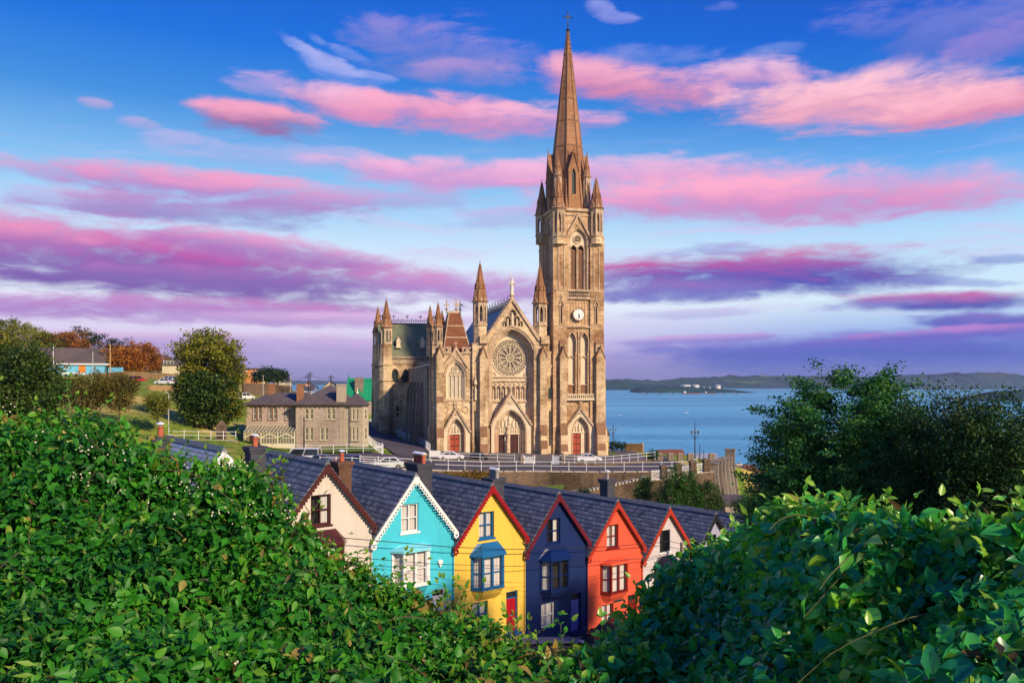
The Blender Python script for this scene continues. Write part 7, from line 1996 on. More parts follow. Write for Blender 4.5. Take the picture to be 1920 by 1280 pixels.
def car(label, loc, rz, paint_m, kind='saloon', cat='car', name='parked_car', group='cars parked on the roads'):
    e = empty(name, loc, rz, label, cat, group)
    if kind == 'saloon':
        L, W_, prof = 4.4, 1.74, [(-2.15, .32), (-2.2, .62), (-2.12, .86), (-1.55, .93), (.95, .90), (1.7, .80), (2.12, .66), (2.2, .45), (2.12, .26), (-2.0, .24)]
        cab_b, cab_t, zr = (-1.62, 1.05), (-.92, .32), 1.42
    elif kind == 'van':
        L, W_, prof = 4.9, 1.9, [(-2.42, .32), (-2.45, 1.0), (-2.4, 1.1), (1.2, 1.08), (1.9, .95), (2.4, .8), (2.45, .45), (2.38, .28), (-2.3, .26)]
        cab_b, cab_t, zr = (-2.4, 1.75), (-2.3, .95), 1.95
    else:
        L, W_, prof = 4.2, 1.78, [(-2.02, .34), (-2.08, .75), (-2.0, 1.0), (-1.7, 1.02), (.8, .98), (1.6, .90), (2.0, .74), (2.08, .48), (2.0, .30), (-1.9, .28)]
        cab_b, cab_t, zr = (-1.98, 1.0), (-1.62, .25), 1.55
    mb = MB(); h = W_ / 2
    n = len(prof); ins = .12
    cx = sum(p[0] for p in prof) / n
    rows = [(-h, .10), (-h + .04, 0), (0, 0), (h - .04, 0), (h, .10)]
    vs = []
    for y, k in rows:
        for x, z in prof: vs.append((x * (1 - k * .35), y, .58 + (z - .58) * (1 - k)))
    fs = [tuple(range(n)), tuple(4 * n + i for i in range(n - 1, -1, -1))]
    for r_ in range(4): fs += [(r_ * n + i, r_ * n + (i + 1) % n, (r_ + 1) * n + (i + 1) % n, (r_ + 1) * n + i) for i in range(n)]
    mb.add(vs, fs)
    zb_ = prof[3][1] - .06
    # roof panel and pillars
    tw = h - .24
    mb.frus_box((cab_t[0] - .02, cab_t[1] + .02, -tw - .02, tw + .02), (cab_t[0] + .1, cab_t[1] - .1, -tw + .1, tw - .1), zr - .03, zr + .04)
    for sy in (-1, 1):
        for xb, xt in ((cab_b[0], cab_t[0]), (cab_b[1], cab_t[1]), ((cab_b[0] + cab_b[1]) * .5, (cab_t[0] + cab_t[1]) * .5)):
            mb.tube([(xb, sy * (h - .07), zb_), (xt, sy * (tw + .01), zr)], .045, 5)
        mb.box(.75, .95, sy * (h + .02) - .08, sy * (h + .02) + .08, zb_ + .05, zb_ + .2)
    body = mb.build('body', paint_m, e)
    g = MB(); g.frus_box((cab_b[0], cab_b[1], -h + .08, h - .08), (cab_t[0], cab_t[1], -tw, tw), zb_, zr - .02); g.build('window', CAR_GLASS, e)
    for wx in (-L * .30, L * .305):
        for sy in (-1, 1):
            w = MB(); w.M = Matrix.Translation((wx, sy * (h - .10), .32)) @ Matrix.Rotation(R(90), 4, 'X')
            w.frus(0, 0, -.11, .31, .11, .31, 18); wo = w.build('wheel', TYRE, e)
            r_ = MB(); r_.M = w.M; r_.frus(0, 0, -.125, .2, .125, .2, 14)
            r_.build('rim', RIM, wo)
    for sy in (-1, 1):
        q = MB(); q.cbox((2.06 if kind != 'van' else 2.36, sy * (h - .28), .66), .16, .34, .14); q.build('headlight', LIGHT_W, e)
        q = MB(); q.cbox((-L / 2 + .03, sy * (h - .2), .82), .12, .26, .18); q.build('tail_light', LIGHT_R, e)
    q = MB(); q.cbox((-L / 2 - .005, 0, .55), .04, .5, .12); q.cbox((L / 2 - .0, 0, .42), .05, .5, .12); q.build('number_plate', PLATE, e)
    return e
SILVER = car_paint('silver_car_paint', (0.62, 0.64, 0.64)); BLUE_C = car_paint('dark_blue_car_paint', (0.02, 0.05, 0.14)); BLACK_C = car_paint('black_car_paint', (0.012, 0.014, 0.02)); RED_C = car_paint('red_car_paint', (0.42, 0.02, 0.02)); WHITE_C = car_paint('white_car_paint', (0.75, 0.75, 0.74)); GREYB_C = car_paint('grey_blue_car_paint', (0.10, 0.14, 0.2))
def road_at(px, Y, lift=.2):
    x, y = P2(px, Y); return (x, y, float(f_up([x], [y])[0]) + lift)
def cpos(px, py, Y): return at(px, py, Y)
car('silver saloon car parked behind the turquoise house roof', cpos(726, 878.5, 101), R(190), SILVER)
car('dark blue hatchback parked left of the silver saloon', cpos(653, 876, 101), R(182), BLUE_C, 'hatch')
car('dark grey saloon behind the cream house roof, left of the blue hatchback', cpos(598, 873, 102.5), R(176), GREYB_C)
car('white van parked between the stone house lawn and the slate roofs', cpos(566, 868, 106), R(178), WHITE_C, 'van', 'van', 'parked_van')
ps = hpos(3.42, -2.75); car('black hatchback parked in the street below the navy and orange houses', (ps.x, ps.y, hbase(3.42) - .05), HA + math.pi, BLACK_C, 'hatch')
bpy.data.objects[-1] if False else None
car('red car on the upper hillside road, left of the white cars', cpos(258, 717, 196), R(60), RED_C, 'hatch')
car('white car parked on the hillside road under the white house', cpos(309, 721, 182), R(170), WHITE_C)
car('silver hatchback parked close behind the white car on the hillside', cpos(316, 717.5, 190), R(160), SILVER, 'hatch')
car('dark car next to the big tree on the hillside road', cpos(331, 722, 184), R(175), GREYB_C)
car('white car on the steep lane between the big tree and the stone house', cpos(460, 750, 172), R(70), WHITE_C, 'hatch')
car('white saloon parked in front of the cathedral left portal', cpos(846, 861.5, 139), R(4), WHITE_C)
car('pale silver car behind the railing below the tower portal', cpos(1104, 865.5, 140), R(6), WHITE_C)
car('dark saloon parked before the central doors of the cathedral', cpos(893, 862.5, 141), R(172), BLACK_C)
mb = MB(); mb.box(-.95, .95, -.04, .04, .3, 1.35); mb.box(-.95, -.87, -.05, .05, -.3, .3); mb.box(.87, .95, -.05, .05, -.3, .3)
tag(mb.build('notice_board', WHITE_P, loc=at(815.5, 859.5, 136.5)), 'blank white notice board by the corner of the left portal', 'notice board')

# ================================================================== boats, tanks and far shore
def simple(name, label, cat, mb, m, group=None, loc=None, parts=()):
    o = mb.build(name, m, loc=loc); tag(o, label, cat, group)
    for nm, b_, mm in parts: b_.build(nm, mm, o)
    return o
TANK_W = noise_mat('white_oil_tank_paint', (0.62, 0.60, 0.56), (0.78, 0.76, 0.72), .05, .6, 0)
RUST = noise_mat('rusty_ship_paint', (0.13, 0.05, 0.045), (0.22, 0.09, 0.07), .1, .7, .1)
HULL_D = noise_mat('dark_hull_paint', (0.05, 0.045, 0.06), (0.10, 0.08, 0.09), .2, .6, 0)
STACK = noise_mat('grey_steel_stack', (0.10, 0.10, 0.13), (0.16, 0.15, 0.18), .1, .7, 0)
tl = ['largest white oil tank, leftmost on the far shore', 'second white oil tank from the left on the far shore', 'small low white oil tank between the big ones', 'tiny white oil tank left of the tall right-hand tank', 'tall white oil tank at the right end of the first group']
for i, (px, w, py0, py1) in enumerate(((1285, 19, 720.8, 727), (1304, 14, 721, 727), (1318.5, 6, 725, 728.5), (1330.5, 4, 725, 728.5), (1345.5, 11, 721.6, 728))):
    Yt = 2790; k = Yt / F; mb = MB(); mb.frus(0, 0, 0, w * k / 2, (py1 - py0) * k, w * k / 2, 20); mb.frus(0, 0, (py1 - py0) * k, w * k / 2, (py1 - py0) * k * 1.12, w * k * .05, 20)
    b2 = MB(); b2.frus(0, 0, (py1 - py0) * k * .8, w * k / 2 + .6, (py1 - py0) * k * .84, w * k / 2 + .6, 20)
    simple('storage_tank', tl[i], 'oil tank', mb, TANK_W, 'oil tanks on the first shore', at(px, py1 + .5, Yt), [('tank_walkway', b2, STACK)])
for i, px in enumerate((1437, 1451, 1470, 1478, 1492, 1506, 1514, 1524, 1532)):
    Yt = 4150; k = Yt / F; w = (6, 7, 8, 4, 8, 6, 5, 7, 7)[i]; mb = MB(); mb.frus(0, 0, -30, w * k / 2, 2.8 * k, w * k / 2, 14); mb.frus(0, 0, 2.8 * k, w * k / 2, 3.4 * k, 1, 14)
    o = simple('storage_tank', 'white tank in the row on the ridge beside the refinery chimneys', 'oil tank', mb, TANK_W, 'tanks on the far ridge', at(px, 715.8, Yt))
for i, (px, py) in enumerate(((1383, 702.5), (1415, 701.5), (1424, 703), (1428, 699), (1432, 701), (1436, 702), (1395, 703.5))):
    Yt = 4400; k = Yt / F; mb = MB(); mb.frus(0, 0, -60, 4.0, (711 - py) * k, 2.2, 8)
    b2 = MB(); b2.frus(0, 0, (711 - py) * k * .6, 4.4, (711 - py) * k * .66, 4.4, 8)
    simple('refinery_chimney', 'thin refinery chimney on the far ridge', 'chimney', mb, STACK, 'refinery chimneys', at(px, 711, Yt), [('chimney_band', b2, TANK_W)])
def ship(label, px, py, Y, L, h, hull_m, bridge=True, cranes=0, cat='ship', name='ship', group=None):
    k = Y / F; l = L * k
    mb = MB(); mb.prism_xz([(-l / 2, 0), (l / 2 - l * .06, 0), (l / 2, h * k), (-l / 2 - l * .02, h * k)], -l * .09, l * .09)
    parts = []
    if bridge:
        b_ = MB(); b_.box(-l * .42, -l * .3, -l * .06, l * .06, h * k, h * k * 2.0); b_.box(-l * .40, -l * .34, -l * .03, l * .03, h * k * 2.0, h * k * 2.6); parts.append(('bridge', b_, TANK_W))
    for c in range(cranes):
        b_ = MB(); x = -l * .1 + c * l * .25; b_.frus(x, 0, h * k, l * .008, h * k * 3.2, l * .004, 5); b_.tube([(x, 0, h * k * 2.4), (x + l * .1, 0, h * k * 1.8)], l * .004, 4); parts.append(('crane', b_, STACK))
    p_ = at(px, py, Y); p_.z = -.4
    return simple(name, label, cat, mb, hull_m, group, p_, parts)
ship('long rusty ship moored at the far jetty under the oil tanks', 1297, 737, 2500, 36, 2.2, RUST, True, 2)
ship('red barge moored right of the long rusty ship', 1332, 737, 2520, 24, 1.8, RUST, True, 3)
for px, lb_ in ((1211, 'dark barge moored at the left end of the far shore row'), (1235, 'dark barge moored second from the left by the far shore'), (1260.5, 'dark barge moored just left of the long rusty ship'), (1355.5, 'small dark barge right of the red barge'), (1380, 'small barge farthest right in the moored row')):
    ship(lb_, px, 738, 2480, 9, 1.3, HULL_D, True, 0, 'barge', 'barge', 'moored barges')
Yb = CAMZ / (774 - HZ) * F
ship('small white motorboat alone in the middle of the harbour', 1288, 774, Yb, 6, 1.2, TANK_W, True, 0, 'boat', 'motorboat')
Yb2 = CAMZ / (778 - HZ) * F
ship('small white launch with a foamy wake beside the tower', 1163, 777, Yb2, 5, 1.0, TANK_W, True, 0, 'boat', 'motorboat')
FOAM = noise_mat('boat_wake_foam', (0.45, 0.58, 0.66), (0.8, 0.85, 0.9), .4, .9, .2)
mb = MB(); rng_ = random.Random(4); p = at(1163, 777, Yb2); 
for i in range(40):
    x = p.x - 2 - i * .75; y = p.y + i * .9 + rng_.uniform(-1, 1); w = rng_.uniform(.4, 1.1); mb.add([(x, y - w, .05), (x + 1.6, y - w * .6, .05), (x + 1.4, y + w, .05), (x - .3, y + w * .8, .05)], [(0, 1, 2, 3)])
o = mb.build('wake', FOAM, recalc=False); tag(o, kind='stuff')
rng_ = random.Random(12)
hl = 'tiny white house on the far shore left of the oil tanks'
for i in range(22):
    px = rng_.choice([rng_.uniform(1136, 1160), rng_.uniform(1164, 1182), rng_.uniform(1195, 1245)]); py = 729 if px < 1190 and rng_.random() < .6 else rng_.uniform(720, 724.5)
    Yh = 3790 if py > 727 else 4080
    mb = MB(); w = rng_.uniform(8, 13); mb.prism_xz([(-w / 2, -8), (w / 2, -8), (w / 2, 5), (-w / 2, 5)], -4, 4)
    rf_ = MB(); rf_.prism_yz([(-4.5, 5), (4.5, 5), (0, 9)], -w / 2 - .4, w / 2 + .4)
    simple('shore_house', 'tiny white house scattered on the far shore behind the tower edge', 'house', mb, TANK_W, 'houses on the far shore', at(px, py, Yh), [('roof', rf_, STACK)])

# ================================================================== foliage
def leaf_mesh(name, C_, D_, N_, L_, W_, tone, mat, parent=None, kind='leaf', curl=.12):
    """C base points, D axis, N normal, L length, W width, tone 0..1 per leaf"""
    C_ = np.asarray(C_, float); D_ = np.asarray(D_, float); N_ = np.asarray(N_, float)
    D_ /= np.linalg.norm(D_, axis=1, keepdims=True) + 1e-9
    S_ = np.cross(D_, N_); S_ /= np.linalg.norm(S_, axis=1, keepdims=True) + 1e-9
    N_ = np.cross(S_, D_)
    if kind == 'leaf':
        T = np.array([(0, 0, 0), (0, .33, -.03), (0, .66, -.05), (0, 1, -curl * 1.4), (-.34, .16, .05), (-.5, .40, .07), (-.33, .70, .02), (.34, .16, .05), (.5, .40, .07), (.33, .70, .02)])
        fq = [(0, 1, 5, 4), (1, 2, 6, 5), (0, 7, 8, 1), (1, 8, 9, 2)]; ft = [(2, 3, 6), (2, 9, 3)]
    elif kind == 'long':
        T = np.array([(0, 0, 0), (0, .5, .0), (0, 1, -curl), (-.5, .45, .06), (.5, .45, .06)]); fq = []; ft = [(0, 1, 3), (1, 2, 3), (0, 4, 1), (1, 4, 2)]
    else:
        T = np.array([(0, 0, 0), (-.5, .45, .1), (0, 1, -.05), (.5, .5, .1)]); fq = [(0, 3, 2, 1)]; ft = []
    n, k = len(C_), len(T)
    V_ = (C_[:, None] + S_[:, None] * (T[None, :, 0:1] * np.asarray(W_)[:, None, None]) + D_[:, None] * (T[None, :, 1:2] * np.asarray(L_)[:, None, None]) + N_[:, None] * (T[None, :, 2:3] * np.asarray(L_)[:, None, None])).reshape(-1, 3)
    base_ = (np.arange(n) * k)[:, None]
    loops = []; sizes = []
    per = []
    for f in fq: per.append((4, f))
    for f in ft: per.append((3, f))
    idx_ = np.concatenate([base_ + np.array(f)[None] for _, f in per], 1).ravel()
    tot = np.tile(np.array([s for s, _ in per]), n)
    me = bpy.data.meshes.new(name)
    me.vertices.add(len(V_)); me.vertices.foreach_set('co', V_.astype(np.float32).ravel())
    me.loops.add(len(idx_)); me.loops.foreach_set('vertex_index', idx_.astype(np.int32))
    me.polygons.add(len(tot)); st = np.concatenate([[0], np.cumsum(tot)[:-1]])
    me.polygons.foreach_set('loop_start', st.astype(np.int32)); me.polygons.foreach_set('loop_total', tot.astype(np.int32))
    me.polygons.foreach_set('use_smooth', np.ones(len(tot), bool))
    me.update(calc_edges=True)
    a = me.attributes.new('tone', 'FLOAT', 'POINT'); a.data.foreach_set('value', np.repeat(np.asarray(tone), k).astype(np.float32))
    me.materials.append(mat)
    o = bpy.data.objects.new(name, me); COL.objects.link(o)
    if parent is not None: o.parent = parent
    return o
def unit(v): return v / (np.linalg.norm(v, axis=-1, keepdims=True) + 1e-9)
BARK = noise_mat('tree_bark', (0.05, 0.036, 0.025), (0.11, 0.08, 0.055), 6, .95, .6, stretch=(3, 3, .6))
def tree(name, label, base, env, n_spray, per, leaf, lw, mat, seed, trunk_r=.25, group=None, up=.5, spread=.28, kind='quad', cat='tree', inner=.35, squash=1.0, limbs=10, tone_shift=0.0, lean=(0, 0), spray_len=1.2, flat=.55, pads=0):
    """env: list of (height, radius) of the crown. Leaves hang in many sprays, each a short drawn-out cluster at the end of a twig"""
    g = np.random.default_rng(seed)
    hs_ = np.array([e_[0] for e_ in env]); rs = np.array([e_[1] for e_ in env])
    H0, H1 = hs_[0], hs_[-1]
    e = empty(name, base, 0, label, cat, group)
    tt = np.linspace(H0, H1, 200); rr_ = np.interp(tt, hs_, rs); cdf = np.cumsum(rr_ ** 1.5 + .02); cdf /= cdf[-1]
    h = np.interp(g.random(n_spray), cdf, tt); r = np.interp(h, hs_, rs)
    a = g.random(n_spray) * 2 * np.pi
    lump = np.array([mnoise.noise(Vector((math.cos(x) * 1.6, math.sin(x) * 1.6, hh / (H1 - H0) * 5 + seed))) for x, hh in zip(a, h)])
    frac = inner + (1 - inner) * np.sqrt(g.random(n_spray))
    rad = r * frac * (1 + lump * (.56 if not pads else .15))
    hj = g.normal(0, .15, n_spray)
    if pads:                                      # layered branches: sprays lie along flat boughs
        ph = np.interp((np.arange(pads) + g.random(pads)) / pads, cdf, tt); pa = np.arange(pads) * 2.39996 + g.normal(0, .25, pads); pr = np.interp(ph, hs_, rs) * g.uniform(.82, 1.16, pads)
        w_ = g.integers(0, pads, n_spray); f_ = .28 + .72 * np.sqrt(g.random(n_spray))
        a = pa[w_] + g.normal(0, .26, n_spray) * (1.15 - .6 * f_); rad = pr[w_] * f_; r = pr[w_]
        fill = g.random(n_spray) < .3; a0_, rad0, h0_ = np.cos(0) * g.random(n_spray) * 2 * np.pi, r * frac * .92, h
        h = ph[w_] + rad * .10 + (f_ > .8) * .18; hj = g.normal(0, .07, n_spray)
        a = np.where(fill, a0_, a); rad = np.where(fill, rad0, rad); h = np.where(fill, h0_, h)
    P_ = np.stack([np.cos(a) * rad, np.sin(a) * rad * squash, h + hj], 1)
    out = unit(np.stack([np.cos(a), np.sin(a), up + .5 * (h - H0) / (H1 - H0)], 1) + g.normal(0, .25, (n_spray, 3)))
    st_ = g.normal(0, .16, n_spray)
    ss = spread * (0.7 + .6 * g.random(n_spray))
    t = g.random((n_spray, per)) - .35
    Cc = P_[:, None] + out[:, None] * (t * spray_len)[..., None] + g.normal(0, 1, (n_spray, per, 3)) * (ss[:, None, None] * np.array([1, 1, flat])) * (1 - .45 * np.abs(t))[..., None]
    Cc = Cc.reshape(-1, 3); n = len(Cc)
    Cc[:, 0] += lean[0] * (Cc[:, 2] - H0); Cc[:, 1] += lean[1] * (Cc[:, 2] - H0)
    D_ = unit(np.repeat(out, per, 0) * .6 + g.normal(0, .7, (n, 3)) + np.array([0, 0, -.15])); N_ = unit(g.normal(0, .55, (n, 3)) + np.array([0, 0, .9]) + np.repeat(out, per, 0) * .5)
    tone = np.clip(.45 + np.repeat(st_, per) + g.normal(0, .13, n) + tone_shift, 0, 1)
    Ls = leaf * (.6 + .7 * g.random(n))
    leaf_mesh('crown', Cc, D_, N_, Ls, Ls * lw, tone, mat, e, kind)
    mb = MB()
    top = H0 + (H1 - H0) * .72
    k = 9; pts = []
    for i in range(k + 1):
        tq = i / k; pts.append((lean[0] * max(0, top * tq - H0) + .12 * trunk_r * math.sin(i * 1.7 + seed), lean[1] * max(0, top * tq - H0), top * tq - .4 * (1 - tq)))
    mb.tube(pts, trunk_r, 9, trunk_r * .25)
    order = g.permutation(n_spray)[:limbs * 4]
    for q, i in enumerate(order):
        z0 = max(H0 * .75, min(top * .95, P_[i, 2] - .55 * np.hypot(P_[i, 0], P_[i, 1]) * .9))
        s0 = Vector((lean[0] * max(0, z0 - H0), lean[1] * max(0, z0 - H0), z0)); t1 = Vector(P_[i]) + Vector((lean[0] * (P_[i, 2] - H0), lean[1] * (P_[i, 2] - H0), 0))
        mid_ = s0.lerp(t1, .5) + Vector((0, 0, .12 * (t1 - s0).length))
        mb.tube([s0, s0.lerp(mid_, .6), mid_, t1], trunk_r * (.34 if q < limbs else .14), 6, trunk_r * .04)
    mb.build('trunk', BARK, e, smooth=True)
    return e
G_DARK = leaf_mat('dark_maple_leaf', [(0.0, (0.009, 0.065, 0.018)), (.45, (0.026, 0.135, 0.025)), (.75, (0.07, 0.19, 0.022)), (1.0, (0.19, 0.23, 0.028))], .5, .25, .18)
G_DARK2 = leaf_mat('dark_olive_leaf', [(0.0, (0.007, 0.034, 0.010)), (.5, (0.022, 0.078, 0.014)), (.8, (0.065, 0.098, 0.014)), (1.0, (0.14, 0.12, 0.02))], .5, .25, .15)
G_GOLD = leaf_mat('sunlit_olive_leaf', [(0.0, (0.05, 0.08, 0.008)), (.45, (0.16, 0.18, 0.016)), (.75, (0.30, 0.27, 0.025)), (1.0, (0.44, 0.33, 0.045))], .55, .2, .25)
G_CORE = leaf_mat('dark_and_shaded_leaf', [(0.0, (0.014, 0.040, 0.006)), (.5, (0.040, 0.085, 0.010)), (1.0, (0.11, 0.14, 0.02))], .5, .25, .15)  # dark green leaf; also carries the shade of the big tree's lower half
G_RUST = leaf_mat('autumn_orange_leaf', [(0.0, (0.14, 0.05, 0.008)), (.45, (0.36, 0.125, 0.013)), (.75, (0.50, 0.20, 0.02)), (1.0, (0.55, 0.30, 0.04))], .6, .2, .25)
G_BROWN = leaf_mat('brown_green_leaf', [(0.0, (0.05, 0.035, 0.008)), (.5, (0.17, 0.10, 0.018)), (1.0, (0.32, 0.19, 0.035))], .6, .2, .2)
G_PINE = leaf_mat('yellow_green_conifer_leaf', [(0.0, (0.05, 0.08, 0.008)), (.5, (0.19, 0.20, 0.016)), (1.0, (0.38, 0.32, 0.04))], .6, .2, .2)
G_FIR = leaf_mat('dark_fir_needles', [(0.0, (0.008, 0.022, 0.010)), (.5, (0.022, 0.05, 0.018)), (1.0, (0.06, 0.085, 0.022))], .6, .2, .1)
G_REDSH = leaf_mat('reddish_shrub_leaf', [(0.0, (0.06, 0.035, 0.010)), (.4, (0.11, 0.10, 0.014)), (.75, (0.18, 0.13, 0.02)), (1.0, (0.30, 0.13, 0.035))], .6, .2, .2)
G_MID = leaf_mat('mid_green_leaf', [(0.0, (0.012, 0.05, 0.008)), (.5, (0.035, 0.11, 0.012)), (1.0, (0.10, 0.19, 0.02))], .5, .25, .25)

# right: the big maple and its neighbours
def base_at(px, Y): x = (px - CX) / F * Y; return (x, Y, gz(x, Y))
YM = 31.0; bm_ = base_at(1592, YM); kM = YM / F
def envpx(base, Y, rows):                        # rows: (photo row, half width in photo px) bottom to top
    return [(at(0, py, Y).z - base[2], hw * Y / F) for py, hw in rows]
tree('maple_tree', 'large dark green maple with layered branches standing right of the harbour view', bm_, envpx(bm_, YM, [(1040, 110), (975, 158), (905, 160), (845, 132), (800, 98), (760, 68), (722, 36), (694, 6)]), 1250, 110, .115, .75, G_DARK, 5, .28, up=.16, spread=.25, inner=.42, limbs=14, spray_len=1.1, squash=1.0, flat=.34, pads=88)
for i, (px, Y, rows, lb_, nn_) in enumerate((
        (1770, 27, [(1060, 90), (960, 105), (860, 92), (800, 70), (765, 38), (748, 14)], 'dark olive bushy tree just right of the maple', 230),
        (1865, 25, [(1060, 90), (960, 100), (860, 88), (815, 66), (775, 40), (758, 12)], 'dark olive bushy tree at the right edge of the photo', 230),
        (1690, 36, [(1040, 120), (960, 120), (880, 90), (840, 60), (815, 20)], 'dark tree filling the gap low between the maple and the olive trees', 170),
        (1960, 26, [(1060, 100), (960, 110), (860, 95), (800, 70), (770, 14)], 'dark tree cut off by the right edge of the photo', 150),
        (1450, 44, [(1030, 45), (990, 55), (950, 48), (925, 12)], 'small dark tree under the left branches of the maple', 110))):
    b_ = base_at(px, Y); tree('bushy_tree', lb_, b_, envpx(b_, Y, rows), int(nn_ * 1.7), 150, .10, .62, G_DARK2 if i != 4 else G_DARK, 20 + i, .16, up=.9, spread=.24, inner=.3, limbs=8, spray_len=1.0)
# left: the big field tree, hillside trees
YT = 126.0; bt = at(392, 800, YT)
tree('broad_tree', 'big round tree with a sunlit golden crown, standing in the grass field', bt, envpx(bt, YT, [(795, 18), (785, 36), (750, 47), (715, 46), (690, 45), (660, 47), (640, 36), (628, 20), (622, 6)]), 430, 70, .40, .75, G_GOLD, 8, .55, up=.5, spread=.62, inner=.45, limbs=12, spray_len=1.6)
tree('shaded_lower_crown', 'dark lower half of the big field tree, its shade coloured into the leaves', at(388, 803, 124), envpx(at(388, 803, 124), 124, [(800, 22), (780, 38), (745, 45), (715, 38), (700, 18)]), 260, 60, .42, .75, G_CORE, 9, .2, up=.5, spread=.6, inner=.6, cat='bush', spray_len=1.3)  # the big tree's shaded lower half, added as a mass of darker leaves
YD = 70.0; bd_ = at(48, 800, YD)
tree('round_tree', 'dark green tree in front of the school, at the left edge', bd_, envpx(bd_, YD, [(800, 38), (770, 56), (730, 58), (700, 54), (675, 42), (658, 22), (650, 8)]), 330, 70, .26, .6, G_CORE, 10, .2, up=.5, spread=.42, inner=.4, tone_shift=.05, spray_len=1.0)
tree('round_tree', 'olive sunlit tree cut off by the left edge, above the hedge', at(-10, 800, 84), envpx(at(-10, 800, 84), 84, [(790, 40), (730, 52), (680, 50), (640, 34), (625, 10)]), 240, 60, .32, .6, G_GOLD, 11, .2, up=.5, spread=.5, inner=.4, spray_len=1.0)
for i, (px, py, Y, rows, m, lb_, nn_) in enumerate((
        (163, 782, 104, [(778, 8), (755, 30), (735, 36), (718, 30), (706, 14)], G_REDSH, 'reddish vase-shaped shrub, left of a pair on the grass', 120),
        (224, 782, 108, [(780, 6), (755, 22), (735, 34), (722, 34), (710, 18)], G_REDSH, 'reddish vase-shaped shrub, right of a pair on the grass', 130),
        (296, 787, 112, [(785, 5), (770, 15), (755, 17), (745, 8)], G_GOLD, 'small round shrub on the grass beside the lamp column', 50))):
    b_ = at(px, py, Y); tree('shrub', lb_, b_, envpx(b_, Y, rows), nn_, 55, .28, .55, m, 40 + i, .12, up=1.3, spread=.4, inner=.3, cat='shrub', spray_len=1.5)
back = [ # px, base py, Y, rows, material, name, label, sprays
    (20, 690, 262, [(688, 60), (660, 66), (635, 60), (615, 40), (604, 16)], G_PINE, 'cypress_tree', 'broad yellow-green conifer behind the school, left of the others', 260),
    (62, 690, 258, [(688, 30), (650, 36), (630, 26), (618, 8)], G_PINE, 'cypress_tree', 'yellow-green conifer behind the chimney of the school', 130),
    (98, 690, 266, [(688, 34), (650, 36), (630, 28), (622, 12)], G_BROWN, 'round_tree', 'brownish tree behind the middle of the school roof', 120),
    (136, 690, 270, [(688, 34), (648, 36), (632, 26), (626, 10)], G_RUST, 'autumn_tree', 'rusty tree behind the school roof, left of the bare reddish one', 120),
    (155, 690, 280, [(688, 18), (640, 20), (622, 16), (613, 6)], G_REDSH, 'autumn_tree', 'tall bare reddish tree poking above the school roof', 70),
    (186, 690, 276, [(688, 34), (650, 34), (636, 24), (628, 8)], G_FIR, 'fir_tree', 'dark fir behind the right end of the school', 120),
    (83, 690, 290, [(688, 12), (640, 14), (622, 6), (616, 2)], G_FIR, 'fir_tree', 'dark fir tip standing above the school chimney', 40),
    (212, 696, 284, [(690, 22), (660, 20), (645, 10), (640, 3)], G_FIR, 'fir_tree', 'dark fir left of the orange autumn trees', 60),
    (236, 696, 282, [(690, 26), (660, 22), (646, 12), (636, 3)], G_FIR, 'fir_tree', 'tallest dark fir behind the orange autumn trees', 80),
    (226, 698, 240, [(694, 26), (675, 30), (660, 24), (651, 10)], G_RUST, 'autumn_tree', 'orange autumn tree, left one of the pair by the golden wall', 110),
    (258, 698, 246, [(694, 34), (672, 36), (655, 26), (646, 10)], G_RUST, 'autumn_tree', 'orange-red autumn tree, right one of the pair by the golden wall', 150),
    (296, 698, 262, [(694, 26), (676, 24), (666, 12)], G_BROWN, 'round_tree', 'brown tree left of the white house on the hill', 60),
    (0, 664, 300, [(660, 26), (612, 24), (603, 18), (600, 10)], G_FIR, 'fir_tree', 'dark flat-topped fir at the top left edge', 50),
    (499, 714, 222, [(712, 14), (705, 18), (698, 14), (694, 5)], G_FIR, 'round_bush', 'dark green bush below the ridge houses', 50),
    (521, 722, 228, [(712, 7), (704, 10), (699, 8), (696, 3)], G_FIR, 'palm_like_tree', 'small dark round-headed tree on a bare stem on the ridge', 34)]
for i, (px, py, Y, rows, m, nm_, lb_, nn_) in enumerate(back):
    b_ = at(px, py, Y); tree(nm_, lb_, b_, envpx(b_, Y, rows), nn_, 60, .55, .6, m, 60 + i, .25, group='trees on the hill', up=.6 if m is not G_FIR else .1, spread=.85, inner=.4, cat='tree' if 'bush' not in nm_ else 'bush', spray_len=1.6)
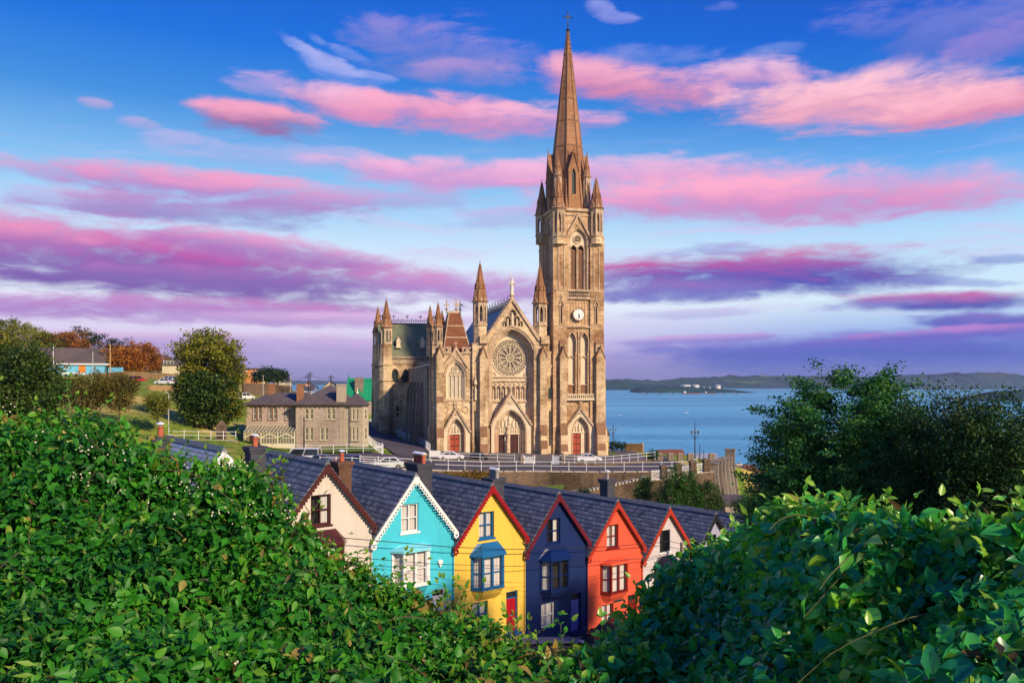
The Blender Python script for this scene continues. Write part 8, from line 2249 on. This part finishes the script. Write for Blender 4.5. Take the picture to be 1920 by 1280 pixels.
# plants on and below the walls
for i, (px, py, Y, rows, m, lb_, nn_) in enumerate((
        (1208, 935, 103, [(935, 16), (920, 12), (905, 8), (892, 3)], G_MID, 'narrow pointed shrub against the stepped wall', 40),
        (1262, 958, 100, [(958, 30), (935, 28), (910, 20), (890, 10), (878, 4)], G_MID, 'tall bright green ivy clump climbing the lattice wall, left one', 120),
        (1288, 955, 101, [(955, 24), (930, 24), (905, 16), (890, 6)], G_MID, 'bright green ivy clump climbing the lattice wall, right one', 90),
        (1322, 955, 103, [(955, 26), (935, 28), (915, 22), (906, 8)], G_CORE, 'dark olive shrub at the foot of the buttressed wall', 90),
        (1150, 842, 167, [(842, 4), (836, 5), (829, 2)], G_FIR, 'small dark bush by the lamp beside the tower', 14),
        (1165, 843, 166, [(843, 7), (836, 8), (829, 3)], G_FIR, 'dark bush against the golden garden wall', 22),
        (1222, 858, 142, [(860, 5), (855, 7), (849, 3)], G_MID, 'green bush behind the right end of the white yard railing', 18),
        (466, 842, 118, [(843, 14), (836, 14), (831, 6)], G_CORE, 'clipped dark hedge bush before the conservatory, left one', 40),
        (446, 842, 118, [(843, 12), (836, 12), (831, 5)], G_CORE, 'clipped dark hedge bush before the conservatory, far left one', 34),
        (1095, 931, 104, [(933, 4), (926, 5), (920, 2)], G_FIR, 'tiny dark weed growing on the stepped wall', 10),
        (776, 884, 99, [(886, 8), (878, 8), (871, 3)], G_PINE, 'tuft of dry yellow grass by the silver saloon', 20),
        (1425, 960, 70, [(985, 60), (960, 50), (935, 30), (922, 10)], G_MID, 'green bushes below the buttressed wall, left of the maple', 90))):
    b_ = at(px, py, Y); tree('shrub', lb_, b_, envpx(b_, Y, rows), nn_, 60, .26 if Y > 90 else .18, .5, m, 90 + i, .06, up=.9, spread=.36, inner=.3, cat='shrub', spray_len=.7, limbs=3)
for i, (px, py, Y, wd, ht, lb_) in enumerate(((860, 893, 108.2, 110, 10, 'dark brown-green creeper hanging over the road wall behind the yellow roof'),)):
    b_ = at(px, py, Y); k = Y / F
    g = np.random.default_rng(77); n = 5000
    Cc = np.stack([g.normal(0, wd * k / 3.2, n), np.zeros(n), g.normal(0, ht * k / 2.4, n)], 1); ang = math.atan2(W1[4][1] - W1[3][1], W1[4][0] - W1[3][0])
    Cc[:, 1] = Cc[:, 0] * math.tan(ang) - .45 + g.normal(0, .08, n)
    e = empty('creeper', b_, 0, lb_, 'creeper')
    leaf_mesh('foliage', Cc, unit(g.normal(0, .6, (n, 3)) + np.array([0, 0, -.6])), unit(g.normal(0, .5, (n, 3)) + np.array([0, -1, .3])), .2 + .15 * g.random(n), .14 + .1 * g.random(n), np.clip(g.normal(.4, .2, n), 0, 1), G_BROWN, e, 'quad')

# ================================================================== the hedges in front of the camera
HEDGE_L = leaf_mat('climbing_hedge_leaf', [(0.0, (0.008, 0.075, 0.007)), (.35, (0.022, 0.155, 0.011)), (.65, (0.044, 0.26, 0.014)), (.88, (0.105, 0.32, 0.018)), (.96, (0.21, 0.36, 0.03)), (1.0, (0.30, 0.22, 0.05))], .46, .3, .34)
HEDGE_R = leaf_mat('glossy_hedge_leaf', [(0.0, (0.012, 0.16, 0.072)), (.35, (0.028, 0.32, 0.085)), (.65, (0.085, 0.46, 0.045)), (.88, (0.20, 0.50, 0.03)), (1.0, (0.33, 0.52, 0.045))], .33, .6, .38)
WITHER = leaf_mat('narrow_and_withered_leaf', [(0.0, (0.05, 0.035, 0.012)), (.12, (0.16, 0.10, 0.03)), (.2, (0.025, 0.11, 0.012)), (.6, (0.06, 0.22, 0.015)), (.9, (0.17, 0.33, 0.03)), (1.0, (0.30, 0.30, 0.05))], .5, .3, .35)
STEM = noise_mat('green_brown_stem', (0.09, 0.11, 0.03), (0.17, 0.15, 0.06), 9, .7, .1)
STEM_BR = noise_mat('woody_stem', (0.07, 0.05, 0.03), (0.14, 0.10, 0.06), 9, .8, .1)
FLOWER = noise_mat('cream_flower_petal', (0.62, 0.58, 0.40), (0.78, 0.75, 0.60), 12, .7, 0)
FLOWER_W = noise_mat('white_bindweed_petal', (0.75, 0.76, 0.78), (0.85, 0.86, 0.88), 12, .6, 0)
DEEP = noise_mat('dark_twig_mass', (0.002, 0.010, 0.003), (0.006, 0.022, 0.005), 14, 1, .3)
SIL = [(-260, 752), (-60, 762), (0, 774), (60, 782), (140, 778), (200, 800), (262, 832), (300, 856), (350, 872), (420, 878), (480, 894), (540, 940), (562, 995), (600, 1030), (660, 1072), (720, 1105), (790, 1138), (850, 1163), (910, 1196), (980, 1237), (1040, 1268), (1100, 1260), (1150, 1226), (1180, 1181), (1205, 1129), (1240, 1090), (1290, 1056), (1340, 1032), (1400, 1014), (1440, 985), (1500, 960), (1560, 958), (1640, 982), (1700, 1020), (1740, 1037), (1790, 1016), (1850, 1013), (1920, 1003), (2000, 993), (2150, 988)]
YR = [(-260, 6.8), (0, 6.4), (300, 6.0), (560, 5.6), (850, 5.2), (1000, 4.3), (1100, 4.0), (1180, 4.7), (1260, 5.5), (1340, 5.1), (1500, 3.9), (1700, 3.1), (1920, 2.6), (2150, 2.4)]
YN = [(-260, 3.0), (0, 3.0), (300, 3.1), (560, 3.2), (850, 3.2), (1000, 2.9), (1100, 2.8), (1180, 3.0), (1340, 3.0), (1500, 2.5), (1700, 2.1), (1920, 1.9), (2150, 1.8)]
ip = lambda tab, x: np.interp(x, [p[0] for p in tab], [p[1] for p in tab])
def hedge_surface(px, t):
    """t=0 on the crest, 1 at the near foot; a rounded bank of foliage in world space"""
    px = np.asarray(px, float); t = np.asarray(t, float)
    yr, yn = ip(YR, px), ip(YN, px)
    Yd = yr + (yn - yr) * t
    top = ip(SIL, px); bot = 1400.0
    py = top + (bot - top) * (t ** 1.12)
    x = (px - CX) / F * Yd; z = CAMZ + (HZ - py) / F * Yd
    lump = np.array([mnoise.noise(Vector((a * 1.5, b_ * 1.5, c * 1.5))) * .32 + mnoise.noise(Vector((a * 4.5, b_ * 4.5, c * 4.5 + 9))) * .16 for a, b_, c in zip(x.ravel(), Yd.ravel(), z.ravel())]).reshape(x.shape)
    fall = np.clip((t - .0) * 8, 0.0, 1)
    return np.stack([x, Yd - lump * .6, z + lump * fall * .8], -1)
def hedge(name, label, px0, px1, n, leaf0, mat, seed, ns, flowers, parent_label=None, leafkind='leaf', tone_mu=.45, shoot=(.16, .42)):
    g = np.random.default_rng(seed)
    e = empty(name, (0, 0, 0), 0, label, 'hedge')
    # dense dark twiggy body under the leaves
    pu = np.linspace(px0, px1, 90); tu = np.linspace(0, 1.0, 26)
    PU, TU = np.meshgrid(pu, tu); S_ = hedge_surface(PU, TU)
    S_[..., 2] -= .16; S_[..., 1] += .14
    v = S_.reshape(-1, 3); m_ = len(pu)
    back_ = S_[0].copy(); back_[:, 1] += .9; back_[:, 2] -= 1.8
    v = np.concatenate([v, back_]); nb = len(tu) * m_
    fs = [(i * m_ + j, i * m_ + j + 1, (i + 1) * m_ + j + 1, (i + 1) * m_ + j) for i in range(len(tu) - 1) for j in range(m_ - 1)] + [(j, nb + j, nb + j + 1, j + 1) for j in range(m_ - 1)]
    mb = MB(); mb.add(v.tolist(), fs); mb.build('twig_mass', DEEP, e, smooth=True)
    px = px0 + (px1 - px0) * g.random(n); t = np.clip(g.random(n) ** 1.15, 0, 1) * .98
    P_ = hedge_surface(px, t)
    P2_ = hedge_surface(px + 6, t); P3_ = hedge_surface(px, np.minimum(t + .02, 1.02))
    nrm = unit(np.cross(P2_ - P_, P3_ - P_)); nrm *= np.sign(nrm[:, 2:3] + 1e-6)
    dep = g.random(n) ** 1.4
    P_ = P_ + nrm * (.08 - .26 * dep)[:, None] + g.normal(0, .015, (n, 3))
    D_ = unit(g.normal(0, .75, (n, 3)) + np.array([0, -.25, -.35]) + nrm * .25)
    N_ = unit(nrm * .9 + np.array([0, -.25, .5]) + g.normal(0, .58, (n, 3)))
    L_ = leaf0 * (.45 + .95 * g.random(n) ** 1.3); W_ = L_ * (.46 + .22 * g.random(n))
    cl = np.array([mnoise.noise(Vector((a * 2.2, b_ * 2.2, c * 2.2 + 31))) for a, b_, c in P_])
    tone = np.clip(tone_mu + .5 * cl + g.normal(0, .2, n) + .26 * (t < .08) + .1 * (t < .2) + .34 * np.clip(1 - np.abs(px - 1030) / 190, 0, 1), 0, 1)  # paler along the crest; central dip toned brighter to offset its shade
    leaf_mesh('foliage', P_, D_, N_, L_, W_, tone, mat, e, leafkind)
    # a second plant grown through the first: narrow leaves, some of them withered
    k2 = int(n * .14); a2 = px0 + (px1 - px0) * g.random(k2); P4 = hedge_surface(a2, np.clip(g.random(k2), 0, 1) * .95) + g.normal(0, .03, (k2, 3)) + np.array([0, -.04, .06])
    L4 = leaf0 * g.uniform(.35, 1.3, k2)
    leaf_mesh('narrow_foliage', P4, unit(g.normal(0, .8, (k2, 3)) + np.array([0, -.2, -.1])), unit(g.normal(0, .5, (k2, 3)) + np.array([0, -.4, .6])), L4, L4 * .32, np.clip(g.normal(.5, .25, k2), 0, 1), WITHER, e, 'long')
    # shoots standing out of the crest, with leaves in pairs
    sm = MB(); LC, LD, LN, LL, LT = [], [], [], [], []
    for i in range(ns):
        a = px0 + (px1 - px0) * (g.random() if i % 4 or px0 > 0 else g.uniform(.68, 1.0)); tq = g.random() ** 2.2 * .7 if i % 3 else 0.0
        p = hedge_surface([a], [tq])[0]
        ln = g.uniform(*shoot); d = unit(np.array([g.normal(0, .5), g.normal(0, .35) - .1, g.uniform(.35, 1.1)]))
        pts = []; q = p - d * .12
        for k in range(7):
            pts.append(tuple(q)); q = q + d * ln / 6; d = unit(d + g.normal(0, .14, 3) + np.array([0, 0, -.05]))
            if k > 1:
                for sgn in (-1, 1):
                    if g.random() < .78:
                        sd = unit(np.cross(d, [0, 0, 1.0]) * sgn + d * .6 + g.normal(0, .25, 3)); LC.append(q); LD.append(sd); LN.append(unit(np.array([0, -.4, 1]) + g.normal(0, .4, 3))); LL.append(leaf0 * g.uniform(.5, 1.0) * (1.1 - k * .08)); LT.append(np.clip(g.normal(.80, .14), 0, 1))
        LC.append(q); LD.append(d); LN.append(unit(np.array([0, -.6, .8]) + g.normal(0, .3, 3))); LL.append(leaf0 * .7); LT.append(.95)
        sm.tube(pts, .0035, 4, .0015)
    tag(sm.build('shoot_stem', STEM, e), kind='stuff')
    leaf_mesh('shoot_leaves', LC, LD, LN, LL, np.array(LL) * .55, LT, mat, e, leafkind)
    # long bare runners arching over the surface
    rm = MB()
    for i in range(34 if px0 < 0 else 12):
        a = px0 + (px1 - px0) * (.05 + .9 * g.random()); tq = .08 + .6 * g.random(); p = hedge_surface([a], [tq])[0] + np.array([0, -.05, .07])
        d = unit(np.array([g.normal(0, 1), -.3, g.normal(0, .4)])); pts = []
        ln = g.uniform(.25, .6)
        for k in range(9): pts.append(tuple(p)); p = p + d * ln / 8; d = unit(d + np.array([0, -.02, -.09]) + g.normal(0, .05, 3))
        rr0 = g.uniform(.0016, .0036); rm.tube(pts, rr0, 4, rr0 * .6)
    tag(rm.build('runner_stem', STEM_BR if px0 < 0 else STEM, e), kind='stuff')
    # flower heads
    if flowers:
        fm = MB()
        for a, b_, k in flowers:
            yy = ip(YR, a); ts = np.linspace(0, 1, 60); S2 = hedge_surface(np.full(60, a), ts); rows = HZ - (S2[:, 2] - CAMZ) / S2[:, 1] * F
            j = int(np.argmin(np.abs(rows - b_))); p = S2[j] + np.array([0, -.06, .09])
            for q in range(max(3, int(k * .55))):
                c = p + g.normal(0, 1, 3) * np.array([.045, .03, .035]); rr_ = g.uniform(.004, .0075)
                for w in range(5):
                    an = w * 2 * math.pi / 5 + g.random(); dx = np.array([math.cos(an), -.3, math.sin(an)]) * rr_
                    up_ = np.array([0, -rr_ * .4, 0]); s2 = np.array([-math.sin(an), 0, math.cos(an)]) * rr_ * .45
                    fm.add([tuple(c), tuple(c + dx * .6 + s2), tuple(c + dx * 1.2 + up_), tuple(c + dx * .6 - s2)], [(0, 1, 2, 3)])
        tag(fm.build('flower_head', FLOWER, e, recalc=False), kind='stuff')
    return e
fl = [(170, 860, 16), (182, 868, 18), (205, 868, 14), (14, 858, 12), (18, 752, 10), (38, 772, 14), (150, 920, 10), (168, 912, 12), (225, 922, 14), (218, 930, 10), (262, 900, 8), (318, 912, 10), (330, 910, 9), (352, 940, 16), (372, 946, 14), (318, 966, 12), (334, 978, 9), (415, 965, 14), (438, 972, 14), (456, 936, 12), (495, 985, 14), (492, 975, 10), (472, 990, 8), (520, 950, 10), (545, 975, 12), (555, 992, 14), (590, 1005, 10), (450, 1010, 6), (600, 1040, 6), (235, 1222, 5), (446, 1265, 8), (405, 1250, 5), (545, 1108, 6), (575, 1245, 6), (838, 1230, 6), (920, 1215, 5), (1050, 1275, 6), (470, 900, 10), (436, 898, 9), (268, 870, 6), (105, 846, 8)]
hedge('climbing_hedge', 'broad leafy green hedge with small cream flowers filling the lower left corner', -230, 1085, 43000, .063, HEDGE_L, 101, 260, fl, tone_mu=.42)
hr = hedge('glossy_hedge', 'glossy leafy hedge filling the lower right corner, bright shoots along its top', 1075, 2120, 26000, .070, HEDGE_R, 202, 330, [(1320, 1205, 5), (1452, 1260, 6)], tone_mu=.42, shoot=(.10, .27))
p = hedge_surface([1410], [.02])[0]
mb = MB()
for k in range(5):
    a = k * 2 * math.pi / 5
    mb.add([(0, 0, 0), (.035 * math.cos(a - .6), -.02, .035 * math.sin(a - .6)), (.05 * math.cos(a), -.03, .05 * math.sin(a)), (.035 * math.cos(a + .6), -.02, .035 * math.sin(a + .6))], [(0, 1, 2, 3)])
o = mb.build('white_flower', FLOWER_W, hr, loc=(p[0], p[1] - .08, p[2] + .06), recalc=False)

# ================================================================== the air over the harbour
m = bpy.data.materials.new('sea_air'); m.use_nodes = True
t = m.node_tree
for nd in list(t.nodes): t.nodes.remove(nd)
N = NT(t); pv = N.n('ShaderNodeVolumePrincipled'); pv.inputs['Color'].default_value = (0.74, 0.86, 1.0, 1); pv.inputs['Density'].default_value = 8e-5; pv.inputs['Anisotropy'].default_value = .3
N.t.links.new(pv.outputs[0], N.n('ShaderNodeOutputMaterial').inputs['Volume'])
mb = MB(); mb.box(-7200, 7200, -600, 8700, -14, 150)
hz = mb.build('haze', m); tag(hz, kind='stuff')
